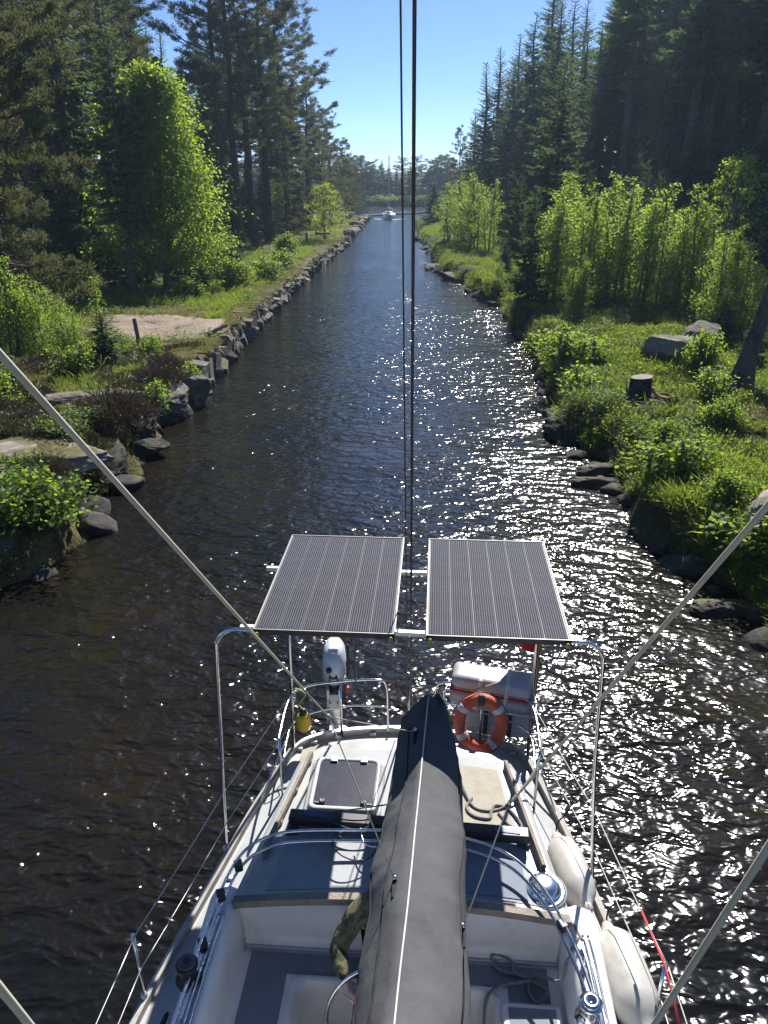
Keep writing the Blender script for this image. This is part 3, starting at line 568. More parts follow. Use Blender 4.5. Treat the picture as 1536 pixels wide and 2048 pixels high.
    ('sprucey0', 'young_spruce', -24.91, 62, 8, 'young shaded spruce under the left forest trees', 'tree', 'young spruces under the left forest', 1.0),
    ('sprucey0', 'young_spruce', -18.5, 96, 6, 'young shaded spruce under the left forest trees', 'tree', 'young spruces under the left forest', 1.0),
    ('sprucey0', 'young_spruce', -17.81, 104, 7, 'young shaded spruce under the left forest trees', 'tree', 'young spruces under the left forest', 1.0),
    ('sprucey0', 'young_spruce', -30.15, 70, 12, 'young shaded spruce under the left forest trees', 'tree', 'young spruces under the left forest', 1.0),
    ('sprucey0', 'young_spruce', -30.41, 80, 13, 'young shaded spruce under the left forest trees', 'tree', 'young spruces under the left forest', 1.0),
    ('sprucey0', 'young_spruce', -30.95, 66, 12, 'young shaded spruce under the left forest trees', 'tree', 'young spruces under the left forest', 1.0),
    ('sprucey0', 'young_spruce', -31.46, 62, 12, 'young shaded spruce under the left forest trees', 'tree', 'young spruces under the left forest', 1.0),
    ('sprucey0', 'young_spruce', -31.51, 92, 13, 'young shaded spruce under the left forest trees', 'tree', 'young spruces under the left forest', 1.0),
    ('sprucey0', 'young_spruce', -28.06, 96, 12, 'young shaded spruce under the left forest trees', 'tree', 'young spruces under the left forest', 1.0),
    ('sprucey0', 'young_spruce', -31.67, 58, 11, 'young shaded spruce under the left forest trees', 'tree', 'young spruces under the left forest', 1.0),
    ('birch3', 'birch_bush', -13.83, 24.5, 3.11, 'birch bush at the left edge of the photo in front of the drooping pine', 'bush', None, 1.15),
    ('birch3', 'birch_bush', -13.46, 25.5, 2.56, 'second birch bush from the left edge above the heather', 'bush', None, 1.15),
    ('birch3', 'birch_bush', -13.47, 27, 2.17, 'third birch bush from the left edge, beside the slender sapling', 'bush', None, 1.15),
    ('birch3', 'birch_bush', -11.77, 24.8, 1.79, 'low birch bush in front of the slender sapling', 'bush', None, 1.15),
    ('sapling', 'birch_sapling', -11.92, 27, 2.59, 'slender bright sapling rising between birch bushes and gravel clearing', 'sapling', None, 1.0),
    ('sprucey1', 'young_spruce', -10.38, 24, 1.71, 'dense dark young spruce left of the wooden post', 'tree', None, 1.7),
    ('sprucey1', 'young_spruce', -11.47, 20.3, 1.02, 'small sunlit young spruce at the left edge below the birch bushes', 'tree', None, 1.7),
    ('sprucey1', 'young_spruce', -17.88, 46, 2.2, 'low spruce left of the maple trunk', 'tree', None, 1.5),
    ('sprucey1', 'young_spruce', -17.41, 47.5, 2.6, 'low spruce just behind the maple trunk', 'tree', None, 1.5),
    ('sprucey1', 'young_spruce', -15.4, 46.5, 2.0, 'low spruce right of the maple trunk', 'tree', None, 1.5),
    ('sprucey1', 'young_spruce', -14.96, 48, 2.8, 'bushy low spruce under the right side of the maple', 'tree', None, 1.5),
    ('sprucey1', 'young_spruce', -13.5, 46, 1.8, 'small spruce at the forest edge right of the maple', 'tree', None, 1.5),
    ('sprucey1', 'young_spruce', -13.78, 50, 2.6, 'low spruce before the leftmost tall pine', 'tree', None, 1.5),
    ('sprucey1', 'young_spruce', -14.22, 56, 2.4, 'low spruce before the second tall pine', 'tree', None, 1.5),
    ('sprucey1', 'young_spruce', -18.23, 44.5, 2.4, 'low spruce beside the bare pale trunk', 'tree', None, 1.5),
    ('sapling', 'birch_sapling', -11.79, 53, 1.88, 'pale sapling at the grass edge in front of the tall pine trunks', 'sapling', None, 1.0),
    ('sprucey1', 'young_spruce', -11.87, 42, 0.65, 'tiny spruce seedling at the shaded edge of the gravel clearing', 'tree', None, 1.0),
    ('pine3', 'pine_tree', 3.2, 128, 12.81, 'flat-branched pine at the end of the right forest against pale sky', 'tree', None, 0.75),
    ('spruce1', 'spruce_tree', 4.74, 118, 14.0, 'broken-topped spruce beside the flat-branched pine on the right', 'tree', None, 1.6),
    ('spruce2', 'spruce_tree', 5.48, 106, 18.2, 'thin-topped spruce, first of the tall ones on the right skyline', 'tree', None, 1.6),
    ('spruce0', 'spruce_tree', 7.25, 112, 20.67, 'tallest thin-topped spruce left of the twin on the right skyline', 'tree', None, 1.5),
    ('spruce0', 'spruce_tree', 8.13, 96, 17.57, 'pointed spruce with a neat tip on the right skyline', 'tree', None, 1.6),
    ('spruce1', 'spruce_tree', 8.09, 82, 11.2, 'dark spruce filling the gap under the pointed spruce', 'tree', None, 1.6),
    ('spruce1', 'spruce_tree', 10.41, 80, 20.27, 'tall ragged spruce topping out at the upper edge of the photo', 'tree', None, 1.15),
    ('sprucem', 'spruce_tree', 7.9, 57, 12.73, 'dark spruce with a bare grey lower trunk above the birch thicket', 'tree', None, 1.1),
    ('spruce0', 'spruce_tree', 14.4, 88, 18.22, 'spruce crown with a soft tip right of the tall ragged spruce', 'tree', None, 1.6),
    ('spruce2', 'spruce_tree', 13.09, 74, 17.0, 'slender spruce crown left of the bare straight trunk', 'tree', None, 1.5),
    ('spruceb0', 'spruce_tree', 16.3, 76, 30, 'spruce with a long straight bare trunk above the middle of the birches', 'tree', None, 1.0),
    ('spruceb1', 'spruce_tree', 16.86, 86, 30, 'high spruce just left of the long straight bare trunk', 'tree', None, 1.0),
    ('spruceb1', 'spruce_tree', 20.87, 82, 30, 'tall spruce in the shade between the straight and the leaning trunk', 'tree', None, 1.0),
    ('spruceb0', 'spruce_tree', 22.84, 84, 30, 'thin trunk pair member beside the leaning spruce trunk', 'tree', None, 1.0),
    ('spruceb1', 'spruce_tree', 19.02, 66, 31, 'leaning spruce trunk with bright green sprays at upper right', 'tree', None, 1.0),
    ('spruceb0', 'spruce_tree', 21.5, 70, 31, 'spruce with many dead twigs right of the leaning trunk', 'tree', None, 1.0),
    ('spruceb0', 'spruce_tree', 24.0, 74, 31, 'shaded spruce behind the bright sprays at upper right', 'tree', None, 1.0),
    ('pine0', 'pine_tree', 22.81, 62, 32, 'thick-trunked pine near the right edge of the photo', 'tree', None, 1.0),
    ('spruceb0', 'spruce_tree', 25.63, 66, 31, 'dark spruce at the upper right corner of the photo', 'tree', None, 1.0),
    ('lime1', 'broadleaf_tree', 15.07, 43, 6.29, 'leafy understorey tree between dark trunks at the right', 'tree', None, 0.9),
    ('spruce0', 'forest_tree', 12.98, 112, 24, 'shadowed conifer deep in the right forest behind the front row', 'tree', 'conifers deep in the right forest', 1.5),
    ('spruce0', 'forest_tree', 15.29, 105, 24, 'shadowed conifer deep in the right forest behind the front row', 'tree', 'conifers deep in the right forest', 1.5),
    ('spruceb0', 'forest_tree', 21.34, 118, 26, 'shadowed conifer deep in the right forest behind the front row', 'tree', 'conifers deep in the right forest', 1.5),
    ('spruceb0', 'forest_tree', 21.88, 104, 25, 'shadowed conifer deep in the right forest behind the front row', 'tree', 'conifers deep in the right forest', 1.5),
    ('spruce0', 'forest_tree', 21.52, 92, 26, 'shadowed conifer deep in the right forest behind the front row', 'tree', 'conifers deep in the right forest', 1.5),
    ('spruceb1', 'forest_tree', 28.94, 118, 27, 'shadowed conifer deep in the right forest behind the front row', 'tree', 'conifers deep in the right forest', 1.5),
    ('spruce0', 'forest_tree', 26.91, 98, 26, 'shadowed conifer deep in the right forest behind the front row', 'tree', 'conifers deep in the right forest', 1.5),
    ('spruce0', 'forest_tree', 24.68, 82, 26, 'shadowed conifer deep in the right forest behind the front row', 'tree', 'conifers deep in the right forest', 1.5),
    ('spruce0', 'forest_tree', 35.28, 112, 27, 'shadowed conifer deep in the right forest behind the front row', 'tree', 'conifers deep in the right forest', 1.5),
    ('pine2', 'forest_tree', 26.41, 78, 26, 'shadowed conifer deep in the right forest behind the front row', 'tree', 'conifers deep in the right forest', 1.5),
    ('spruceb0', 'forest_tree', 34.84, 98, 27, 'shadowed conifer deep in the right forest behind the front row', 'tree', 'conifers deep in the right forest', 1.5),
    ('spruce1', 'forest_tree', 31.81, 84, 27, 'shadowed conifer deep in the right forest behind the front row', 'tree', 'conifers deep in the right forest', 1.5),
    ('spruceb0', 'forest_tree', 24.93, 62, 26, 'shadowed conifer deep in the right forest behind the front row', 'tree', 'conifers deep in the right forest', 1.5),
    ('pine2', 'forest_tree', 22.12, 52, 25, 'shadowed conifer deep in the right forest behind the front row', 'tree', 'conifers deep in the right forest', 1.5),
    ('spruce0', 'forest_tree', 33.54, 75, 26, 'shadowed conifer deep in the right forest behind the front row', 'tree', 'conifers deep in the right forest', 1.5),
    ('spruce0', 'forest_tree', 9.49, 128, 20, 'shadowed conifer deep in the right forest behind the front row', 'tree', 'conifers deep in the right forest', 1.5),
    ('spruceb0', 'forest_tree', 12.73, 130, 22, 'shadowed conifer deep in the right forest behind the front row', 'tree', 'conifers deep in the right forest', 1.5),
    ('spruce1', 'forest_tree', 20.08, 88, 26, 'shadowed conifer deep in the right forest behind the front row', 'tree', 'conifers deep in the right forest', 1.5),
    ('spruceb0', 'forest_tree', 26.62, 80, 27, 'shadowed conifer deep in the right forest behind the front row', 'tree', 'conifers deep in the right forest', 1.5),
    ('spruceb0', 'forest_tree', 22.07, 60, 26, 'shadowed conifer deep in the right forest behind the front row', 'tree', 'conifers deep in the right forest', 1.5),
    ('spruceb1', 'forest_tree', 37.15, 90, 26, 'shadowed conifer deep in the right forest behind the front row', 'tree', 'conifers deep in the right forest', 1.5),
    ('spruceb1', 'forest_tree', 12.16, 95, 25, 'shadowed conifer deep in the right forest behind the front row', 'tree', 'conifers deep in the right forest', 1.5),
    ('spruce1', 'forest_tree', 18.56, 118, 26, 'shadowed conifer deep in the right forest behind the front row', 'tree', 'conifers deep in the right forest', 1.5),
    ('spruceb1', 'forest_tree', 18.88, 95, 26, 'shadowed conifer deep in the right forest behind the front row', 'tree', 'conifers deep in the right forest', 1.5),
    ('spruceb0', 'forest_tree', 24.86, 112, 27, 'shadowed conifer deep in the right forest behind the front row', 'tree', 'conifers deep in the right forest', 1.5),
    ('spruce1', 'forest_tree', 22.11, 84, 25, 'shadowed conifer deep in the right forest behind the front row', 'tree', 'conifers deep in the right forest', 1.5),
    ('spruceb0', 'forest_tree', 25.77, 90, 27, 'shadowed conifer deep in the right forest behind the front row', 'tree', 'conifers deep in the right forest', 1.5),
    ('spruceb0', 'forest_tree', 28.47, 92, 26, 'shadowed conifer deep in the right forest behind the front row', 'tree', 'conifers deep in the right forest', 1.5),
    ('spruceb0', 'forest_tree', 27.46, 84, 26, 'shadowed conifer deep in the right forest behind the front row', 'tree', 'conifers deep in the right forest', 1.5),
    ('pine2', 'forest_tree', 28.01, 80, 27, 'shadowed conifer deep in the right forest behind the front row', 'tree', 'conifers deep in the right forest', 1.5),
    ('spruceb0', 'forest_tree', 30.58, 82, 26, 'shadowed conifer deep in the right forest behind the front row', 'tree', 'conifers deep in the right forest', 1.5),
    ('spruce0', 'forest_tree', 29.1, 74, 26, 'shadowed conifer deep in the right forest behind the front row', 'tree', 'conifers deep in the right forest', 1.5),
    ('pine2', 'forest_tree', 31.55, 115, 27, 'shadowed conifer deep in the right forest behind the front row', 'tree', 'conifers deep in the right forest', 1.5),
    ('pine2', 'forest_tree', 37.19, 110, 27, 'shadowed conifer deep in the right forest behind the front row', 'tree', 'conifers deep in the right forest', 1.5),
    ('spruce0', 'forest_tree', 44.0, 120, 28, 'shadowed conifer deep in the right forest behind the front row', 'tree', 'conifers deep in the right forest', 1.5),
    ('spruce1', 'forest_tree', 41.52, 105, 28, 'shadowed conifer deep in the right forest behind the front row', 'tree', 'conifers deep in the right forest', 1.5),
    ('spruceb0', 'forest_tree', 10.8, 98, 22, 'shadowed conifer deep in the right forest behind the front row', 'tree', 'conifers deep in the right forest', 1.5),
    ('spruce1', 'forest_tree', 9.66, 112, 22, 'shadowed conifer deep in the right forest behind the front row', 'tree', 'conifers deep in the right forest', 1.5),
    ('spruceb0', 'forest_tree', 19.66, 84, 25, 'shadowed conifer deep in the right forest behind the front row', 'tree', 'conifers deep in the right forest', 1.5),
    ('sprucey0', 'young_spruce', 11.32, 52, 5, 'young shaded spruce under the right forest behind the birches', 'tree', 'young spruces under the right forest', 1.0),
    ('sprucey0', 'young_spruce', 13.41, 55, 6, 'young shaded spruce under the right forest behind the birches', 'tree', 'young spruces under the right forest', 1.0),
    ('sprucey0', 'young_spruce', 14.79, 56, 5, 'young shaded spruce under the right forest behind the birches', 'tree', 'young spruces under the right forest', 1.0),
    ('sprucey0', 'young_spruce', 14.82, 50, 4.5, 'young shaded spruce under the right forest behind the birches', 'tree', 'young spruces under the right forest', 1.0),
    ('sprucey0', 'young_spruce', 15.16, 47, 5, 'young shaded spruce under the right forest behind the birches', 'tree', 'young spruces under the right forest', 1.0),
    ('sprucey0', 'young_spruce', 10.21, 56, 6, 'young shaded spruce under the right forest behind the birches', 'tree', 'young spruces under the right forest', 1.0),
    ('sprucey0', 'young_spruce', 9.82, 62, 6.5, 'young shaded spruce under the right forest behind the birches', 'tree', 'young spruces under the right forest', 1.0),
    ('sprucey0', 'young_spruce', 15.74, 42, 4, 'young shaded spruce under the right forest behind the birches', 'tree', 'young spruces under the right forest', 1.0),
    ('sprucey0', 'young_spruce', 17.56, 50, 6, 'young shaded spruce under the right forest behind the birches', 'tree', 'young spruces under the right forest', 1.0),
    ('sprucey0', 'young_spruce', 16.71, 60, 7, 'young shaded spruce under the right forest behind the birches', 'tree', 'young spruces under the right forest', 1.0),
    ('sprucey0', 'young_spruce', 11.98, 60, 8, 'young shaded spruce under the right forest behind the birches', 'tree', 'young spruces under the right forest', 1.0),
    ('sprucey0', 'young_spruce', 14.64, 64, 9, 'young shaded spruce under the right forest behind the birches', 'tree', 'young spruces under the right forest', 1.0),
    ('sprucey0', 'young_spruce', 16.64, 66, 8, 'young shaded spruce under the right forest behind the birches', 'tree', 'young spruces under the right forest', 1.0),
    ('sprucey0', 'young_spruce', 18.34, 62, 9, 'young shaded spruce under the right forest behind the birches', 'tree', 'young spruces under the right forest', 1.0),
    ('sprucey0', 'young_spruce', 18.0, 58, 8, 'young shaded spruce under the right forest behind the birches', 'tree', 'young spruces under the right forest', 1.0),
    ('sprucey0', 'young_spruce', 18.68, 56, 8, 'young shaded spruce under the right forest behind the birches', 'tree', 'young spruces under the right forest', 1.0),
    ('sprucey0', 'young_spruce', 19.57, 54, 8, 'young shaded spruce under the right forest behind the birches', 'tree', 'young spruces under the right forest', 1.0),
    ('sprucey0', 'young_spruce', 19.28, 50, 8, 'young shaded spruce under the right forest behind the birches', 'tree', 'young spruces under the right forest', 1.0),
    ('sprucey0', 'young_spruce', 9.83, 70, 8, 'young shaded spruce under the right forest behind the birches', 'tree', 'young spruces under the right forest', 1.0),
    ('sprucey0', 'young_spruce', 9.31, 76, 9, 'young shaded spruce under the right forest behind the birches', 'tree', 'young spruces under the right forest', 1.0),
    ('sprucey0', 'young_spruce', 12.23, 72, 9, 'young shaded spruce under the right forest behind the birches', 'tree', 'young spruces under the right forest', 1.0),
    ('sprucey0', 'young_spruce', 13.75, 52, 6, 'young shaded spruce under the right forest behind the birches', 'tree', 'young spruces under the right forest', 1.0),
    ('sprucey0', 'young_spruce', 16.31, 48, 6, 'young shaded spruce under the right forest behind the birches', 'tree', 'young spruces under the right forest', 1.0),
    ('sprucey0', 'young_spruce', 12.76, 84, 12, 'young shaded spruce under the right forest behind the birches', 'tree', 'young spruces under the right forest', 1.0),
    ('sprucey0', 'young_spruce', 15.95, 88, 13, 'young shaded spruce under the right forest behind the birches', 'tree', 'young spruces under the right forest', 1.0),
    ('sprucey0', 'young_spruce', 17.28, 82, 13, 'young shaded spruce under the right forest behind the birches', 'tree', 'young spruces under the right forest', 1.0),
    ('sprucey0', 'young_spruce', 19.67, 80, 13, 'young shaded spruce under the right forest behind the birches', 'tree', 'young spruces under the right forest', 1.0),
    ('sprucey0', 'young_spruce', 23.63, 86, 14, 'young shaded spruce under the right forest behind the birches', 'tree', 'young spruces under the right forest', 1.0),
    ('sprucey0', 'young_spruce', 21.9, 72, 12, 'young shaded spruce under the right forest behind the birches', 'tree', 'young spruces under the right forest', 1.0),
    ('sprucey0', 'young_spruce', 24.21, 74, 13, 'young shaded spruce under the right forest behind the birches', 'tree', 'young spruces under the right forest', 1.0),
    ('sprucey0', 'young_spruce', 23.51, 66, 12, 'young shaded spruce under the right forest behind the birches', 'tree', 'young spruces under the right forest', 1.0),
    ('sprucey0', 'young_spruce', 23.52, 62, 12, 'young shaded spruce under the right forest behind the birches', 'tree', 'young spruces under the right forest', 1.0),
    ('sprucey0', 'young_spruce', 23.33, 58, 12, 'young shaded spruce under the right forest behind the birches', 'tree', 'young spruces under the right forest', 1.0),
    ('sprucey0', 'young_spruce', 21.33, 96, 14, 'young shaded spruce under the right forest behind the birches', 'tree', 'young spruces under the right forest', 1.0),
    ('sprucey0', 'young_spruce', 27.34, 104, 14, 'young shaded spruce under the right forest behind the birches', 'tree', 'young spruces under the right forest', 1.0),
    ('sprucey0', 'young_spruce', 32.09, 100, 14, 'young shaded spruce under the right forest behind the birches', 'tree', 'young spruces under the right forest', 1.0),
    ('sprucey0', 'young_spruce', -0.55, 112, 5.89, 'dark young spruce at the water, farthest along the right bank', 'tree', None, 1.3),
    ('sprucey0', 'young_spruce', 0.99, 95, 3.13, 'low dark spruce behind the farthest birches of the right bank', 'tree', None, 1.0),
    ('sprucey0', 'young_spruce', 4.5, 38.5, 5.38, 'dark young spruce between the far and the near birches', 'tree', None, 1.0),
    ('sprucey0', 'young_spruce', 5.78, 60, 5.91, 'sunlit young spruce left of the dark one on the right bank', 'tree', None, 1.1),
    ('sprucey0', 'young_spruce', 4.44, 52, 2.19, 'low spruce at the shore grass left of the dark young spruce', 'tree', None, 1.2),
    ('birch0', 'birch_tree', 1.22, 78, 5.29, 'leftmost of the far bright birches on the right bank', 'tree', None, 1.35),
    ('birch1', 'birch_tree', 2.26, 74, 5.67, 'second of the far bright birches on the right bank', 'tree', None, 1.35),
    ('birch2', 'birch_tree', 3.27, 70, 5.97, 'third and tallest of the far bright birches', 'tree', None, 1.35),
    ('birch0', 'birch_tree', 4.22, 66, 5.37, 'rightmost of the far bright birches', 'tree', None, 1.35),
    ('birch1', 'birch_tree', 6.27, 45, 4.32, 'birch at the left end of the big thicket, next to the dark spruce', 'tree', None, 1.2),
    ('birch2', 'birch_tree', 5.93, 40, 5.36, 'thicket birch right of the leftmost one', 'tree', None, 1.2),
    ('birch0', 'birch_tree', 6.98, 42, 5.72, 'tall thicket birch below the bare grey trunk', 'tree', None, 1.2),
    ('birch1', 'birch_tree', 7.02, 38, 5.44, 'front thicket birch at the left third', 'tree', None, 1.2),
    ('birch2', 'birch_tree', 8.37, 41, 5.59, 'thicket birch left of the thicket middle', 'tree', None, 1.2),
    ('birch0', 'birch_tree', 8.46, 38, 5.29, 'middle birch of the big thicket', 'tree', None, 1.2),
    ('birch1', 'birch_tree', 9.68, 40, 5.46, 'thicket birch right of the middle', 'tree', None, 1.2),
    ('birch2', 'birch_tree', 9.63, 37, 5.12, 'thicket birch with a ragged top right of the middle', 'tree', None, 1.2),
    ('birch0', 'birch_tree', 10.75, 38.5, 4.26, 'low thicket birch in the dip of the outline', 'tree', None, 1.2),
    ('birch1', 'birch_tree', 10.74, 36, 4.14, 'thicket birch before the pointed one', 'tree', None, 1.2),
    ('birch2', 'birch_tree', 11.07, 35, 4.96, 'pointed birch standing above the right end of the thicket', 'tree', None, 1.2),
    ('birch0', 'birch_tree', 11.42, 34, 3.82, 'low birch at the right end of the thicket', 'tree', None, 1.2),
    ('birch1', 'birch_tree', 10.63, 30, 3.81, 'greyish birch right of the pointed one', 'tree', None, 1.2),
    ('birch2', 'birch_tree', 11.61, 31, 3.57, 'second birch from the right edge', 'tree', None, 1.2),
    ('birch0', 'birch_tree', 11.56, 29, 3.42, 'birch at the right edge of the photo above the dead trunk', 'tree', None, 1.2),
    ('birch3', 'birch_bush', 6.21, 34, 2.65, 'small birch bush in front of the thicket at its left end', 'bush', None, 1.0),
    ('birch3', 'birch_bush', 3.77, 47, 1.23, 'small bush at the grassy shore left of the dark young spruce', 'bush', None, 1.0),
    ('birch3', 'birch_bush', 4.76, 34, 0.44, 'little leafy bush at the water below the dark young spruce', 'bush', None, 0.8),
    ('birch3', 'birch_bush', 7.66, 25.2, 0.87, 'leafy bush behind the mossy boulders beside the dead trunk', 'bush', None, 0.8),
    ('sprucey1', 'young_spruce', 9.28, 27.5, 1.18, 'small feathery spruce left of the dead leaning trunk', 'tree', None, 1.2),
    ('sprucey1', 'young_spruce', 10.13, 28, 1.86, 'feathery spruce close behind the dead leaning trunk', 'tree', None, 1.0),
    ('sprucey1', 'young_spruce', 10.21, 25, 1.53, 'feathery spruce at the right edge beside the dead trunk', 'tree', None, 1.2),
    ('pinefar', 'distant_tree', -65.31, 233.59, 8.88, 'one of the distant trees on the far lake shore', 'tree', 'trees on the far lake shore', 1.7),
    ('pinefar', 'distant_tree', -65.0, 232.43, 10.18, 'one of the distant trees on the far lake shore', 'tree', 'trees on the far lake shore', 1.7),
    ('pinefar', 'distant_tree', -63.25, 228.43, 8.11, 'one of the distant trees on the far lake shore', 'tree', 'trees on the far lake shore', 1.7),
    ('pine3', 'distant_tree', -61.61, 231.13, 8.6, 'one of the distant trees on the far lake shore', 'tree', 'trees on the far lake shore', 1.7),
    ('pine3', 'distant_tree', -60.95, 228.3, 10.37, 'one of the distant trees on the far lake shore', 'tree', 'trees on the far lake shore', 1.7),
    ('spruce1', 'distant_tree', -59.16, 227.44, 11.26, 'one of the distant trees on the far lake shore', 'tree', 'trees on the far lake shore', 1.7),
    ('spruce1', 'distant_tree', -59.32, 233.15, 8.63, 'one of the distant trees on the far lake shore', 'tree', 'trees on the far lake shore', 1.7),
    ('spruce1', 'distant_tree', -57.95, 238.09, 9.45, 'one of the distant trees on the far lake shore', 'tree', 'trees on the far lake shore', 1.7),
    ('spruce1', 'distant_tree', -56.38, 230.67, 10.59, 'one of the distant trees on the far lake shore', 'tree', 'trees on the far lake shore', 1.7),
    ('spruce1', 'distant_tree', -54.5, 238.96, 7.73, 'one of the distant trees on the far lake shore', 'tree', 'trees on the far lake shore', 1.7),
    ('pine3', 'distant_tree', -54.4, 227.38, 10.33, 'one of the distant trees on the far lake shore', 'tree', 'trees on the far lake shore', 1.7),
    ('spruce1', 'distant_tree', -52.56, 232.47, 8.9, 'one of the distant trees on the far lake shore', 'tree', 'trees on the far lake shore', 1.7),
    ('pinefar', 'distant_tree', -51.89, 236.62, 8.5, 'one of the distant trees on the far lake shore', 'tree', 'trees on the far lake shore', 1.7),
    ('pinefar', 'distant_tree', -50.34, 234.56, 10.55, 'one of the distant trees on the far lake shore', 'tree', 'trees on the far lake shore', 1.7),
    ('pine3', 'distant_tree', -49.29, 231.48, 7.26, 'one of the distant trees on the far lake shore', 'tree', 'trees on the far lake shore', 1.7),
    ('pinefar', 'distant_tree', -47.41, 232.44, 11.5, 'one of the distant trees on the far lake shore', 'tree', 'trees on the far lake shore', 1.7),
    ('pine3', 'distant_tree', -45.3, 238.52, 10.1, 'one of the distant trees on the far lake shore', 'tree', 'trees on the far lake shore', 1.7),
    ('spruce1', 'distant_tree', -45.11, 230.49, 8.82, 'one of the distant trees on the far lake shore', 'tree', 'trees on the far lake shore', 1.7),
    ('pine3', 'distant_tree', -44.21, 236.86, 9.39, 'one of the distant trees on the far lake shore', 'tree', 'trees on the far lake shore', 1.7),
    ('pine3', 'distant_tree', -42.89, 237.41, 7.81, 'one of the distant trees on the far lake shore', 'tree', 'trees on the far lake shore', 1.7),
    ('spruce1', 'distant_tree', -41.02, 227.76, 10.58, 'one of the distant trees on the far lake shore', 'tree', 'trees on the far lake shore', 1.7),
    ('pinefar', 'distant_tree', -40.04, 236.12, 8.64, 'one of the distant trees on the far lake shore', 'tree', 'trees on the far lake shore', 1.7),
    ('spruce1', 'distant_tree', -38.09, 237.02, 8.19, 'one of the distant trees on the far lake shore', 'tree', 'trees on the far lake shore', 1.7),
    ('spruce1', 'distant_tree', -36.29, 238.48, 8.53, 'one of the distant trees on the far lake shore', 'tree', 'trees on the far lake shore', 1.7),
    ('pinefar', 'distant_tree', -36.64, 232.69, 10.48, 'one of the distant trees on the far lake shore', 'tree', 'trees on the far lake shore', 1.7),
    ('spruce1', 'distant_tree', -35.1, 232.56, 10.68, 'one of the distant trees on the far lake shore', 'tree', 'trees on the far lake shore', 1.7),
    ('spruce1', 'distant_tree', -33.21, 231.17, 9.9, 'one of the distant trees on the far lake shore', 'tree', 'trees on the far lake shore', 1.7),
    ('pine3', 'distant_tree', -31.77, 231.2, 10.79, 'one of the distant trees on the far lake shore', 'tree', 'trees on the far lake shore', 1.7),
    ('pine3', 'distant_tree', -30.26, 238.71, 11.3, 'one of the distant trees on the far lake shore', 'tree', 'trees on the far lake shore', 1.7),
    ('pinefar', 'distant_tree', -29.71, 229.38, 8.63, 'one of the distant trees on the far lake shore', 'tree', 'trees on the far lake shore', 1.7),
    ('spruce1', 'distant_tree', -27.79, 235.3, 10.24, 'one of the distant trees on the far lake shore', 'tree', 'trees on the far lake shore', 1.7),
    ('pinefar', 'distant_tree', -26.79, 234.4, 11.21, 'one of the distant trees on the far lake shore', 'tree', 'trees on the far lake shore', 1.7),
    ('pine3', 'distant_tree', -25.97, 230.63, 9.49, 'one of the distant trees on the far lake shore', 'tree', 'trees on the far lake shore', 1.7),
    ('spruce1', 'distant_tree', -24.02, 235.64, 7.12, 'one of the distant trees on the far lake shore', 'tree', 'trees on the far lake shore', 1.7),
    ('pine3', 'distant_tree', -24.18, 234.49, 7.81, 'one of the distant trees on the far lake shore', 'tree', 'trees on the far lake shore', 1.7),
    ('pinefar', 'distant_tree', -21.73, 234.57, 7.19, 'one of the distant trees on the far lake shore', 'tree', 'trees on the far lake shore', 1.7),
    ('pinefar', 'distant_tree', -21.06, 228.99, 11.01, 'one of the distant trees on the far lake shore', 'tree', 'trees on the far lake shore', 1.7),
    ('pinefar', 'distant_tree', -20.53, 232.79, 9.47, 'one of the distant trees on the far lake shore', 'tree', 'trees on the far lake shore', 1.7),
    ('spruce1', 'distant_tree', -18.67, 231.56, 9.75, 'one of the distant trees on the far lake shore', 'tree', 'trees on the far lake shore', 1.7),
    ('pinefar', 'distant_tree', -17.07, 235.62, 8.68, 'one of the distant trees on the far lake shore', 'tree', 'trees on the far lake shore', 1.7),
    ('spruce1', 'distant_tree', -16.3, 237.27, 10.9, 'one of the distant trees on the far lake shore', 'tree', 'trees on the far lake shore', 1.7),
    ('spruce1', 'distant_tree', -14.37, 238.57, 9.47, 'one of the distant trees on the far lake shore', 'tree', 'trees on the far lake shore', 1.7),
    ('spruce1', 'distant_tree', -13.9, 233.54, 8.53, 'one of the distant trees on the far lake shore', 'tree', 'trees on the far lake shore', 1.7),
    ('spruce1', 'distant_tree', -12.09, 236.82, 8.89, 'one of the distant trees on the far lake shore', 'tree', 'trees on the far lake shore', 1.7),
    ('spruce1', 'distant_tree', -10.37, 232.61, 7.71, 'one of the distant trees on the far lake shore', 'tree', 'trees on the far lake shore', 1.7),
    ('pine3', 'distant_tree', -9.98, 238.49, 11.36, 'one of the distant trees on the far lake shore', 'tree', 'trees on the far lake shore', 1.7),
    ('spruce1', 'distant_tree', -8.28, 236.85, 9.98, 'one of the distant trees on the far lake shore', 'tree', 'trees on the far lake shore', 1.7),
    ('spruce1', 'distant_tree', -7.49, 233.79, 9.77, 'one of the distant trees on the far lake shore', 'tree', 'trees on the far lake shore', 1.7),
    ('pine3', 'distant_tree', -6.72, 232.15, 11.4, 'one of the distant trees on the far lake shore', 'tree', 'trees on the far lake shore', 1.7),
    ('pine3', 'distant_tree', -4.76, 238.67, 8.71, 'one of the distant trees on the far lake shore', 'tree', 'trees on the far lake shore', 1.7),
    ('pinefar', 'distant_tree', -2.58, 234.15, 8.17, 'one of the distant trees on the far lake shore', 'tree', 'trees on the far lake shore', 1.7),
    ('pine3', 'distant_tree', -1.29, 230.01, 7.09, 'one of the distant trees on the far lake shore', 'tree', 'trees on the far lake shore', 1.7),
    ('spruce1', 'distant_tree', -0.11, 232.9, 8.29, 'one of the distant trees on the far lake shore', 'tree', 'trees on the far lake shore', 1.7),
    ('pinefar', 'distant_tree', 0.2, 234.92, 11.32, 'one of the distant trees on the far lake shore', 'tree', 'trees on the far lake shore', 1.7),
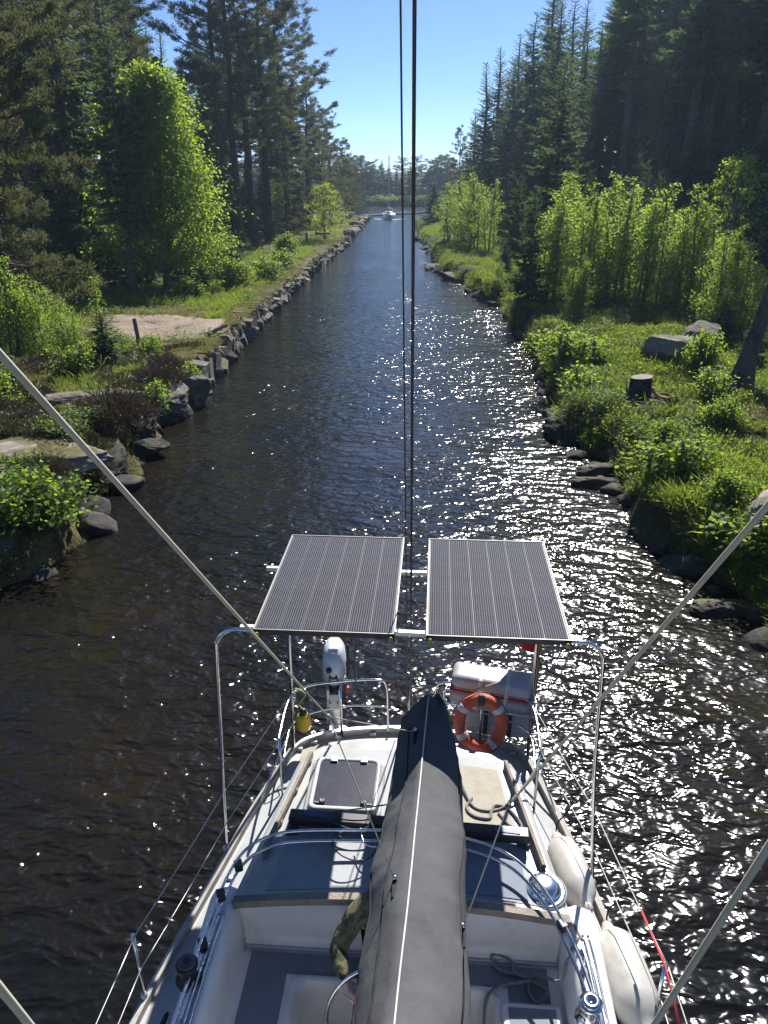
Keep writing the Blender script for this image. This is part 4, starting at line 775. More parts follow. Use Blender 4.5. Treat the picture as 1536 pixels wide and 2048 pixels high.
    ('pinefar', 'distant_tree', 0.99, 236.38, 10.72, 'one of the distant trees on the far lake shore', 'tree', 'trees on the far lake shore', 1.7),
    ('spruce1', 'distant_tree', 1.78, 229.92, 9.13, 'one of the distant trees on the far lake shore', 'tree', 'trees on the far lake shore', 1.7),
    ('pine3', 'distant_tree', 3.07, 230.21, 7.7, 'one of the distant trees on the far lake shore', 'tree', 'trees on the far lake shore', 1.7),
    ('spruce1', 'distant_tree', 6.23, 232.91, 11.47, 'one of the distant trees on the far lake shore', 'tree', 'trees on the far lake shore', 1.7),
    ('pinefar', 'distant_tree', 6.54, 227.19, 7.57, 'one of the distant trees on the far lake shore', 'tree', 'trees on the far lake shore', 1.7),
    ('spruce1', 'distant_tree', 7.31, 234.36, 10.29, 'one of the distant trees on the far lake shore', 'tree', 'trees on the far lake shore', 1.7),
    ('spruce1', 'distant_tree', 8.05, 231.33, 10.35, 'one of the distant trees on the far lake shore', 'tree', 'trees on the far lake shore', 1.7),
    ('pinefar', 'distant_tree', 10.43, 227.03, 9.49, 'one of the distant trees on the far lake shore', 'tree', 'trees on the far lake shore', 1.7),
    ('pinefar', 'distant_tree', 11.87, 237.66, 9.46, 'one of the distant trees on the far lake shore', 'tree', 'trees on the far lake shore', 1.7),
    ('pine3', 'distant_tree', 11.78, 234.14, 10.1, 'one of the distant trees on the far lake shore', 'tree', 'trees on the far lake shore', 1.7),
    ('pine3', 'distant_tree', 14.91, 237.3, 10.79, 'one of the distant trees on the far lake shore', 'tree', 'trees on the far lake shore', 1.7),
    ('pinefar', 'distant_tree', 15.2, 237.79, 9.09, 'one of the distant trees on the far lake shore', 'tree', 'trees on the far lake shore', 1.7),
    ('spruce1', 'distant_tree', 17.02, 237.04, 10.13, 'one of the distant trees on the far lake shore', 'tree', 'trees on the far lake shore', 1.7),
    ('spruce1', 'distant_tree', 17.62, 234.78, 9.13, 'one of the distant trees on the far lake shore', 'tree', 'trees on the far lake shore', 1.7),
    ('pinefar', 'distant_tree', 18.62, 232.74, 9.47, 'one of the distant trees on the far lake shore', 'tree', 'trees on the far lake shore', 1.7),
    ('spruce1', 'distant_tree', 20.25, 233.46, 8.92, 'one of the distant trees on the far lake shore', 'tree', 'trees on the far lake shore', 1.7),
    ('pinefar', 'distant_tree', 21.58, 227.82, 8.04, 'one of the distant trees on the far lake shore', 'tree', 'trees on the far lake shore', 1.7),
    ('pinefar', 'distant_tree', 23.39, 234.96, 7.11, 'one of the distant trees on the far lake shore', 'tree', 'trees on the far lake shore', 1.7),
    ('pinefar', 'distant_tree', 24.45, 238.98, 10.16, 'one of the distant trees on the far lake shore', 'tree', 'trees on the far lake shore', 1.7),
    ('pinefar', 'distant_tree', 24.35, 229.63, 9.91, 'one of the distant trees on the far lake shore', 'tree', 'trees on the far lake shore', 1.7),
    ('pinefar', 'distant_tree', 27.4, 238.93, 10.18, 'one of the distant trees on the far lake shore', 'tree', 'trees on the far lake shore', 1.7),
    ('pinefar', 'distant_tree', 27.63, 234.33, 8.86, 'one of the distant trees on the far lake shore', 'tree', 'trees on the far lake shore', 1.7),
    ('pinefar', 'distant_tree', 28.32, 227.52, 7.49, 'one of the distant trees on the far lake shore', 'tree', 'trees on the far lake shore', 1.7),
    ('pinefar', 'distant_tree', 30.01, 230.36, 9.57, 'one of the distant trees on the far lake shore', 'tree', 'trees on the far lake shore', 1.7),
    ('pine3', 'distant_tree', 30.74, 237.54, 7.6, 'one of the distant trees on the far lake shore', 'tree', 'trees on the far lake shore', 1.7),
    ('spruce1', 'distant_tree', 32.61, 235.23, 9.2, 'one of the distant trees on the far lake shore', 'tree', 'trees on the far lake shore', 1.7),
    ('spruce1', 'distant_tree', 33.71, 237.98, 7.62, 'one of the distant trees on the far lake shore', 'tree', 'trees on the far lake shore', 1.7),
    ('spruce1', 'distant_tree', 34.84, 237.93, 9.5, 'one of the distant trees on the far lake shore', 'tree', 'trees on the far lake shore', 1.7),
    ('lime1', 'broadleaf_tree', -100.9, 226, 1.8, 'pale green bush on the far shore left of the distant sailboat', 'tree', None, 1.6),
]
for kind, name, x, y, h, label, cat, group, wid in TREES:
    plant(kind, name, x, y, h, label, cat, group, wid)
# ================================================================== THE BOAT WE STAND ON
M['gel'] = mat('white_gelcoat', (.42, .42, .41), .34, var=.06, scale=2.6, dirt=(.30, .29, .265), dirt_amt=.4, bump=.03, bscale=9)
M['gelw'] = mat('cockpit_white_gelcoat', (.80, .795, .78), .35, var=.05, scale=3, dirt=(.66, .65, .62), dirt_amt=.3)
M['gelg'] = mat('pale_grey_deck_paint', (.33, .345, .35), .55, var=.10, scale=3, dirt=(.25, .255, .25), bump=.25, bscale=320)
M['seat'] = mat('blue_grey_nonskid', (.20, .23, .28), .7, var=.10, scale=5, bump=.35, bscale=260)
M['pad'] = mat('beige_mesh_pad', (.40, .36, .29), .8, var=.12, scale=8, bump=.5, bscale=180)
M['teak'] = mat('weathered_teak', (.27, .225, .18), .75, var=.3, scale=7, bump=.5, bscale=60)
M['oldrail'] = mat('silvered_old_teak', (.34, .32, .29), .75, var=.3, scale=5, dirt=(.20, .165, .13), dirt_amt=.35)
M['steel'] = mat('polished_stainless_steel', (.68, .69, .70), .16, metal=1.0, var=.10, scale=14)
M['alu'] = mat('anodised_aluminium', (.62, .62, .60), .38, metal=.85, var=.12, scale=9)
M['chrome'] = mat('chrome', (.72, .72, .72), .2, metal=1.0, var=.05, scale=9)
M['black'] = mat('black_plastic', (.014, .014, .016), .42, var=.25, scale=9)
M['acryl'] = mat('smoked_acrylic', (.022, .022, .035), .22, var=.5, scale=5, dirt=(.06, .06, .075))
M['canvas'] = mat('charcoal_canvas', (.10, .10, .104), .9, var=.2, scale=2.5, bump=.25, bscale=9, bdist=.03, spec=.15)
M['seam'] = mat('dark_seam_tape', (.012, .012, .014), .8)
M['cord'] = mat('white_braided_cord', (.60, .58, .52), .8, var=.06, scale=6)
M['jack'] = mat('cream_polyester_line', (.46, .42, .32), .8, var=.08, scale=6)
M['rope'] = mat('grey_speckled_rope', (.27, .27, .26), .9, var=.55, scale=90, bump=.6, bscale=250)
M['greenline'] = mat('dark_green_cord', (.02, .07, .05), .7)
M['redline'] = mat('red_cord', (.55, .03, .03), .7)
M['wire'] = mat('stainless_wire', (.5, .5, .5), .35, metal=.9)
M['darkstay'] = mat('dark_rigging_rod', (.06, .055, .055), .5, metal=.3)
M['fender'] = mat('off_white_fender_vinyl', (.44, .425, .39), .38, var=.08, scale=4, dirt=(.33, .30, .25), dirt_amt=.3, bump=.06, bscale=12)
M['orange'] = mat('faded_orange_foam', (.50, .085, .03), .6, var=.2, scale=7, bump=.2, bscale=80)
M['tape'] = mat('silver_reflective_tape', (.55, .53, .50), .4, var=.1)
M['cowl'] = mat('pale_grey_engine_paint', (.52, .55, .56), .28, var=.06, scale=6, coat=.3)
M['dgrey'] = mat('dark_grey_metal', (.07, .07, .075), .45, metal=.4)
M['red'] = mat('red_flag_cloth', (.45, .012, .02), .85, var=.2, scale=9)
M['wood'] = mat('varnished_wood', (.25, .13, .06), .45, var=.25, scale=12)
M['yellow'] = mat('yellow_float_plastic', (.66, .42, .02), .4, var=.12)
M['lime_plastic'] = mat('lime_end_cap', (.30, .31, .05), .5)

HW = np.array([(-4.9, .04), (-4.4, .55), (-3.5, 1.05), (-2, 1.52), (-.5, 1.76), (1, 1.86), (2, 1.85), (3.2, 1.765), (3.5, 1.72), (4.2, 1.58), (4.75, 1.47), (5.2, 1.38), (5.7, 1.25), (6.0, 1.17)])
def hw(y): return float(np.interp(y, HW[:, 0], HW[:, 1]))
boat = empty('sailboat', (0, 0, 0), label='white sailboat carrying the camera, its stern deck filling the lower photo', cat='sailboat')
yl = list(np.linspace(-4.9, 6.0, 40))
stern = [(1.10, 6.12), (.9, 6.24), (.55, 6.35), (0, 6.40), (-.55, 6.35), (-.9, 6.24), (-1.10, 6.12)]
OUT = [(hw(y), y) for y in yl] + stern + [(-hw(y), y) for y in yl[::-1]]
def ring(k, z, ry=0.0): return [(x * k, (y - 1) * (1 - ry) + 1, z) for x, y in OUT]
hm = MB(); hm.loft([ring(.35, -.7, .22), ring(.72, -.35, .13), ring(.9, 0, .055), ring(.965, .4, .03), ring(.99, .85, .012), ring(1, 1.17)], cap0=True)
hm.build('hull', M['gel'], boat)
# deck with the cockpit left open
dm = MB(); ysd = sorted(set(list(np.linspace(-4.9, 6.0, 45)) + [2.2, 3.90])); XC = 1.16
for a, b in zip(ysd, ysd[1:]):
    ha, hb = hw(a), hw(b); xa = [-1, -.62, .62, 1]
    inside = a >= 2.19 and b <= 3.905
    for s in (-1, 1):
        ia, ib = (XC, XC) if (2.19 <= a <= 3.905 or inside) and inside else (0, 0)
        dm.add([(s * ia, a, 1.18), (s * ha, a, 1.18), (s * hb, b, 1.18), (s * ib, b, 1.18)], [(0, 1, 2, 3)])
dm.add([(hw(6), 6.0, 1.18)] + [(x, y, 1.18) for x, y in stern] + [(-hw(6), 6.0, 1.18)], [tuple(range(9))])
dm.build('deck', M['gel'], boat)
for s in (-1, 1):
    rm = MB(); pts = [(s * (hw(y) - .005), y, 1.205) for y in np.linspace(-4.5, 6.0, 60)]
    rings = []
    for (x, y, z) in pts: rings.append([(x - .028, y, z - .03), (x + .028, y, z - .03), (x + .024, y, z + .035), (x - .024, y, z + .035)])
    rm.loft(rings, cap0=True, cap1=True, smooth=False); rm.build('toe_rail', M['oldrail'], boat)
    sm = MB(); pts = [(s * (hw(y) + .012), y, 1.10) for y in np.linspace(-4.5, 5.9, 50)]; sm.tube(pts, .022, 6); sm.build('rubbing_strake', M['alu'], boat)
# aft rail: perforated aluminium toe rail round the stern
rail = bez([(-1.15, 6.0, 1.2), (-1.06, 6.13, 1.2), (-.85, 6.25, 1.2), (-.5, 6.34, 1.2), (0, 6.385, 1.2), (.5, 6.34, 1.2), (.85, 6.25, 1.2), (1.06, 6.13, 1.2), (1.15, 6.0, 1.2)], 8)
am = MB(); am.loft([[(p.x, p.y - .02, 1.18), (p.x, p.y + .02, 1.18), (p.x, p.y + .02, 1.25), (p.x, p.y - .02, 1.25)] for p in rail], cap0=True, cap1=True, smooth=False); am.build('stern_toe_rail', M['alu'], boat)
for k in range(5, len(rail) - 5, 7):
    q = MB(); q.box((rail[k].x - .035, rail[k].y - .06, 1.183), (rail[k].x + .035, rail[k].y - .025, 1.215), .006); q.build('rail_bracket', M['gel'], boat)

# aft cabin
def cab(y): return 1.24 + (0.96 - 1.24) * (y - 3.9) / (5.5 - 3.9)
def camber(x, y): return 1.70 - .075 * (x / 1.2) ** 2 - .03 * max(0, (y - 5.0)) ** 2
cyl = list(np.linspace(3.93, 5.35, 12)); CO = [(cab(y), y) for y in cyl] + [(.93, 5.50), (.80, 5.60), (.4, 5.68), (0, 5.70), (-.4, 5.68), (-.80, 5.60), (-.93, 5.50)] + [(-cab(y), y) for y in cyl[::-1]]
def cring(off, dz, z=None):
    cx, cy = 0, 4.6; out = []
    for x, y in CO:
        xx = x - off * np.sign(x) * (abs(x) > .3); yy = y - off * sst(5.3, 5.6, y) if y > 4 else y
        out.append((float(xx), float(yy), z if z is not None else camber(xx, yy) + dz))
    return out
cm = MB(); cm.loft([cring(-.07, 0, 1.15), cring(-.035, 0, 1.42), cring(0, -.055), cring(.02, -.02), cring(.06, 0)], closed=False)
# roof skin
nn = len(CO); inner = cring(.06, 0); half = nn // 2
rows = []
for i in range(half + 1):
    a, b = inner[i], inner[nn - 1 - i]; rows.append([(a[0] + (b[0] - a[0]) * t, a[1] + (b[1] - a[1]) * t, camber(a[0] + (b[0] - a[0]) * t, a[1])) for t in np.linspace(0, 1, 9)])
cm.loft(rows, closed=False); cabin = cm.build('aft_cabin', M['gel'], boat)
def deckpanel(name, poly, m, dz=.004, parent=None, z=None, nsub=6):
    q = MB(); a, b, c, d = [Vector((*p, 0)) for p in poly]; V = []
    for i in range(nsub + 1):
        for j in range(nsub + 1):
            u, w = i / nsub, j / nsub; p = a.lerp(b, u).lerp(d.lerp(c, u), w); V.append((p.x, p.y, (camber(p.x, p.y) if z is None else z) + dz))
    q.add(V, [(i * (nsub + 1) + j, i * (nsub + 1) + j + 1, (i + 1) * (nsub + 1) + j + 1, (i + 1) * (nsub + 1) + j) for i in range(nsub) for j in range(nsub)], True); return q.build(name, m, parent or boat)
deckpanel('nonskid_panel', [(-.98, 3.99), (.02, 4.02), (.02, 5.52), (-.78, 5.46)], M['gelg'], .004)
deckpanel('nonskid_panel', [(.10, 4.02), (.98, 3.99), (.80, 5.46), (.10, 5.52)], M['gelg'], .004)
deckpanel('mesh_mat', [(.42, 4.58), (.88, 4.58), (.78, 5.33), (.42, 5.36)], M['pad'], .010)
deckpanel('mesh_mat', [(.42, 4.03), (.92, 4.02), (.90, 4.36), (.46, 4.40)], M['seat'], .010)
deckpanel('mesh_mat', [(-1.10, 5.75), (-.78, 5.80), (-.80, 6.18), (-1.06, 6.05)], M['pad'], .006, z=1.18)
deckpanel('nonskid_panel', [(-.70, 5.80), (.70, 5.80), (.62, 6.22), (-.62, 6.22)], M['gelg'], .006, z=1.18)
for s in (-1, 1):
    ys_ = np.linspace(2.0, 5.85, 14)
    q = MB(); q.add([(s * (cab(max(y, 3.9)) + .16 if y > 3.9 else 1.45), y, 1.1845) for y in ys_] + [(s * (hw(y) - .06), y, 1.1845) for y in ys_], [(i, i + 1, 14 + i + 1, 14 + i) for i in range(13)]); q.build('nonskid_panel', M['gelg'], boat)
    # teak handrail on the roof
    q = MB(); a = Vector((s * .86, 5.40, 0)); b = Vector((s * 1.06, 4.30, 0)); pts = []
    for t in np.linspace(0, 1, 12): p = a.lerp(b, t); p.z = camber(p.x, p.y) + .055; pts.append(p)
    q.loft([[p + Vector((-.02, 0, -.016)), p + Vector((.02, 0, -.016)), p + Vector((.014, 0, .018)), p + Vector((-.014, 0, .018))] for p in pts], cap0=True, cap1=True, smooth=False)
    hr = q.build('handrail', M['teak'], boat)
    for t in (0.03, .35, .67, .97):
        p = a.lerp(b, t); z = camber(p.x, p.y); q = MB(); q.box((p.x - .018, p.y - .06, z - .005), (p.x + .018, p.y + .06, z + .042), .008); q.build('handrail_foot', M['teak'], hr)
# teak trim over the cockpit bulkhead
q = MB(); tr = [(x, 3.905 + .03 * (1 - (x / 1.2) ** 2), camber(x, 3.95) + .008) for x in np.linspace(-1.2, 1.2, 24)]
q.loft([[(x, y - .028, z - .05), (x, y + .03, z - .05), (x, y + .03, z + .012), (x, y - .028, z + .012)] for x, y, z in tr], cap0=True, cap1=True, smooth=False); q.build('bulkhead_trim', M['teak'], boat)

# hatch
H = Vector((-.505, 5.0, 0)); H.z = camber(H.x, H.y)
hx = MB()
def rrect(w, h, r, z, n=6):
    o = []
    for cx, cy, a0 in ((w - r, h - r, 0), (-w + r, h - r, 90), (-w + r, -h + r, 180), (w - r, -h + r, 270)):
        for k in range(n + 1): a = R(a0 + 90 * k / n); o.append((H.x + cx + r * math.cos(a), H.y + cy + r * math.sin(a), H.z + z))
    return o
hx.loft([rrect(.325, .35, .09, -.04), rrect(.32, .345, .09, .025), rrect(.30, .325, .08, .035), rrect(.285, .31, .07, .04), rrect(.28, .305, .06, .07), rrect(.268, .292, .05, .077), rrect(.245, .268, .045, .075), rrect(.242, .265, .045, .062)], smooth=True)
hatch = hx.build('hatch', M['gel'], boat)
q = MB(); q.loft([rrect(.243, .266, .045, .060), rrect(.243, .266, .045, .069)], cap0=True, cap1=True, smooth=False); q.build('pane', M['acryl'], hatch)
for s in (-1, 1):
    q = MB(); q.box((H.x + s * .13 - .03, H.y + .24, H.z + .068), (H.x + s * .13 + .03, H.y + .30, H.z + .09), .006); q.build('hinge', M['alu'], hatch)
    q = MB(); q.lathe([(.026, 0), (.026, .018), (.016, .024), (.012, .022)], (H.x + s * .17, H.y - .225, H.z + .069)); q.box((H.x + s * .17 - .02, H.y - .25, H.z + .069), (H.x + s * .17 + s * .07, H.y - .228, H.z + .083), .004); q.build('latch', M['dgrey'], hatch)

# black mainsheet traveller across the roof, with its lashed lines
q = MB(); q.obox((.03, 4.565, camber(0, 4.56) + .055), (.94, .055, .04), Matrix.Rotation(R(-2.2), 3, 'Z'), .012); trav = q.build('mainsheet_traveller', M['black'], boat)
blue = mat('dark_blue_label', (.03, .05, .16), .5)
for x0, yy in ((-.70, 4.60), (.80, 4.535)):
    q = MB(); q.obox((x0, yy, camber(0, 4.56) + .097), (.10, .028, .004), Matrix.Rotation(R(-6), 3, 'Z'), .002); q.build('label_patch', blue, trav)
for x in (-.88, .93, .18):
    q = MB(); q.box((x - .05, 4.5, camber(x, 4.55) - .01), (x + .05, 4.62, camber(x, 4.55) + .03), .01); q.build('traveller_foot', M['dgrey'], trav)
for k, pts in enumerate([[(-.55, 4.60, 1.83), (-.3, 4.63, 1.86), (.0, 4.72, 1.84), (.25, 4.70, 1.85)], [(-.6, 4.52, 1.82), (-.35, 4.46, 1.80), (-.1, 4.56, 1.85), (.2, 4.66, 1.86)], [(-.58, 4.50, 1.76), (-.4, 4.40, 1.74), (-.15, 4.46, 1.78), (.1, 4.60, 1.84)]]):
    q = MB(); q.tube(bez(pts, 8), .006, 5); q.build('control_line', M['greenline'], trav)

# stainless hood frame folded down round the cockpit
for dz, dr, dy in ((0, .012, 0), (-.05, .012, -.055)):
    pts = [(-1.33, 2.6, 1.70), (-1.32, 3.2, 1.71), (-1.29, 3.78, 1.74), (-1.20, 4.16, 1.79), (-1.03, 4.32, 1.82), (-.75, 4.385, 1.84), (0, 4.41, 1.86), (.45, 4.385, 1.85), (.80, 4.27, 1.82), (1.02, 4.02, 1.78), (1.16, 3.68, 1.74), (1.24, 3.3, 1.72), (1.30, 2.6, 1.70)]
    q = MB(); q.tube(bez([(x * (1 + dy * .25), y + dy, z + dz) for x, y, z in pts], 8), dr, 8); hoop = q.build('hood_frame', M['steel'], boat)
for x, y, z in ((-1.27, 3.86, 1.735), (-1.20, 4.10, 1.76), (1.12, 3.78, 1.73), (-1.30, 3.50, 1.70)):
    q = MB(); q.obox((x, y, z), (.03, .04, .03), Matrix.Rotation(.4, 3, 'Z'), .012); q.build('frame_clamp', M['black'], hoop)
q = MB(); q.tube([Vector((-.36 + .17 * math.cos(a), 4.33 + .16 * math.sin(a), 1.80 + .02 * math.sin(a * 2))) for a in np.linspace(2.2, 7.2, 28)], .006, 5); q.build('cable_loop', M['black'], boat)
q = MB(); q.tube(bez([(-.33, 4.45, 1.84), (-.28, 4.30, 1.83), (-.16, 4.28, 1.84), (-.12, 4.42, 1.85)], 8), .006, 5); q.build('cable_loop', M['steel'], boat)

# cockpit: bulkhead, seats, foot well, coamings
q = MB(); q.loft([[(x, 3.93 + .02 * (1 - (x / 1.2) ** 2), camber(x, 3.95) - .045) for x in np.linspace(-1.18, 1.18, 20)], [(x, 3.95, 1.45) for x in np.linspace(-1.17, 1.17, 20)], [(x, 3.97, 1.24) for x in np.linspace(-1.16, 1.16, 20)], [(x, 3.94, 1.19) for x in np.linspace(-1.15, 1.15, 20)], [(x, 3.90, 1.17) for x in np.linspace(-1.14, 1.14, 20)]], closed=False); q.build('cockpit_bulkhead', M['gelw'], boat)
WX0, WX1, WY = -.72, .68, 3.67
q = MB()
q.add([(-XC, 2.2, 1.15), (WX0, 2.2, 1.15), (WX0, WY, 1.15), (WX1, WY, 1.15), (WX1, 2.2, 1.15), (XC, 2.2, 1.15), (XC, 3.96, 1.15), (-XC, 3.96, 1.15)], [(0, 1, 2, 7), (2, 3, 6, 7), (4, 5, 6, 3)])
q.build('cockpit_seat', M['gelw'], boat)
for nm, poly in (('seat_nonskid', [(-1.09, 2.3), (-.80, 2.3), (-.80, 3.72), (-1.09, 3.88)]), ('seat_nonskid', [(-1.09, 3.88), (-.80, 3.72), (.78, 3.72), (1.07, 3.88)]), ('seat_nonskid', [(.78, 3.72), (.78, 3.62), (1.07, 3.62), (1.07, 3.88)])):
    deckpanel(nm, poly, M['seat'], .006, z=1.15, nsub=2)
q = MB()   # foot well with a rolled edge
well = [(WX0, 2.2), (WX0, WY - .10), (WX0 + .03, WY - .03), (WX0 + .10, WY), (WX1 - .10, WY), (WX1 - .03, WY - .03), (WX1, WY - .10), (WX1, 2.2)]
def wr(off, z): cx, cy = (WX0 + WX1) / 2, 2.9; return [(x + off * np.sign(x - cx), y + (off if y > 3.5 else 0), z) for x, y in well]
q.loft([wr(.05, 1.150), wr(.04, 1.168), wr(.015, 1.168), wr(0, 1.15), wr(-.02, 1.08), wr(-.05, .60)], closed=False); q.add(wr(-.05, .60), [tuple(range(8))]); q.build('foot_well', M['gelw'], boat)
for s in (-1, 1):
    q = MB(); sec = []
    for y in np.linspace(2.1, 4.02, 12): sec.append([(s * 1.15, y, 1.12), (s * 1.17, y, 1.50), (s * 1.20, y, 1.62), (s * 1.25, y, 1.645), (s * 1.36, y, 1.60), (s * 1.41, y, 1.50), (s * 1.46, y, 1.17)])
    q.loft(sec, closed=False, cap0=True, cap1=True); q.build('coaming', M['gelw'], boat)
# starboard locker with raised lid
q = MB(); q.box((.72, 2.9, 1.12), (1.12, 3.56, 1.24), .025); lk = q.build('locker', M['gelw'], boat)
deckpanel('locker_pad', [(.76, 2.95), (1.08, 2.95), (1.08, 3.52), (.76, 3.52)], M['seat'], .004, lk, z=1.24, nsub=1)
# wheel on its pedestal
q = MB(); q.loft([[(-.06 + w * math.cos(a), 3.02 + w * .8 * math.sin(a), z) for a in np.linspace(0, 6.283, 20, endpoint=False)] for w, z in ((.16, .6), (.13, .9), (.12, 1.2), (.15, 1.35), (.13, 1.42))], cap1=True); ped = q.build('steering_pedestal', M['gel'], boat)
WC = Vector((-.06, 3.30, 1.33)); tilt = Matrix.Rotation(R(72), 3, 'X')
q = MB(); q.tube([WC + tilt @ Vector((.39 * math.cos(a), .39 * math.sin(a), 0)) for a in np.linspace(0, 6.283, 48, endpoint=False)], .013, 8, closed=True); wh = q.build('steering_wheel', M['chrome'], boat)
for k in range(6):
    a = k * math.pi / 3 + .45; q = MB(); q.tube([WC + tilt @ Vector((0, 0, .05)), WC + tilt @ Vector((.38 * math.cos(a), .38 * math.sin(a), 0))], .006, 6); q.build('spoke', M['chrome'], wh)
q = MB(); q.lathe([(.045, -.05), (.045, .05), (.02, .06)], WC + tilt @ Vector((0, 0, .03)), tilt); q.tube([WC, (-.06, 3.08, 1.28)], .02); q.build('hub', M['chrome'], wh)
# winches, cleats, tracks
def winch(x, y, z, m, m2):
    q = MB(); q.lathe([(.085, 0), (.085, .03), (.062, .045), (.055, .09), (.066, .13), (.072, .15), (.070, .165)], (x, y, z)); w = q.build('winch', m, boat)
    q = MB(); q.lathe([(.058, .166), (.06, .178), (.045, .186), (.022, .186), (.02, .170), (.0, .170)], (x, y, z)); q.build('winch_cap', m2, w)
winch(-1.34, 3.30, 1.62, M['black'], M['dgrey']); winch(1.20, 3.20, 1.64, M['steel'], M['steel']); winch(-1.34, 2.7, 1.62, M['black'], M['dgrey'])
def track(x0, y0, x1, y1, z, n):
    d = Vector((x1 - x0, y1 - y0, 0)); q = MB(); q.obox(((x0 + x1) / 2, (y0 + y1) / 2, z), (.019, d.length / 2, .012), Matrix.Rotation(math.atan2(-d.x, d.y), 3, 'Z'), .004); t = q.build('genoa_track', M['alu'], boat)
    for k in range(n):
        p = Vector((x0, y0, z)) + d * ((k + .5) / n); h = MB(); h.lathe([(.008, .0125), (.008, .0135)], p, n=8); h.build('track_hole', M['black'], t)
    h = MB(); h.obox((x1, y1, z + .01), (.03, .02, .025), Matrix.Identity(3), .006); h.build('track_stop', M['alu'], t)
track(-1.50, 3.55, -1.405, 4.45, 1.20, 14); track(1.52, 3.3, 1.44, 4.2, 1.20, 14)
for x, y, z in ((-1.31, 3.72, 1.655), (-1.27, 3.42, 1.66), (1.22, 3.52, 1.66), (-1.30, 2.95, 1.65)):
    q = MB(); q.tube([(x, y - .06, z + .03), (x + .01, y + .06, z + .03)], .010, 6); q.tube([(x, y - .02, z - .03), (x, y - .02, z + .03)], .012, 6); q.tube([(x, y + .02, z - .03), (x, y + .02, z + .03)], .012, 6); q.build('cleat', M['steel'], boat)
for s in (-1, 1):
    for off in (0, .035):
        q = MB(); q.tube(bez([(s * 1.26 + off, 2.3, 1.66), (s * 1.275 + off, 2.9, 1.67), (s * 1.27 + off, 3.5, 1.68), (s * 1.25 + off, 3.74, 1.70)], 6), .009, 6); q.build('coaming_rail', M['steel'], boat)
# chrome ventilator
q = MB(); q.lathe([(.165, 0), (.165, .012), (.15, .016), (.14, .014), (.125, .02), (.115, .05), (.10, .07), (.07, .085), (.03, .09), (.0, .09)], (1.035, 4.14, camber(1.035, 4.14) - .008)); v = q.build('ventilator', M['chrome'], boat)
q = MB(); q.lathe([(.175, -.01), (.175, .006), (.16, .008)], (1.035, 4.14, camber(1.035, 4.14) - .005)); q.build('ventilator_ring', M['gel'], v)

# stanchions, lifelines, pushpit
ST = {-1: [(-1.735, 3.43), (-1.80, 1.4), (-1.52, -1.6)], 1: [(1.70, 3.44), (1.80, 1.4), (1.52, -1.6)]}
for s in (-1, 1):
    for x, y in ST[s]:
        q = MB(); q.tube([(x, y, 1.2), (x - s * .0, y, 1.85)], .0125, 8); st = q.build('stanchion', M['steel'], boat)
        q = MB(); q.lathe([(.03, 0), (.028, .05), (.016, .09)], (x, y, 1.19), n=12); q.build('stanchion_base', M['alu'], st)
    for z in (1.84, 1.52):
        pts = [(s * 1.52, -1.6, z), (s * 1.80, 1.4, z), (s * 1.72, 3.435, z), (s * (1.47 if s < 0 else 1.5), 4.73, z), (s * 1.17, 5.98, z + .02)]
        for a, b in zip(pts, pts[1:]):
            q = MB(); q.tube(sag(a, b, .012), .0045 if s < 0 else .004, 5); q.build('lifeline', M['cord'] if s > 0 else M['wire'], boat)
q = MB(); q.tube([(1.685, 3.05, 1.845), (1.70, 3.44, 1.845), (1.645, 3.85, 1.845)], .008, 6); q.build('lifeline_sleeve', M['redline'], boat)
for s in (-1, 1):
    top = bez([(s * 1.16, 5.35, 1.80), (s * 1.16, 5.98, 1.84), (s * 1.02, 6.18, 1.85), (s * .70, 6.27, 1.86), (s * .34, 6.31, 1.87), (s * .25, 6.31, 1.80), (s * .235, 6.31, 1.55), (s * .23, 6.31, 1.22)], 8)
    q = MB(); q.tube(top, .0125, 8); pp = q.build('pushpit', M['steel'], boat)
    q = MB(); q.tube(bez([(s * 1.15, 5.5, 1.50), (s * 1.13, 6.05, 1.52), (s * .7, 6.29, 1.54), (s * .24, 6.31, 1.55)], 8), .009, 8); q.build('pushpit_midrail', M['steel'], pp)
    for x, y in ((1.15, 5.42), (.70, 6.27)):
        q = MB(); q.tube([(s * x, y, 1.19), (s * x, y, 1.84)], .0125, 8); q.build('pushpit_post', M['steel'], pp)
    q = MB(); q.tube([(s * 1.16, 5.98, 1.50), (s * 1.33, 5.30, 1.22)], .010, 8); q.build('pushpit_brace', M['steel'], pp)
# solar arch: front hoop and rear legs, aluminium cross bars
for s in (-1, 1):
    b0 = (-1.50, 4.74, 1.2) if s < 0 else (1.52, 4.60, 1.2)
    q = MB(); q.tube(bez([b0, (s * 1.455, 4.73, 2.2), (s * 1.41, 4.72, 3.15), (s * 1.39, 4.72, 3.30), (s * 1.31, 4.72, 3.385), (s * 1.18, 4.72, 3.40), (s * .9, 4.72, 3.40)], 8), .016, 10); ar = q.build('arch_leg', M['steel'], boat)
    q = MB(); q.lathe([(.035, 0), (.03, .03), (.02, .05)], b0, n=12); q.build('leg_foot', M['alu'], ar)
    q = MB(); q.tube([(s * 1.15, 6.02, 1.18), (s * 1.15, 6.10, 2.5), (s * 1.12, 6.15, 3.36)], .016, 10); q.build('arch_leg', M['steel'], boat)
    q = MB(); q.tube([(s * .55, 6.29, 1.85), (s * .55, 6.15, 3.36)], .012, 8) if s < 0 else q.tube([(s * 1.15, 5.3, 3.37), (s * 1.15, 6.15, 3.37)], .012, 8); q.build('arch_brace', M['dgrey'], boat)
for yb in (4.80, 5.74):
    q = MB(); q.box((-1.235, yb - .02, 3.355), (1.255, yb + .02, 3.388), .003); q.build('cross_bar', M['alu'], boat)
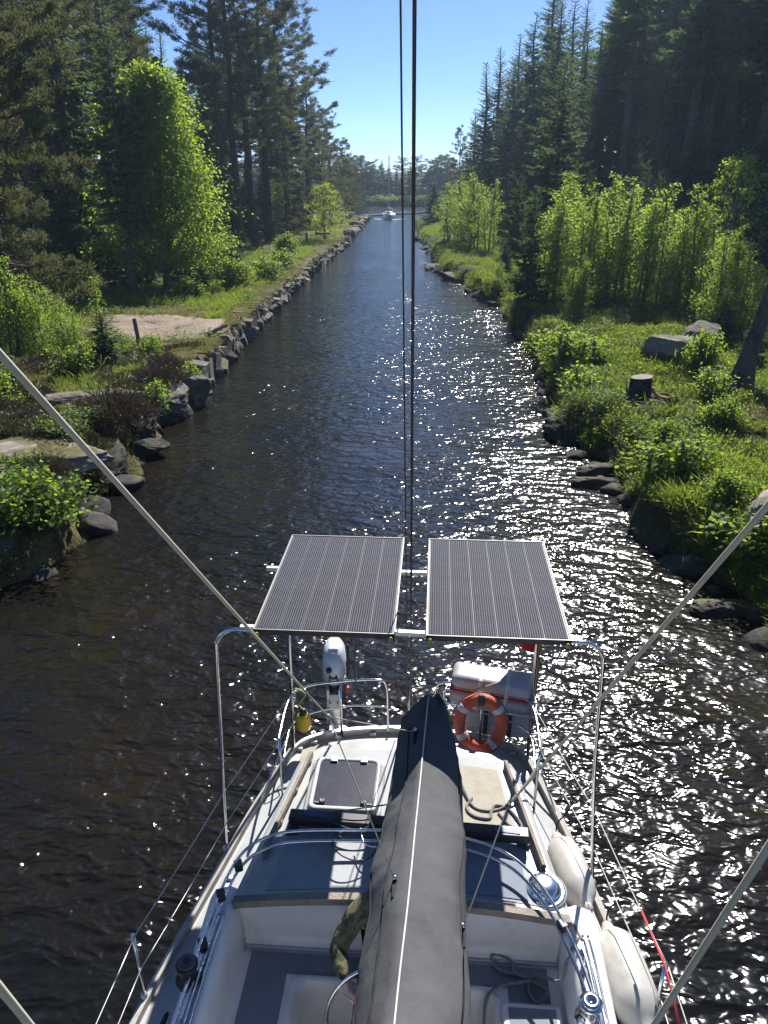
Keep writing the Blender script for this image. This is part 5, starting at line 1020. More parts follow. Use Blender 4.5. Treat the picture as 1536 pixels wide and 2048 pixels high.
# forward cabin: its white after bulkhead faces the cockpit
q = MB(); FC = [(1.18, 2.12), (1.22, 1.0), (1.12, -.8), (.8, -2.4), (.35, -3.1), (-.35, -3.1), (-.8, -2.4), (-1.12, -.8), (-1.22, 1.0), (-1.18, 2.12)]
q.loft([[(x * k, (y - 2.12) * ky + 2.12, z) for x, y in FC] for k, ky, z in ((1.03, 1.0, 1.17), (1.0, .99, 1.5), (.96, .975, 1.74), (.88, .95, 1.80), (.5, .9, 1.84))], cap1=True); fc = q.build('forward_cabin', M['gelw'], boat)
q = MB(); q.box((-.32, 2.115, .95), (.32, 2.14, 1.80), .01); q.build('companionway', M['acryl'], fc)
q = MB(); q.box((-.40, .9, 1.835), (.40, 2.1, 1.90), .03); q.build('sliding_hatch', M['gel'], fc)
for s in (-1, 1):
    q = MB(); q.obox((s * 1.21, .1, 1.5), (.012, .55, .09), Matrix.Identity(3), .01); q.build('window', M['acryl'], fc)
# mast and boom
q = MB(); q.tube([(0, -.30, 1.2), (0, -.30, 14.6)], .085, 16); q.build('mast', M['alu'], boat)
q = MB(); q.tube([(0.0, -.2, 2.52), (.165, 5.0, 2.50)], .055, 12); bm_ = q.build('boom', M['alu'], boat)
q = MB(); q.lathe([(.062, -.03), (.066, .02), (.05, .05)], (.165, 5.0, 2.5), Matrix.Rotation(R(-90), 3, 'X')); q.build('boom_end', M['alu'], bm_)
# backstay and its thin companion
top = Vector((.085, -.2, 14.5))
q = MB(); q.tube([(-.005, 6.36, 1.3), top], .0085, 8, cap=False); q.build('backstay', M['darkstay'], boat)
q = MB(); q.tube([(-.035, 6.32, 1.5), top + Vector((-.085, 0, -.2))], .0045, 6, cap=False); q.build('flag_halyard', M['darkstay'], boat)
q = MB(); q.lathe([(.03, -.12), (.035, 0), (.022, .14), (.012, .2)], (-.005, 6.33, 1.55), n=12); q.build('stay_tensioner', M['steel'], boat)
# shrouds that pass close by
for a, b in (((.54, .66, 5.76), (.49, .77, 5.22)), ((-.25, .46, 5.73), (-.30, .57, 5.45))):
    a = Vector(a); b = Vector(b); d = (b - a).normalized(); q = MB(); q.tube([a - d * 3.5, b + d * 3.6], .0044, 8); q.build('shroud', M['jack'], boat)
# ================================================================== GEAR ON THE BOAT
# solar panels: aluminium frame, six strips of cells
def cell_mat():
    m, nt, n, l, b = nodes('solar_cells'); tc = n.new('ShaderNodeTexCoord'); sx = n.new('ShaderNodeSeparateXYZ'); l.new(tc.outputs['Object'], sx.inputs[0])
    def stripes(axis, pitch, width):
        a = n.new('ShaderNodeMath'); a.operation = 'PINGPONG'; a.inputs[1].default_value = pitch / 2; l.new(sx.outputs[axis], a.inputs[0])
        c = n.new('ShaderNodeMath'); c.operation = 'LESS_THAN'; c.inputs[1].default_value = width / 2; l.new(a.outputs[0], c.inputs[0]); return c
    s1 = stripes('X', .0172, .0046); s2 = stripes('Y', .0265, .0022); s3 = stripes('Y', .159, .002)
    mx = n.new('ShaderNodeMath'); mx.operation = 'MULTIPLY'; mx.inputs[1].default_value = .35; l.new(s2.outputs[0], mx.inputs[0])
    m2 = n.new('ShaderNodeMath'); m2.operation = 'MAXIMUM'; l.new(s1.outputs[0], m2.inputs[0]); l.new(mx.outputs[0], m2.inputs[1])
    m3 = n.new('ShaderNodeMath'); m3.operation = 'MAXIMUM'; l.new(m2.outputs[0], m3.inputs[0]); l.new(s3.outputs[0], m3.inputs[1])
    no = n.new('ShaderNodeTexNoise'); no.inputs['Scale'].default_value = 5; no.inputs['Detail'].default_value = 8; l.new(tc.outputs['Object'], no.inputs['Vector'])
    r0 = ramp(n, [(.3, (.007, .0065, .011)), (.75, (.024, .022, .03))]); l.new(no.outputs['Fac'], r0.inputs['Fac'])
    mc = n.new('ShaderNodeMixRGB'); l.new(m3.outputs[0], mc.inputs[0]); l.new(r0.outputs[0], mc.inputs[1]); mc.inputs[2].default_value = (.135, .132, .145, 1)
    l.new(mc.outputs[0], b.inputs['Base Color']); b.inputs['Roughness'].default_value = .75; b.inputs['Specular IOR Level'].default_value = .15; b.inputs['Coat Weight'].default_value = .45; b.inputs['Coat Roughness'].default_value = .04; return m
M['cells'] = cell_mat(); M['backing'] = mat('pale_panel_backing', (.065, .064, .066), .5); M['frame'] = mat('dull_panel_frame', (.27, .265, .245), .5, metal=.4, var=.15)
def panel(x0, x1, label):
    y0, y1, z = 4.70, 6.32, 3.42; t = empty('solar_panel', ((x0 + x1) / 2, (y0 + y1) / 2, z), label=label, cat='solar panel', group='solar panels on the stern arch')
    w, h = (x1 - x0) / 2, (y1 - y0) / 2; fr = .010
    for lo, hi in (((-w, -h, -.040), (w, -h + fr, .004)), ((-w, h - fr, -.032), (w, h, .004)), ((-w, -h + fr, -.032), (-w + fr, h - fr, .004)), ((w - fr, -h + fr, -.032), (w, h - fr, .004))):
        q = MB(); q.box(lo, (hi[0], hi[1], .001)); q.build('frame_bar', M['black'] if lo[1] < -h + .001 and hi[1] < 0 else M['frame'], t); q = MB(); q.box((lo[0], lo[1], .0012), hi, .001); q.build('frame_lip', M['frame'], t)  # front bar black: the shade on its side is put into the colour
    q = MB(); q.box((-w + fr, -h + fr, -.010), (w - fr, h - fr, -.004)); q.build('backing', M['backing'], t)
    n = 6; cw = (2 * w - 2 * fr - .02) / n
    for k in range(n):
        a = -w + fr + .01 + k * cw; q = MB(); q.add([(-cw / 2 + .003, -h + fr + .012, .0), (cw / 2 - .003, -h + fr + .012, .0), (cw / 2 - .003, h - fr - .012, 0), (-cw / 2 + .003, h - fr - .012, 0)], [(0, 1, 2, 3)])
        o = q.build('cell_strip', M['cells'], t); o.location = (a + cw / 2, 0, .001)
    for s in (-1, 1):
        q = MB(); q.lathe([(.019, 0), (.019, .022), (.014, .026)], (s * (w - .03), -h - .003, -.03), Matrix.Rotation(R(90), 3, 'X'), 14); q.build('end_cap', M['lime_plastic'], t)
        q = MB(); q.box((s * (w - .05) - .02, -h + .02, -.042), (s * (w - .05) + .02, -h + .18, -.0325)); q.build('clamp', M['alu'], t)
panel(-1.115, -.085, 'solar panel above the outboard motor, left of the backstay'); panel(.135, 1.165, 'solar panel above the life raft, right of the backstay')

# sail cover: a charcoal tent over the boom
sc = empty('sail_cover', (.1, 3.0, 2.5), label='charcoal canvas sail cover over the boom with pale centre seam', cat='sail cover'); off = Vector(sc.location)
TAB = np.array([  # y, left x, ridge x, right x, ridge z, edge z
    (.5, -.36, -.02, .36, 3.20, 2.52), (1.4, -.30, .0, .38, 3.10, 2.48), (2.3, -.20, .03, .39, 2.90, 2.52), (3.0, -.165, .07, .405, 2.88, 2.51), (3.65, -.115, .105, .415, 2.86, 2.50), (4.2, -.075, .13, .40, 2.84, 2.49), (4.6, -.05, .15, .38, 2.83, 2.48), (4.85, -.03, .16, .345, 2.80, 2.47), (4.99, .06, .165, .25, 2.70, 2.48)])
def cov(y): return [float(np.interp(y, TAB[:, 0], TAB[:, k])) for k in range(1, 6)]
rings = []; CY = np.linspace(.5, 4.97, 150)
for y in CY:
    l, m, r, zr, ze = cov(y); ring_ = []
    prof = [(-1.0, 0), (-1.02, .10), (-.99, .22), (-.93, .36), (-.66, .60), (-.42, .78), (-.2, .91), (0, 1.0), (.2, .965), (.42, .90), (.66, .80), (.88, .64), (.985, .34), (1.02, .12), (1.0, 0)]
    for u, v in prof:
        x = m + (r - m) * u if u > 0 else m + (m - l) * u; z = ze + (zr - ze) * v
        p = Vector((x * 3, y * 1.4, z * 3)); wr_ = mnoise.noise(p) * .022 + mnoise.noise(Vector((x * 9, y * 3.4, z * 8 + 5))) * .012
        # slanting tension folds on the starboard flank
        fold = .032 * (1 - 2 * abs(math.sin((y * 1.6 + x * 4.2) * 2.6 + 2.2 * mnoise.noise(Vector((y * .9, x, 3)))))) ** 3 * sst(.25, .8, abs(u)) * (1 - sst(.97, 1.01, abs(u))) * (.5 + mnoise.noise(Vector((y * 1.1, u, 8))))
        x += (wr_ + fold) * (1 if u > 0 else -1) * (abs(u) > .1); z += (wr_ * .6 + fold) * (abs(u) < .97)
        if y > 4.55: z += .05 * math.exp(-((u - .75) ** 2) / .05) * (y - 4.55) / .4 - .05 * math.exp(-((u - .35) ** 2) / .04) * (y - 4.55) / .4
        ring_.append(Vector((x, y + (.06 * abs(u) if y > 4.9 else 0), z)) - off)
    rings.append(ring_)
q = MB(); q.loft(rings, closed=False, cap0=True, cap1=True); q.build('canvas', M['canvas'], sc)
def on_cover(y, u):
    i = int(np.clip(np.searchsorted(CY, y), 0, len(CY) - 1)); us = [-1.0, -1.02, -.97, -.86, -.66, -.42, -.2, 0, .2, .42, .66, .86, .97, 1.02, 1.0]
    rg = rings[i]; k = max(j for j in range(2, 12) if us[j] <= u or j == 2); t = (u - us[k]) / (us[k + 1] - us[k]); return rg[k].lerp(rg[k + 1], t) + Vector((0, 0, .006))
q = MB(); q.tube([on_cover(y, .04) for y in np.linspace(.6, 4.8, 70)], .0055, 5); q.build('centre_seam', M['cord'], sc)
q = MB(); q.tube([on_cover(y, -.52) for y in np.linspace(.6, 4.5, 70)], .005, 5); q.build('side_seam', M['seam'], sc)
q = MB(); q.tube([on_cover(y, -.93) for y in np.linspace(.6, 4.8, 70)], .006, 5); q.build('side_seam', M['seam'], sc)
q = MB(); q.tube([on_cover(y, .90) for y in np.linspace(.6, 4.6, 70)], .005, 5); q.build('side_seam', M['seam'], sc)
LJ = {'A': (4.43, -.32), 'B': (3.11, -.28), 'C': (2.93, .93)}; LP = {k: on_cover(*v) + off for k, v in LJ.items()}
for k, v in LJ.items():
    p = on_cover(*v); q = MB(); q.obox(p - Vector((0, .05, 0)), (.012, .07, .008), Matrix.Identity(3), .003); q.build('line_slot', M['seam'], sc)
    q = MB(); q.lathe([(.012, -.012), (.016, 0), (.012, .012)], p + Vector((0, 0, .02)), n=10); q.build('line_stopper', M['chrome'], sc)
# lazy jack lines from mast to cover
def lazy(name, S, J, ends, label):
    t = empty(name, J, label=label, cat='rigging line', group='lazy jack lines'); o = Vector(J); S = Vector(S); J = Vector(J); d = (S - J).normalized()
    q = MB(); q.tube([S + d * 2.2 - o, J - o], .0042, 8); q.build('upper_line', M['jack'], t)
    for e in ends: q = MB(); q.tube([J - o, Vector(e) - o], .0036, 6); q.build('lower_line', M['jack'], t)
    q = MB(); q.lathe([(.008, -.05), (.014, -.03), (.014, .03), (.008, .05)], (0, 0, 0), d.to_track_quat('Z', 'Y').to_matrix(), 10); q.build('ring', M['dgrey'] if S.x > 0 else M['jack'], t)
lazy('lazy_jack', (-.29, .75, 6.24), (-.35, 3.2, 3.86), [LP['A'], LP['B']], 'lazy jack line crossing from upper left down to the sail cover')
lazy('lazy_jack', (.56, .90, 6.03), (.56, 2.9, 3.61), [LP['C']], 'lazy jack line from the right edge down to the sail cover')

# outboard motor on the pushpit
OB = Vector((-.78, 6.42, 1.74)); ob = empty('outboard_motor', OB, R(4), label='pale grey outboard motor hung on the stern rail under the left panel', cat='outboard motor'); ob.scale = (.9, .9, .88)
def sec(w0, d0, z, y=0, n=24, p=2.6):
    o = []
    for k in range(n):
        a = 2 * math.pi * k / n; c, s = math.cos(a), math.sin(a); o.append((w0 * abs(c) ** (2 / p) * np.sign(c), y + d0 * abs(s) ** (2 / p) * np.sign(s), z))
    return o
q = MB(); q.loft([sec(.105, .17, .06, .03), sec(.128, .20, .10, .03), sec(.135, .215, .2, .04), sec(.13, .21, .32, .05), sec(.115, .185, .42, .06), sec(.085, .14, .475, .07), sec(.04, .07, .49, .07)], cap0=True, cap1=True); cow = q.build('cowling', M['cowl'], ob)
q = MB(); q.obox((0, -.165, .17), (.05, .012, .052), Matrix.Rotation(R(-8), 3, 'X'), .01); q.build('recess', M['black'], cow)
q = MB(); q.tube([(-.035, -.182, .165), (.035, -.182, .165)], .012, 8); q.build('starter_grip', M['cowl'], cow)
q = MB(); q.lathe([(.03, 0), (.032, .03), (.022, .05)], (-.045, -.152, .285), Matrix.Rotation(R(98), 3, 'X'), 14); q.build('knob', M['black'], cow)
q = MB(); q.obox((0, -.03, .478), (.055, .035, .016), Matrix.Identity(3), .012); q.build('top_handle', M['cowl'], cow)
q = MB(); q.loft([sec(.10, .15, .06, .03), sec(.085, .12, -.02, .03), sec(.07, .09, -.10, .02)], cap0=True, cap1=True); q.build('engine_tray', M['dgrey'], ob)
q = MB(); q.loft([sec(.065, .05, -.10, .06), sec(.04, .07, -.3, .07), sec(.035, .075, -.75, .07), sec(.03, .07, -.95, .07)], cap0=True, cap1=True); q.build('drive_leg', M['cowl'], ob)
q = MB(); q.obox((0, .07, -.78), (.09, .13, .008), Matrix.Identity(3), .006); q.build('cavitation_plate', M['cowl'], ob)
q = MB(); q.lathe([(.005, -.18), (.035, -.08), (.04, .05), (.02, .12)], (0, .08, -.95), Matrix.Rotation(R(-90), 3, 'X'), 14); q.build('gear_case', M['cowl'], ob)
for k in range(3):
    q = MB(); a = k * 2.094; q.obox((.05 * math.cos(a), .21, -.95 + .05 * math.sin(a)), (.05, .008, .03), Matrix.Rotation(-a, 3, 'Y') @ Matrix.Rotation(.5, 3, 'X'), .006); q.build('propeller_blade', M['dgrey'], ob)
for s in (-1, 1):
    q = MB(); q.obox((s * .065, -.12, -.10), (.016, .06, .12), Matrix.Identity(3), .008); q.build('bracket', M['alu'], ob)
    q = MB(); q.tube([(s * .045, -.19, -.14), (s * .045, -.23, -.14)], .012, 8); q.build('clamp_screw', M['alu'], ob)
q = MB(); q.obox((0, -.16, -.14), (.05, .022, .10), Matrix.Identity(3), .004); q.build('mount_pad', M['tape'], ob)
q = MB(); q.obox((0, -.15, -.32), (.09, .012, .14), Matrix.Identity(3), .004); q.build('mount_bracket', M['steel'], ob)
q = MB(); q.tube(bez([(.13, .02, .28), (.15, -.05, .15), (.14, -.12, .02), (.12, -.16, -.08)], 6), .006, 5); q.build('fuel_line', M['dgrey'], ob)
q = MB(); q.obox((.14, -.10, -.02), (.03, .03, .035), Matrix.Rotation(.5, 3, 'Z'), .014); q.build('kill_switch_tag', mat('red_plastic', (.55, .02, .03), .5), ob)
q = MB(); q.tube([(.155, -.02, .52), (.155, .0, .10)], .014, 8); q.build('tiller_arm', M['black'], ob)

# life raft canister in its cradle
LR = Vector((.79, 6.30, 1.83)); RM = Matrix.Rotation(R(-7), 3, 'Z') @ Matrix.Rotation(R(4), 3, 'Y')
lr = empty('life_raft', LR, label='white life raft canister with red stripes on the stern rail', cat='life raft')
def lbox(c, h, bev, name, m, par=lr, ex=None):
    q = MB(); q.obox(RM @ Vector(c), h, RM if ex is None else RM @ ex, bev); q.sm = [True] * len(q.f); return q.build(name, m, par)
lbox((0, 0, .085), (.40, .155, .085), .06, 'upper_shell', M['gel']); lbox((0, 0, -.085), (.40, .155, .078), .055, 'lower_shell', M['gel'])
rst = mat('red_vinyl_stripe', (.42, .03, .045), .5, var=.2)
lbox((0, 0, .012), (.403, .158, .009), .004, 'stripe', rst); lbox((0, 0, .05), (.4015, .1565, .006), .004, 'stripe', rst)
for x in (-.12, .14): lbox((x, 0, 0), (.022, .163, .176), .05, 'strap', M['tape'])
q = MB(); q.tube(bez([RM @ Vector(p) for p in [(-.10, -.17, .0), (-.16, -.175, .06), (-.05, -.16, .13), (.06, -.12, .172)]], 6), .006, 5); q.build('painter_line', M['jack'], lr)
ring4 = [(-.43, -.19, -.12), (.43, -.19, -.12), (.45, 0, -.12), (.43, .19, -.12), (-.43, .19, -.12), (-.45, 0, -.12)]
q = MB(); q.tube([RM @ Vector(p) for p in ring4], .011, 8, closed=True); q.build('cradle_ring', M['steel'], lr)
q = MB(); q.tube(bez([RM @ Vector(p) for p in [(-.43, -.19, -.12), (-.45, -.20, .02), (-.40, -.19, .04)]], 5), .011, 8); q.tube(bez([RM @ Vector(p) for p in [(.43, -.19, -.12), (.45, -.20, .04), (.40, -.19, .06)]], 5), .011, 8); q.build('cradle_hook', M['steel'], lr)
# white cushion-like canister standing below it
cn = empty('storage_case', (.87, 6.42, 1.24), label='upright white storage case below the life raft, behind the life ring', cat='case')
q = MB(); q.obox((0, 0, .20), (.33, .10, .21), Matrix.Rotation(R(-7), 3, 'Z'), .045); q.sm = [True] * len(q.f); q.build('shell', M['gel'], cn)
for z in (.1, .31): q = MB(); q.obox((0, 0, z), (.334, .104, .008), Matrix.Rotation(R(-7), 3, 'Z'), .003); q.build('band', M['tape'], cn)
for x in (-.12, .12): q = MB(); q.obox((x, -.105 - x * .12, .2), (.02, .008, .19), Matrix.Rotation(R(-7), 3, 'Z'), .003); q.build('strap', M['dgrey'], cn)

# life ring
LB = Vector((.66, 5.86, 1.755)); lb = empty('life_ring', LB, label='orange life ring with silver bands hanging beside the sail cover end', cat='life ring')
RB = Matrix.Rotation(R(68), 3, 'X') @ Matrix.Rotation(R(0), 3, 'Y')
def ringtube(a0, a1, r, m, name, n=40):
    q = MB(); pts = [RB @ Vector((.195 * math.cos(a), .225 * math.sin(a), 0)) for a in np.linspace(a0, a1, n)]
    q.tube(pts, r, 14, cap=True); return q.build(name, m, lb)
ringtube(0, 2 * math.pi + .05, .056, M['orange'], 'ring_body', 60)
for a in (35, 145, 212, 305): ringtube(R(a - 7), R(a + 7), .0575, M['tape'], 'reflective_band', 6)
q = MB(); q.obox(RB @ Vector((0, .225, .04)), (.03, .05, .03), RB, .012); q.build('holder_clip', M['black'], lb)
q = MB(); q.tube([RB @ Vector((.26 * math.cos(a), .29 * math.sin(a), .02 * math.sin(4 * a))) for a in np.linspace(0, 6.283, 50, endpoint=False)], .005, 5, closed=True); q.build('grab_line', M['dgrey'], lb)

# yellow rescue light hanging from the rail
yl_ = empty('rescue_light', (-1.05, 6.08, 1.53), label='yellow rescue light hanging on a cord at the left stern corner', cat='light')
q = MB(); q.lathe([(.02, -.12), (.06, -.11), (.075, -.05), (.07, .03), (.045, .07)], n=20); q.build('float_body', M['yellow'], yl_)
q = MB(); q.lathe([(.035, .06), (.04, .08), (.03, .12), (.01, .13)], n=16); q.build('cap', M['black'], yl_)
q = MB(); q.tube(bez([(0, 0, .12), (-.03, -.02, .2), (.03, .0, .3), (-.06, -.02, .38), (-.08, -.02, .30)], 8), .006, 5); q.build('hanging_cord', mat('yellow_cord', (.55, .5, .12), .8), yl_)

# ensign
fl = empty('flag', (1.235, 6.45, 1.2), label='red flag on a wooden staff at the right stern corner', cat='flag')
q = MB(); q.tube([(0, 0, 0), (.03, .14, 1.65)], .014, 10); q.build('staff', M['wood'], fl)
q = MB(); cols = []
for i in range(14):
    u = i / 13; cols.append([(.02 - u * .34 + .03 * math.sin(v * 3 + u * 5), .09 + .07 * math.sin(u * 9 + v * 1.5) * u + .04 * v, 1.5 - v * .66 * (1 - .45 * u) - u * .10 - .05 * u * math.sin(v * 4)) for v in np.linspace(0, 1, 10)])
q.loft(cols, closed=False); q.build('cloth', M['red'], fl)
q = MB(); q.box((-.01, .06, 1.05), (.02, .09, 1.12), .004); q.build('toggle', M['tape'], fl)

# fenders on the starboard side deck
def fender(p0, p1, r, label):
    p0 = Vector(p0); p1 = Vector(p1); d = (p1 - p0); L = d.length; rot = d.to_track_quat('Z', 'Y').to_matrix(); t = empty('fender', p0, label=label, cat='fender', group='white fenders along the right rail')
    prof = [(.03, 0), (.045, .03), (.05, .06), (r * .55, .10), (r * .85, .16), (r * .98, .24), (r, L * .5), (r * .98, L - .24), (r * .85, L - .16), (r * .55, L - .10), (.05, L - .05), (.045, L - .02), (.03, L)]
    q = MB(); q.lathe(prof, (0, 0, 0), rot, 28); q.build('body', M['fender'], t)
    q = MB(); q.lathe([(.052, L - .07), (.055, L - .03), (.03, L + .01)], (0, 0, 0), rot, 16); q.build('end_eye', M['fender'], t)
    q = MB(); q.tube(bez([Vector((0, 0, 0)), Vector((.02, .05, .08)), Vector((.10, .08, .18)), Vector((.14, .1, .32))], 6), .006, 6); q.build('lanyard', M['seam'], t)
fender((1.27, 4.98, 1.33), (1.40, 4.20, 1.36), .145, 'white fender lying on the side deck by the arch leg, farther aft'); fender((1.52, 4.12, 1.36), (1.62, 3.28, 1.38), .165, 'larger white fender nearer the camera beside the winch')

# ropes lying about
def rope(name, pts, r, m, label, n=8):
    q = MB(); q.tube(bez(pts, n), r, 7); o = q.build(name, m); return tag(o, label, 'rope')
zr = lambda x, y, d=.018: (x, y, camber(x, y) + d)
rope('rope', [zr(.42, 5.25, .05), zr(.50, 4.98, .03), zr(.56, 4.86), zr(.66, 4.83), zr(.78, 4.87), zr(.90, 4.98, .05), (1.10, 5.25, 1.78), (1.2, 5.6, 1.84)], .010, M['rope'], 'grey speckled rope leading from the roof to the stern rail')
rope('rope', [zr(.55, 4.96), zr(.50, 4.84), zr(.56, 4.76), zr(.68, 4.75), zr(.70, 4.82), zr(.74, 4.90), zr(.84, 4.88), zr(.92, 4.76), zr(.93, 4.67), zr(.84, 4.70), zr(.76, 4.82)], .012, M['rope'], 'grey speckled rope coiled on the beige roof mat')
rope('rope', [(1.22, 3.72, 1.70), (1.14, 3.62, 1.62), (1.10, 3.58, 1.45), (.98, 3.80, 1.20), (.92, 3.70, 1.18), (.97, 3.60, 1.19), (1.05, 3.70, 1.19), (.86, 3.80, 1.178), (.72, 3.84, 1.178), (.68, 3.94, 1.19), (.80, 3.92, 1.18), (.84, 3.82, 1.185), (.94, 3.76, 1.19), (.72, 3.70, 1.19), (.62, 3.60, 1.16), (.60, 3.40, .9)], .012, M['rope'], 'braided grey sheet looped on the aft cockpit seat')
rope('rope', [(1.22, 4.35, 1.24), (1.20, 4.10, 1.44), (1.21, 3.85, 1.66), (1.24, 3.70, 1.70)], .010, M['rope'], 'rope running along the right coaming below the hood frame')
rope('rope', [(-1.36, 2.6, 1.64), (-1.42, 2.9, 1.60), (-1.40, 3.05, 1.66), (-1.47, 3.0, 1.5), (-1.44, 2.75, 1.5), (-1.5, 2.6, 1.3)], .013, M['seam'], 'dark rope bundle on the left coaming by the black winch')

# ---- the helmsman, mostly hidden under the sail cover
def skin_body(name, V, E, Rr, m, parent, root=0, sub=2):
    me = bpy.data.meshes.new(name); me.from_pydata(V, E, []); o = link(name, me, parent); md = o.modifiers.new('skin', 'SKIN'); md.use_smooth_shade = True
    lay = me.skin_vertices[0].data
    for i, r in enumerate(Rr): lay[i].radius = (r, r) if not hasattr(r, '__len__') else r; lay[i].use_root = (i == root)
    s = o.modifiers.new('sub', 'SUBSURF'); s.levels = sub; s.render_levels = sub; me.materials.append(m); return o
def camo():
    m, nt, n, l, b = nodes('olive_camouflage_fleece'); tc = n.new('ShaderNodeTexCoord'); no = n.new('ShaderNodeTexNoise'); no.inputs['Scale'].default_value = 7; no.inputs['Detail'].default_value = 2; no.inputs['Distortion'].default_value = .8; l.new(tc.outputs['Object'], no.inputs['Vector'])
    r = ramp(n, [(.38, (.03, .035, .018)), (.48, (.085, .085, .04)), (.60, (.17, .145, .075)), (.7, (.06, .055, .03))]); r.color_ramp.interpolation = 'EASE'; l.new(no.outputs['Fac'], r.inputs['Fac']); l.new(r.outputs[0], b.inputs['Base Color']); b.inputs['Roughness'].default_value = .95
    n2 = n.new('ShaderNodeTexNoise'); n2.inputs['Scale'].default_value = 16; l.new(tc.outputs['Object'], n2.inputs['Vector']); bp = n.new('ShaderNodeBump'); bp.inputs['Distance'].default_value = .03; bp.inputs['Strength'].default_value = .7; l.new(n2.outputs['Fac'], bp.inputs['Height']); l.new(bp.outputs[0], b.inputs['Normal']); return m
M['camo'] = camo(); M['skin'] = mat('skin', (.52, .30, .22), .5, var=.08); M['trouser'] = mat('dark_trousers', (.03, .032, .04), .9, bump=.3, bscale=90); M['hair'] = mat('brown_hair', (.06, .035, .02), .7, var=.4, scale=40); M['shoe'] = mat('deck_shoe', (.05, .05, .06), .6)
pr = empty('person', (-.06, 3.80, 1.16), label='seated person in olive camouflage top steering, mostly hidden under the sail cover', cat='person')
# body faces the bow (-y); origin at the seat
V = [(0, 0, .12), (0, .05, .30), (0, .06, .50), (0, .02, .60), (0, -.01, .68), (0, -.03, .78), (0, -.045, .85),
     (-.15, .04, .575), (-.225, .02, .55), (-.36, -.13, .36), (-.30, -.30, .365), (-.245, -.375, .375),
     (.15, .04, .575), (.225, .02, .55), (.33, -.13, .36), (.28, -.30, .365), (.235, -.375, .375),
     (-.10, -.02, .10), (-.15, -.40, .10), (-.15, -.44, -.30), (-.15, -.50, -.52), (-.15, -.62, -.53), (.10, -.02, .10), (.15, -.40, .10), (.15, -.44, -.30), (.15, -.50, -.52), (.15, -.62, -.53)]
E_ = [(0, 1), (1, 2), (2, 3), (3, 4), (4, 5), (5, 6), (2, 7), (7, 8), (8, 9), (9, 10), (10, 11), (2, 12), (12, 13), (13, 14), (14, 15), (15, 16), (0, 17), (17, 18), (18, 19), (19, 20), (20, 21), (0, 22), (22, 23), (23, 24), (24, 25), (25, 26)]
Rr = [.14, .145, .15, .065, .06, .098, .075, .085, .068, .050, .037, .030, .085, .068, .050, .037, .030, .09, .075, .055, .045, .04, .09, .075, .055, .045, .04]
body = skin_body('body', V, E_, Rr, M['skin'], pr)
# clothing: slightly larger shells over torso and arms, and over the legs
iv = [0, 1, 2, 7, 8, 9, 10, 11, 12, 13, 14, 15, 16]; mp_ = {a: i for i, a in enumerate(iv)}
sw = skin_body('fleece_top', [V[i] for i in iv], [(mp_[a], mp_[b]) for a, b in E_ if a in mp_ and b in mp_], [Rr[i] * 1.12 + .014 for i in iv], M['camo'], pr)
iv2 = [0, 17, 18, 19, 20, 22, 23, 24, 25]; mp2 = {a: i for i, a in enumerate(iv2)}
skin_body('trousers', [V[i] for i in iv2], [(mp2[a], mp2[b]) for a, b in E_ if a in mp2 and b in mp2], [Rr[i] * 1.1 + .012 for i in iv2], M['trouser'], pr)
for s in (-1, 1):
    hb = Vector((s * .245, -.375, .375)) if s < 0 else Vector((.235, -.375, .375)); hv_ = []; he = []; hr_ = []
    hv_ += [hb, hb + Vector((-s * .02, -.05, .005)), hb + Vector((-s * .03, -.085, .0))]; he += [(0, 1), (1, 2)]; hr_ += [.026, .034, .030]
    for f_, (dz, ln) in enumerate(((.030, .075), (.010, .085), (-.010, .080), (-.030, .062))):
        b0 = hv_[2] + Vector((0, 0, dz)); i0 = len(hv_); hv_ += [b0 + Vector((-s * .005, -.02, 0)), b0 + Vector((-s * .02, -.045, -.005)), b0 + Vector((-s * .045, -.035, -.008)), b0 + Vector((-s * .05, -.005, -.008))]
        he += [(2, i0), (i0, i0 + 1), (i0 + 1, i0 + 2), (i0 + 2, i0 + 3)]; hr_ += [.0105, .0095, .009, .008]
    i0 = len(hv_); hv_ += [hv_[1] + Vector((-s * .03, -.01, .025)), hv_[1] + Vector((-s * .055, -.035, .02))]; he += [(1, i0), (i0, i0 + 1)]; hr_ += [.012, .010]
    skin_body('hand', [tuple(v) for v in hv_], he, hr_, M['skin'], pr)
    q = MB(); q.loft([[( s * .15 + w * math.cos(a), -.56 + l_ * math.sin(a), z) for a in np.linspace(0, 6.283, 16, endpoint=False)] for w, l_, z in ((.045, .13, -.56), (.05, .135, -.54), (.048, .125, -.50), (.04, .06, -.45))], cap0=True, cap1=True); q.build('shoe', M['shoe'], pr)
bm = bmesh.new(); bmesh.ops.create_uvsphere(bm, u_segments=24, v_segments=16, radius=1)
for v in bm.verts:
    p = v.co; v.co = Vector((p.x * .085, -.03 + p.y * .105 + .01, .815 + p.z * .12))
    if v.co.y < -.02 and v.co.z < .83 : v.co.x *= .985
for v in list(bm.verts):
    if v.co.z < .80 and v.co.y < .0: v.co.z += .0
dl = [f for f in bm.faces if f.calc_center_median().y < -.055 and f.calc_center_median().z < .885 or f.calc_center_median().z < .77]
bmesh.ops.delete(bm, geom=dl, context='FACES'); me = bpy.data.meshes.new('hair'); bm.to_mesh(me); bm.free(); me.materials.append(M['hair']); link('hair', me, pr)
q = MB(); q.tube([(0, -.118, .815), (0, -.143, .785), (0, -.12, .775)], [.010, .014, .008], 8); q.build('nose', M['skin'], pr)
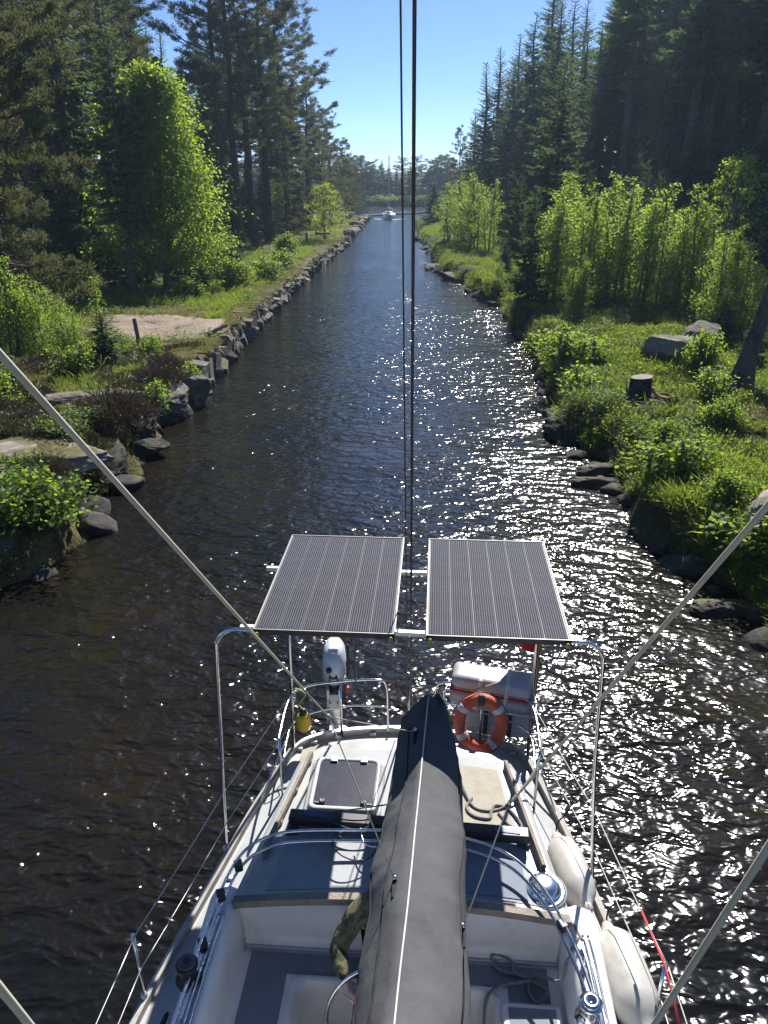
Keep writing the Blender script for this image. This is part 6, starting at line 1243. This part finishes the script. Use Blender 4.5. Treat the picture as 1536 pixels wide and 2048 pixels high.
for s in (-1, 1):
    q = MB(); q.lathe([(.001, -.012), (.010, -.006), (.012, 0), (.010, .006), (.001, .012)], (s * .034, -.112, .82)); q.build('eye', M['gel'], pr)
    q = MB(); q.lathe([(.005, -.012), (.022, -.006), (.026, .004), (.01, .010)], (s * .094, -.02, .80), Matrix.Rotation(R(90), 3, 'Y')); q.build('ear', M['skin'], pr)
q = MB(); q.tube([(-.025, -.118, .745), (0, -.124, .742), (.025, -.118, .745)], .006, 6); q.build('mouth', mat('lips', (.4, .15, .12), .5), pr)
# ================================================================== GROUND COVER (nobody could count it)
M['grass_dry'] = leaf_mat('straw_grass', (.12, .115, .035), (.22, .20, .08), (.28, .27, .07), .4, .015, .6)
M['grass_green'] = leaf_mat('green_grass', (.06, .10, .018), (.12, .17, .03), (.34, .46, .05), .5, .02, .6)
M['berry'] = leaf_mat('blueberry_leaves', (.05, .085, .014), (.115, .15, .026), (.36, .47, .05), .5, .015, .6)
M['herb'] = leaf_mat('broad_herb_leaves', (.035, .07, .018), (.08, .13, .03), (.28, .40, .05), .5, .025, .55)
M['straw'] = leaf_mat('bleached_straw', (.22, .19, .11), (.40, .35, .22), (.25, .22, .10), .25, .01, .6)
M['heather'] = leaf_mat('brown_heather', (.045, .032, .022), (.12, .085, .06), (.08, .06, .03), .2, .03)
M['heatherg'] = leaf_mat('olive_heather', (.05, .055, .022), (.10, .10, .04), (.12, .12, .04), .25, .03)
def tuft(seed, n, h, w, spread, m, lean=.5):
    g = np.random.default_rng(seed); lv = Leaves(seed); P = np.c_[g.normal(size=(n, 2)) * spread, np.zeros(n) - .02]
    A = np.c_[g.normal(size=(n, 2)) * lean, np.ones(n)]; L = h * g.uniform(.45, 1.2, n); lv.add(P, A, L * .55, w); tip = P + nrm(A) * (L * .42)[:, None]
    lv.add(tip, A + np.c_[g.normal(size=(n, 2)) * lean, -.35 * np.ones(n)], L * .65, w * .8); return lv.mesh('tuft', m, .1)
def herb(seed, n, h, r, ls, m):
    g = np.random.default_rng(seed); lv = Leaves(seed); a = g.uniform(0, 6.28, n); q = np.sqrt(g.random(n)) * r; z = h * g.uniform(.15, 1, n) * (1 - .45 * (q / r) ** 2)
    P = np.c_[np.cos(a) * q, np.sin(a) * q, z]; lv.add(P, np.c_[np.cos(a), np.sin(a), g.normal(size=n) * .4] + g.normal(size=(n, 3)) * .5, ls * g.uniform(.6, 1.3, n), ls * .62, np.array((0, 0, 1)) + g.normal(size=(n, 3)) * .5)
    k = 8; b = g.uniform(0, 6.28, k); lv.add(np.zeros((k, 3)), np.c_[np.cos(b) * .5, np.sin(b) * .5, np.ones(k)], h * .9, .008); return lv.mesh('herb', m)
def twigs(seed, n, h, r, m):
    g = np.random.default_rng(seed); lv = Leaves(seed); a = g.uniform(0, 6.28, n); q = np.sqrt(g.random(n)) * r; P = np.c_[np.cos(a) * q, np.sin(a) * q, np.zeros(n)]
    hh = h * (1 - .55 * (q / r) ** 2) * g.uniform(.5, 1.1, n); P[:, 2] = hh * g.uniform(.0, .6, n); A = np.c_[np.cos(a) * q / r, np.sin(a) * q / r, np.full(n, .9)] + g.normal(size=(n, 3)) * .45
    lv.add(P, A, hh * .55 + .03, .012 + .010 * g.random(n)); lv.add(P + nrm(A) * (hh * .3)[:, None], A + g.normal(size=(n, 3)) * .7, hh * .35 + .03, .022); return lv.mesh('heather', m)
def src(me): return bpy.data.objects.new(me.name + '_source', me)
def scatter(name, pts, meshes, smin, smax, label, cat, seed=0):
    pts = np.asarray(pts); me = bpy.data.meshes.new(name); me.vertices.add(len(pts)); me.vertices.foreach_set('co', pts.astype(np.float32).ravel()); o = link(name, me); tag(o, label, cat, kind='stuff')
    ng = bpy.data.node_groups.new(name, 'GeometryNodeTree'); ng.interface.new_socket('Geometry', in_out='INPUT', socket_type='NodeSocketGeometry'); ng.interface.new_socket('Geometry', in_out='OUTPUT', socket_type='NodeSocketGeometry')
    n, l = ng.nodes, ng.links; gi = n.new('NodeGroupInput'); go = n.new('NodeGroupOutput'); ip = n.new('GeometryNodeInstanceOnPoints'); jn = n.new('GeometryNodeJoinGeometry')
    for m_ in meshes:
        oi = n.new('GeometryNodeObjectInfo'); oi.inputs['Object'].default_value = src(m_); oi.inputs['As Instance'].default_value = True; l.new(oi.outputs['Geometry'], jn.inputs[0])
    rs = n.new('FunctionNodeRandomValue'); rs.data_type = 'FLOAT'; rs.inputs[2].default_value = smin; rs.inputs[3].default_value = smax; rs.inputs['Seed'].default_value = seed
    rr = n.new('FunctionNodeRandomValue'); rr.data_type = 'FLOAT_VECTOR'; rr.inputs[0].default_value = (-.22, -.22, 0); rr.inputs[1].default_value = (.22, .22, 6.283); rr.inputs['Seed'].default_value = seed + 1
    l.new(gi.outputs[0], ip.inputs['Points']); l.new(jn.outputs[0], ip.inputs['Instance']); ip.inputs['Pick Instance'].default_value = True
    ri = n.new('FunctionNodeRandomValue'); ri.data_type = 'INT'; ri.inputs[4].default_value = 0; ri.inputs[5].default_value = len(meshes) - 1; ri.inputs['Seed'].default_value = seed + 2; l.new(ri.outputs[2], ip.inputs['Instance Index'])
    l.new(rs.outputs[1], ip.inputs['Scale']); l.new(rr.outputs[0], ip.inputs['Rotation']); l.new(ip.outputs[0], go.inputs[0])
    md = o.modifiers.new('scatter', 'NODES'); md.node_group = ng; return o
def cand(side, n, y0, y1, dmax, g, pw=1.4):
    """points on a bank, thicker towards the boat"""
    u = g.random(n); e = 1 - pw; y = ((y0 ** e) + u * (y1 ** e - y0 ** e)) ** (1 / e); d = .15 + g.random(n) ** 1.3 * np.minimum(dmax, 4 + y * .35)
    x = shoreL(y) - d if side < 0 else shoreR(y) + d; z = zL(x, y) if side < 0 else zR(x, y); ok = z > .12; return x[ok], y[ok], z[ok], d[ok]
def clear(x, y, spots):
    ok = np.ones(len(x), bool)
    for sx, sy, rx, ry in spots: ok &= ((x - sx) / rx) ** 2 + ((y - sy) / ry) ** 2 > 1
    return ok
BARE = [(-11.2, 32.6, 2.3, 3.0), (-9.8, 31.2, 1.3, 1.6), (-12.8, 33.5, 1.5, 1.6), (-8.75, 15.0, 1.5, .85), (-8.75, 13.6, .9, .5), (-8.9, 19.6, 1.0, .4), (7.6, 24.9, .9, .55), (8.9, 26.2, .85, .5), (6.2, 12.6, .65, .6), (5.8, 19.7, .75, .8), (8.5, 21.2, .7, .8), (5.6, 18.2, .5, .4), (6.6, 16.2, .6, .35), (7.4, 17.2, .5, .5), (5.4, 15.6, .4, .5), (6.9, 14.3, .6, .4), (6.0, 11.6, .5, .4), (7.2, 19.4, .6, .35), (4.9, 21.4, .4, .5), (6.7, 22.2, .5, .4), (5.2, 24.2, .4, .5), (8.0, 15.4, .6, .5)]
g = np.random.default_rng(77)
# left bank
x, y, z, d = cand(-1, 42000, 8, 140, 16, g); ok = clear(x, y, BARE) & ((fbm(x, y, .5, 31) > -.12) | (g.random(len(x)) < .25)) & (d > .04)
scatter('dry_grass', np.c_[x, y, z][ok], [tuft(1, 16, .14, .016, .07, M['grass_dry'], .8), tuft(2, 14, .19, .016, .06, M['grass_dry'], .6), tuft(3, 20, .10, .018, .10, M['grass_dry'], 1.0)], .6, 1.3, 'short straw-coloured grass over the left bank', 'grass', 1)
x, y, z, d = cand(-1, 26000, 10, 140, 16, g); ok = clear(x, y, BARE) & (fbm(x, y, .33, 41) + .06 * sst(34, 50, y) > .11) & (d > 1.3) & ((y > 25) | (g.random(len(x)) < .22))
scatter('green_grass', np.c_[x, y, z][ok], [tuft(4, 18, .34, .02, .08, M['grass_green'], .5), tuft(5, 16, .46, .022, .08, M['grass_green'], .4)], .5, 1.2, 'fresh green grass patches on the left bank', 'grass', 4)
x, y, z, d = cand(-1, 9000, 12, 90, 14, g); ok = clear(x, y, BARE) & (fbm(x, y, .45, 51) > .16) & (d > .8)
scatter('leafy_undergrowth', np.c_[x, y, z][ok], [herb(6, 40, .26, .2, .07, M['herb']), herb(7, 36, .36, .22, .09, M['herb'])], .5, 1.3, 'low leafy herbs between the grass on the left bank', 'undergrowth', 7)
x, y, z, d = cand(-1, 5200, 12, 30, 9, g); ok = clear(x, y, BARE) & (fbm(x, y, .55, 61) > .14)
scatter('low_heather', np.c_[x, y, z][ok], [twigs(8, 90, .24, .2, M['heather']), twigs(9, 90, .2, .22, M['heatherg'])], .6, 1.25, 'low brown heather spread over the near left bank', 'heather', 9)
# right bank
x, y, z, d = cand(1, 36000, 8, 125, 15, g); ok = clear(x, y, BARE) & ((fbm(x, y, .4, 71) + .14 * sst(17, 24, y) > .02) | (g.random(len(x)) < .12))
scatter('blueberry_undergrowth', np.c_[x, y, z][ok], [herb(10, 70, .22, .20, .05, M['berry']), herb(11, 60, .28, .22, .055, M['berry']), herb(12, 70, .17, .24, .05, M['berry'])], .6, 1.4, 'low yellow-green blueberry scrub over the right bank', 'undergrowth', 12)
x, y, z, d = cand(1, 14000, 8, 60, 10, g); ok = clear(x, y, BARE) & (fbm(x, y, .6, 81) + .12 * (1 - sst(16, 22, y)) > .08)
scatter('grass_tussocks', np.c_[x, y, z][ok], [tuft(13, 34, .48, .02, .07, M['grass_green'], .55), tuft(14, 30, .40, .018, .08, M['grass_dry'], .7), tuft(15, 34, .36, .02, .09, M['grass_green'], .7)], .5, 1.15, 'grass tussocks, green and dead straw, on the near right bank', 'grass', 15)
x, y, z, d = cand(1, 9000, 8, 90, 14, g); ok = clear(x, y, BARE) & (fbm(x, y, .5, 91) > .10)
scatter('leafy_undergrowth', np.c_[x, y, z][ok], [herb(16, 50, .40, .22, .075, M['herb']), herb(17, 44, .30, .24, .07, M['herb'])], .5, 1.3, 'dark green leafy herbs between blueberry scrub on the right bank', 'undergrowth', 17)
x, y, z, d = cand(1, 9000, 8, 40, 10, g); ok = clear(x, y, BARE) & (fbm(x, y, .7, 101) > .12)
scatter('dead_grass', np.c_[x, y, z][ok], [tuft(20, 26, .34, .014, .09, M['straw'], .95), tuft(21, 22, .24, .014, .12, M['straw'], 1.3)], .6, 1.3, 'bleached dead grass lying between the scrub on the right bank', 'grass', 23)
x, y, z, d = cand(1, 4200, 8, 40, 10, g); ok = clear(x, y, BARE) & (fbm(x, y, .6, 111) > .15)
scatter('bare_twigs', np.c_[x, y, z][ok], [twigs(22, 60, .42, .28, M['heather']), twigs(23, 50, .3, .3, M['heather'])], .6, 1.3, 'brown bare twigs and old scrub on the right bank', 'undergrowth', 25)
# far shore fringe
xs_ = g.uniform(-60, 40, 2600); ys_ = 224.5 + fbm(xs_, xs_ * 0, .02, 4) * 10 + .02 * np.abs(xs_) + g.random(2600) * 5
scatter('shore_shrubbery', np.c_[xs_, ys_, np.full(2600, .5)], [herb(18, 60, 1.6, .9, .4, M['herb']), herb(19, 60, 1.1, .9, .35, M['spruce'])], .6, 1.5, 'dark shrubbery along the far lake shore', 'undergrowth', 19)

# ---- shrubs that stand out one by one
PROTO['heather0'] = (twigs(61, 1500, .75, .75, M['heather']),) ; PROTO['heather1'] = (twigs(62, 1300, .6, .8, M['heatherg']),)
def shrub(kind, name, x, y, sc, label, cat='bush', wid=1.0, dz=0.0):
    z = float(zL(x, y)) if x < -2 else float(zR(x, y)); o = link(name, PROTO[kind][0]); o.location = (x, y, max(z, .2) - .06 + dz); o.scale = (sc * wid, sc * wid, sc); o.rotation_euler = (0, 0, random.uniform(0, 6.28)); return tag(o, label, cat)
for k, x, y, s, w, lab in (('heather0', -7.75, 18.0, 1.25, 1.0, 'big bushy brown heather hanging over the water on the left'), ('heather0', -8.05, 22.0, .8, 1.2, 'brown heather on the edge above the rounded shore rock'),
        ('heather0', -8.35, 23.6, .75, 1.1, 'brown heather just before the stone wall begins'), ('heather1', -7.45, 15.3, .7, 1.1, 'olive heather on the edge left of the leafy alder bush'),
        ('heather1', -9.4, 21.6, .7, 1.3, 'olive heather beside the trodden rock slab'), ('heather0', -10.8, 17.6, .75, 1.3, 'brown heather behind the broad bare outcrop'),
        ('heather1', -9.2, 24.0, .8, 1.2, 'olive heather below the dense dark young spruce'), ('heather0', -7.55, 13.9, .6, 1.1, 'brown heather between bare outcrop and leafy alder bush'),
        ('heather0', -10.9, 19.6, .8, 1.2, 'brown heather at the left edge below the small sunlit spruce')):
    shrub(k, 'heather_bush', x, y, s, lab, 'heather', w)
plant('alder', 'alder_bush', -7.1, 12.55, 1.2, 'bright leafy alder bush overhanging the water at lower left', 'bush', wid=1.5, sink=.55, trunk='stems', crown='leaves')
for k, x, y, h, w, lab in (('alder1', -7.6, 20.5, .95, 1.1, 'leafy sprig growing from the rounded shore rock'), ('alder1', -7.5, 23.3, .85, 1.1, 'leafy sprig at the start of the stone wall'), ('alder1', -10.5, 22.4, .9, 1.5, 'fern-like leafy bush below the dark young spruce'),
        ('alder1', -9.3, 25.4, .8, 1.4, 'leafy bush between the dark young spruce and the wooden post'), ('alder1', -11.3, 18.6, 1.0, 1.4, 'leafy fern bush at the left edge above the outcrop'),
        ('alder1', 4.4, 28.6, 1.1, 1.6, 'leafy bush at the right shore where the bank bulges'), ('alder1', 4.3, 25.2, 1.2, 1.7, 'blue-green leafy bush leaning over the glitter on the right'), ('alder1', 4.2, 22.4, 1.1, 1.7, 'leafy bush just before the dark blueberry point'),
        ('alder', 5.3, 16.6, .7, 1.2, 'dark leafy bush above the two wet ledges'), ('alder1', 5.1, 14.9, .9, 1.7, 'leafy bush above the pale pointed rock'), ('alder', 5.5, 13.4, .7, 1.2, 'leafy bush in front of the grey boulder low on the right bank'),
        ('alder1', 5.6, 11.9, .9, 1.8, 'broad leafy bush under the right lazy jack line'), ('alder1', 6.2, 10.3, .9, 1.8, 'leafy bush at the right edge nearest the boat'), ('alder', 8.3, 23.6, 1.3, .9, 'leafy bush right of the mossy boulders'), ('alder1', 7.4, 20.6, 1.0, 1.5, 'leafy bush at the foot of the dead leaning trunk'),
        ('alder', -11.9, 46.5, 1.6, 1.3, 'leafy bush at the forest edge right of the maple'), ('alder', -13.2, 41.8, 1.1, 1.6, 'low bush at the shaded edge behind the gravel clearing'), ('alder1', -11.0, 50.5, 1.3, 1.8, 'grassy bush below the pale sapling'), ('alder1', -10.9, 58.5, 1.3, 1.8, 'low bush on the far grass strip beyond the pale sapling'), ('alder', -13.0, 70, 1.8, 1.3, 'bush at the foot of the four tall pines'), ('alder', 6.9, 17.9, .75, 1.1, 'leafy bush behind the root mound of the stump')):
    plant(k, 'leafy_bush', x, y, h, lab, 'bush', wid=w, trunk='stems', crown='leaves')

# ---- stump, dead trunk, logs, post
M['darkbark'] = mat('dark_rotting_bark', (.05, .04, .032), .95, var=.5, scale=4, bump=1, bscale=8, bdist=.08, spec=.1); M['snag'] = mat('brown_grey_dead_wood', (.10, .085, .07), .9, var=.5, scale=3, bump=1, bscale=6, bdist=.10, spec=.2)
def stump():
    x0, y0 = 5.55, 20.2; z0 = float(zR(x0, y0)); t = empty('tree_stump', (x0, y0, z0), label='sawn tree stump with a splinter standing on a root mound, right bank', cat='stump')
    rings = []
    for z, r in ((-.5, .75), (-.2, .5), (0, .36), (.15, .30), (.5, .28), (.62, .28)):
        rings.append([(r * (1 + .18 * mnoise.noise(Vector((math.cos(a) * 1.5, math.sin(a) * 1.5, z * .6))) + (.25 * max(0, math.cos(4 * a + .5)) if z < .1 else 0)) * math.cos(a), r * (1 + .2 * mnoise.noise(Vector((math.cos(a) * 1.5, math.sin(a) * 1.5, z * .6 + 4)))) * math.sin(a), z + (.03 * math.cos(a) if z > .5 else 0)) for a in np.linspace(0, 6.283, 28, endpoint=False)])
    q = MB(); q.loft(rings); q.build('bark', M['darkbark'], t); q = MB(); q.add([(x, y, z - .003) for x, y, z in rings[-1]], [tuple(range(28))]); q.build('sawn_face', mat('sawn_wood', (.13, .10, .07), .8, var=.2, scale=12), t)
    q = MB(); q.tube([(-.36, -.05, -.1), (-.37, -.03, .25), (-.40, 0, .55)], [.04, .03, .004], 6); q.build('splinter', M['bark_spruce'], t)
    q = MB(); q.tube(bez([(.25, -.05, .35), (.4, -.12, .16), (.65, -.15, .1), (.95, -.1, .13)], 6), [.05 - .0016 * k for k in range(19)], 6); q.build('peeled_root', mat('peeled_wood', (.33, .19, .11), .7, var=.2), t)
    for k in range(9):
        a = -2.9 + k * .42; q = MB(); q.tube(bez([(.3 * math.cos(a), .3 * math.sin(a), .0), (.65 * math.cos(a), .65 * math.sin(a), .06 + random.uniform(-.06, .12)), (random.uniform(.9, 1.4) * math.cos(a + .2), 1.1 * math.sin(a + .2), -.30)], 5), [.05 - .003 * j for j in range(11)], 6); q.build('root', M['bark_grey'], t)
stump()
def snag():
    x0, y0 = 8.55, 21.6; z0 = float(zR(x0, y0)); t = empty('leaning_snag', (x0, y0, z0), label='grey dead trunk leaning at the right edge of the photo, its top broken off', cat='dead tree'); top = Vector((.62, .35, 3.05)); rings = []
    for k in range(15):
        u = k / 14; c = top * u + Vector((0, 0, -.3 * (k == 0))); r = .17 + .28 * (1 - u) ** 6 + .05 * (1 - u)
        rings.append([c + Vector((r * (1 + .22 * mnoise.noise(Vector((math.cos(a) * 2, math.sin(a) * 2, u * 3)))) * math.cos(a), r * (1 + .22 * mnoise.noise(Vector((math.cos(a) * 2, math.sin(a) * 2, u * 3 + 7)))) * math.sin(a), (.10 * mnoise.noise(Vector((math.cos(a) * 3, math.sin(a) * 3, 2))) if k == 14 else 0))) for a in np.linspace(0, 6.283, 24, endpoint=False)])
    q = MB(); q.loft(rings, cap1=True); q.build('trunk', M['snag'], t)
    for k in range(5):
        a = k * 1.3 + .4; q = MB(); q.tube(bez([(.3 * math.cos(a), .3 * math.sin(a), .05), (.8 * math.cos(a), .8 * math.sin(a), -.05), (1.3 * math.cos(a + .2), 1.3 * math.sin(a + .2), -.35)], 5), [.09 - .006 * j for j in range(11)], 6); q.build('root', M['bark_grey'], t)
    for u, a in ((.55, 3.4), (.7, 3.0), (.85, .5)):
        c = top * u; q = MB(); q.tube([c, c + Vector((.45 * math.cos(a), .45 * math.sin(a), .06))], [.02, .008], 5); q.build('dead_twig', M['bark_grey'], t)
snag()
def log(a, b, r, m, label, cat='log'):
    a = Vector(a); b = Vector(b); q = MB(); n = 10; pts = [a.lerp(b, k / (n - 1)) + Vector((random.uniform(-.03, .03), random.uniform(-.03, .03), random.uniform(-.01, .02))) - a for k in range(n)]; q.tube(pts, [r * (1 - .35 * k / n) for k in range(n)], 8); o = q.build('fallen_log' if r > .03 else 'dead_branch', m); o.location = a; return tag(o, label, cat)
zz = lambda x, y, d: (x, y, float(zR(x, y)) + d)
log(zz(7.0, 18.0, .16), zz(7.75, 18.1, .2), .045, M['bark_spruce'], 'short dark log among the grass right of the tussocks')
log(zz(6.5, 18.9, .12), zz(6.2, 17.4, .25), .05, M['grass_dry'], 'pale dead stick lying in straw grass on the right bank', 'branch')
log(zz(6.9, 14.8, .2), zz(8.0, 15.7, .45), .025, M['bark_grey'], 'thin bare branch sticking out of the right bank scrub', 'branch')
log(zz(8.9, 20.4, .4), zz(9.6, 21.2, .9), .05, M['bark_grey'], 'bleached root branch at the foot of the dead trunk', 'branch')
log((-12.6, 84, 1.35), (-11.2, 85.5, 1.3), .12, M['bark_grey'], 'pale log lying on the far left grass by the lime-green tree')
log((-8.9, 30.3, float(zL(-8.9, 30.3)) + .06), (-8.15, 30.6, 1.12), .09, M['rock'], 'squared stone sill lying across the left wall top', 'stone sill')
def post(x, y, h, r, label, m):
    z = float(zL(x, y)); q = MB(); q.lathe([(r * 1.05, -.3), (r, .1), (r * .95, h - .05), (r * .8, h - .01), (r * .4, h)], n=12); o = q.build('wooden_post', m); o.location = (x, y, z); o.rotation_euler = (0, R(-5), 0); return tag(o, label, 'post')
post(-10.35, 26.9, 1.25, .075, 'weathered wooden post standing in front of the gravel clearing', M['bark_grey']); post(-13.3, 83, .9, .14, 'short dark post on the far left grass', M['bark_spruce'])

# ---- the sailing boat coming up the canal far away
fs = empty('far_sailboat', (-8.9, 149, 0), R(4), label='small white sailboat under bare mast coming up the far canal', cat='sailboat')
fs.scale = (.8, .8, .8); wh = mat('far_white_hull', (.75, .75, .72), .35); FO = [(0, -4.6), (.55, -3.9), (1.0, -2.8), (1.35, -1.2), (1.5, .6), (1.4, 2.6), (1.15, 4.2), (0, 4.3), (-1.15, 4.2), (-1.4, 2.6), (-1.5, .6), (-1.35, -1.2), (-1.0, -2.8), (-.55, -3.9)]
q = MB(); q.loft([[(x * k, y * ky, z) for x, y in FO] for k, ky, z in ((.5, .8, -.3), (.86, .93, .1), (.97, .98, .7), (1, 1, 1.15))], cap1=True); q.build('hull', wh, fs)
q = MB(); q.loft([[(x * k, y * .5 + .3, z) for x, y in FO] for k, z in ((.62, 1.14), (.58, 1.45), (.5, 1.6))], cap1=True); q.build('cabin', wh, fs)
q = MB(); q.tube([(0, -.6, 1.1), (0, -.4, 13.1)], .085, 8); q.build('mast', M['alu'], fs)
for z, w in ((5.2, 1.0), (8.8, .8)): q = MB(); q.tube([(-w, -.5, z), (w, -.5, z)], .05, 6); q.build('spreader', M['alu'], fs)
q = MB(); q.tube([(0, -.5, 2.3), (0, 3.2, 2.4)], .16, 8); q.build('boom', M['canvas'], fs)
q = MB(); q.loft([[(1.1 * math.cos(a), .9 + y, 1.5 + 1.0 * s_ * math.sin(a)) for a in np.linspace(0, math.pi, 10)] for y, s_ in ((0, .5), (.5, 1.0), (1.2, .95))], closed=False); q.build('sprayhood', M['canvas'], fs)
for a, b in (((0, -4.5, 1.2), (0, -.45, 12.9)), ((0, 4.2, 1.2), (0, -.4, 13)), ((1.4, -.4, 1.2), (.1, -.4, 12.8)), ((-1.4, -.4, 1.2), (-.1, -.4, 12.8))): q = MB(); q.tube([a, b], .02, 5); q.build('stay', M['darkstay'], fs)
q = MB(); q.lathe([(.12, 1.1), (.26, 1.5), (.24, 1.9), (.1, 2.05), (.13, 2.2), (.11, 2.35), (.02, 2.42)], (.3, 2.6, 0), n=12); pf = q.build('person', M['trouser']); pf.location = (-8.9, 149, 0); pf.scale = (.85,) * 3; tag(pf, 'tiny dark figure standing in the cockpit of the far sailboat', 'person')
# small wash at its bow
q = MB(); wf = mat('white_wash', (.8, .82, .85), .6, bump=.8, bscale=4)
for s in (-1, 1): q.loft([[(s * (.9 + t * 2.6), -3.4 + t * 4 - .2, .006), (s * (.9 + t * 2.6) + .15, -3.3 + t * 4, .05 * (1 - t)), (s * (.9 + t * 2.6) + .3, -3.2 + t * 4 + .2, .006)] for t in np.linspace(0, 1, 8)], closed=False)
w_ = q.build('bow_wash', wf); w_.location = (-8.9, 149, 0); w_.scale = (.8,) * 3; tag(w_, 'thin white bow wash beside the far sailboat', 'foam', kind='stuff')
# ================================================================== THE AIR: thin haze round the scene, mostly standing in for lens veiling glare
hz = MB(); hz.box((-430, -66, -4), (430, 640, 40)); haze = hz.build('haze', bpy.data.materials.new('haze_and_lens_glare')); tag(haze, 'thin blue haze along the canal, mostly standing in for lens glare', 'haze', kind='stuff')
hm_ = haze.active_material; hm_.use_nodes = True; hn = hm_.node_tree.nodes; hl = hm_.node_tree.links; hn.remove(hn['Principled BSDF'])
pv = hn.new('ShaderNodeVolumePrincipled'); pv.inputs['Color'].default_value = (.55, .76, 1.0, 1); pv.inputs['Density'].default_value = .00036; pv.inputs['Anisotropy'].default_value = .45
hl.new(pv.outputs[0], hn['Material Output'].inputs['Volume'])
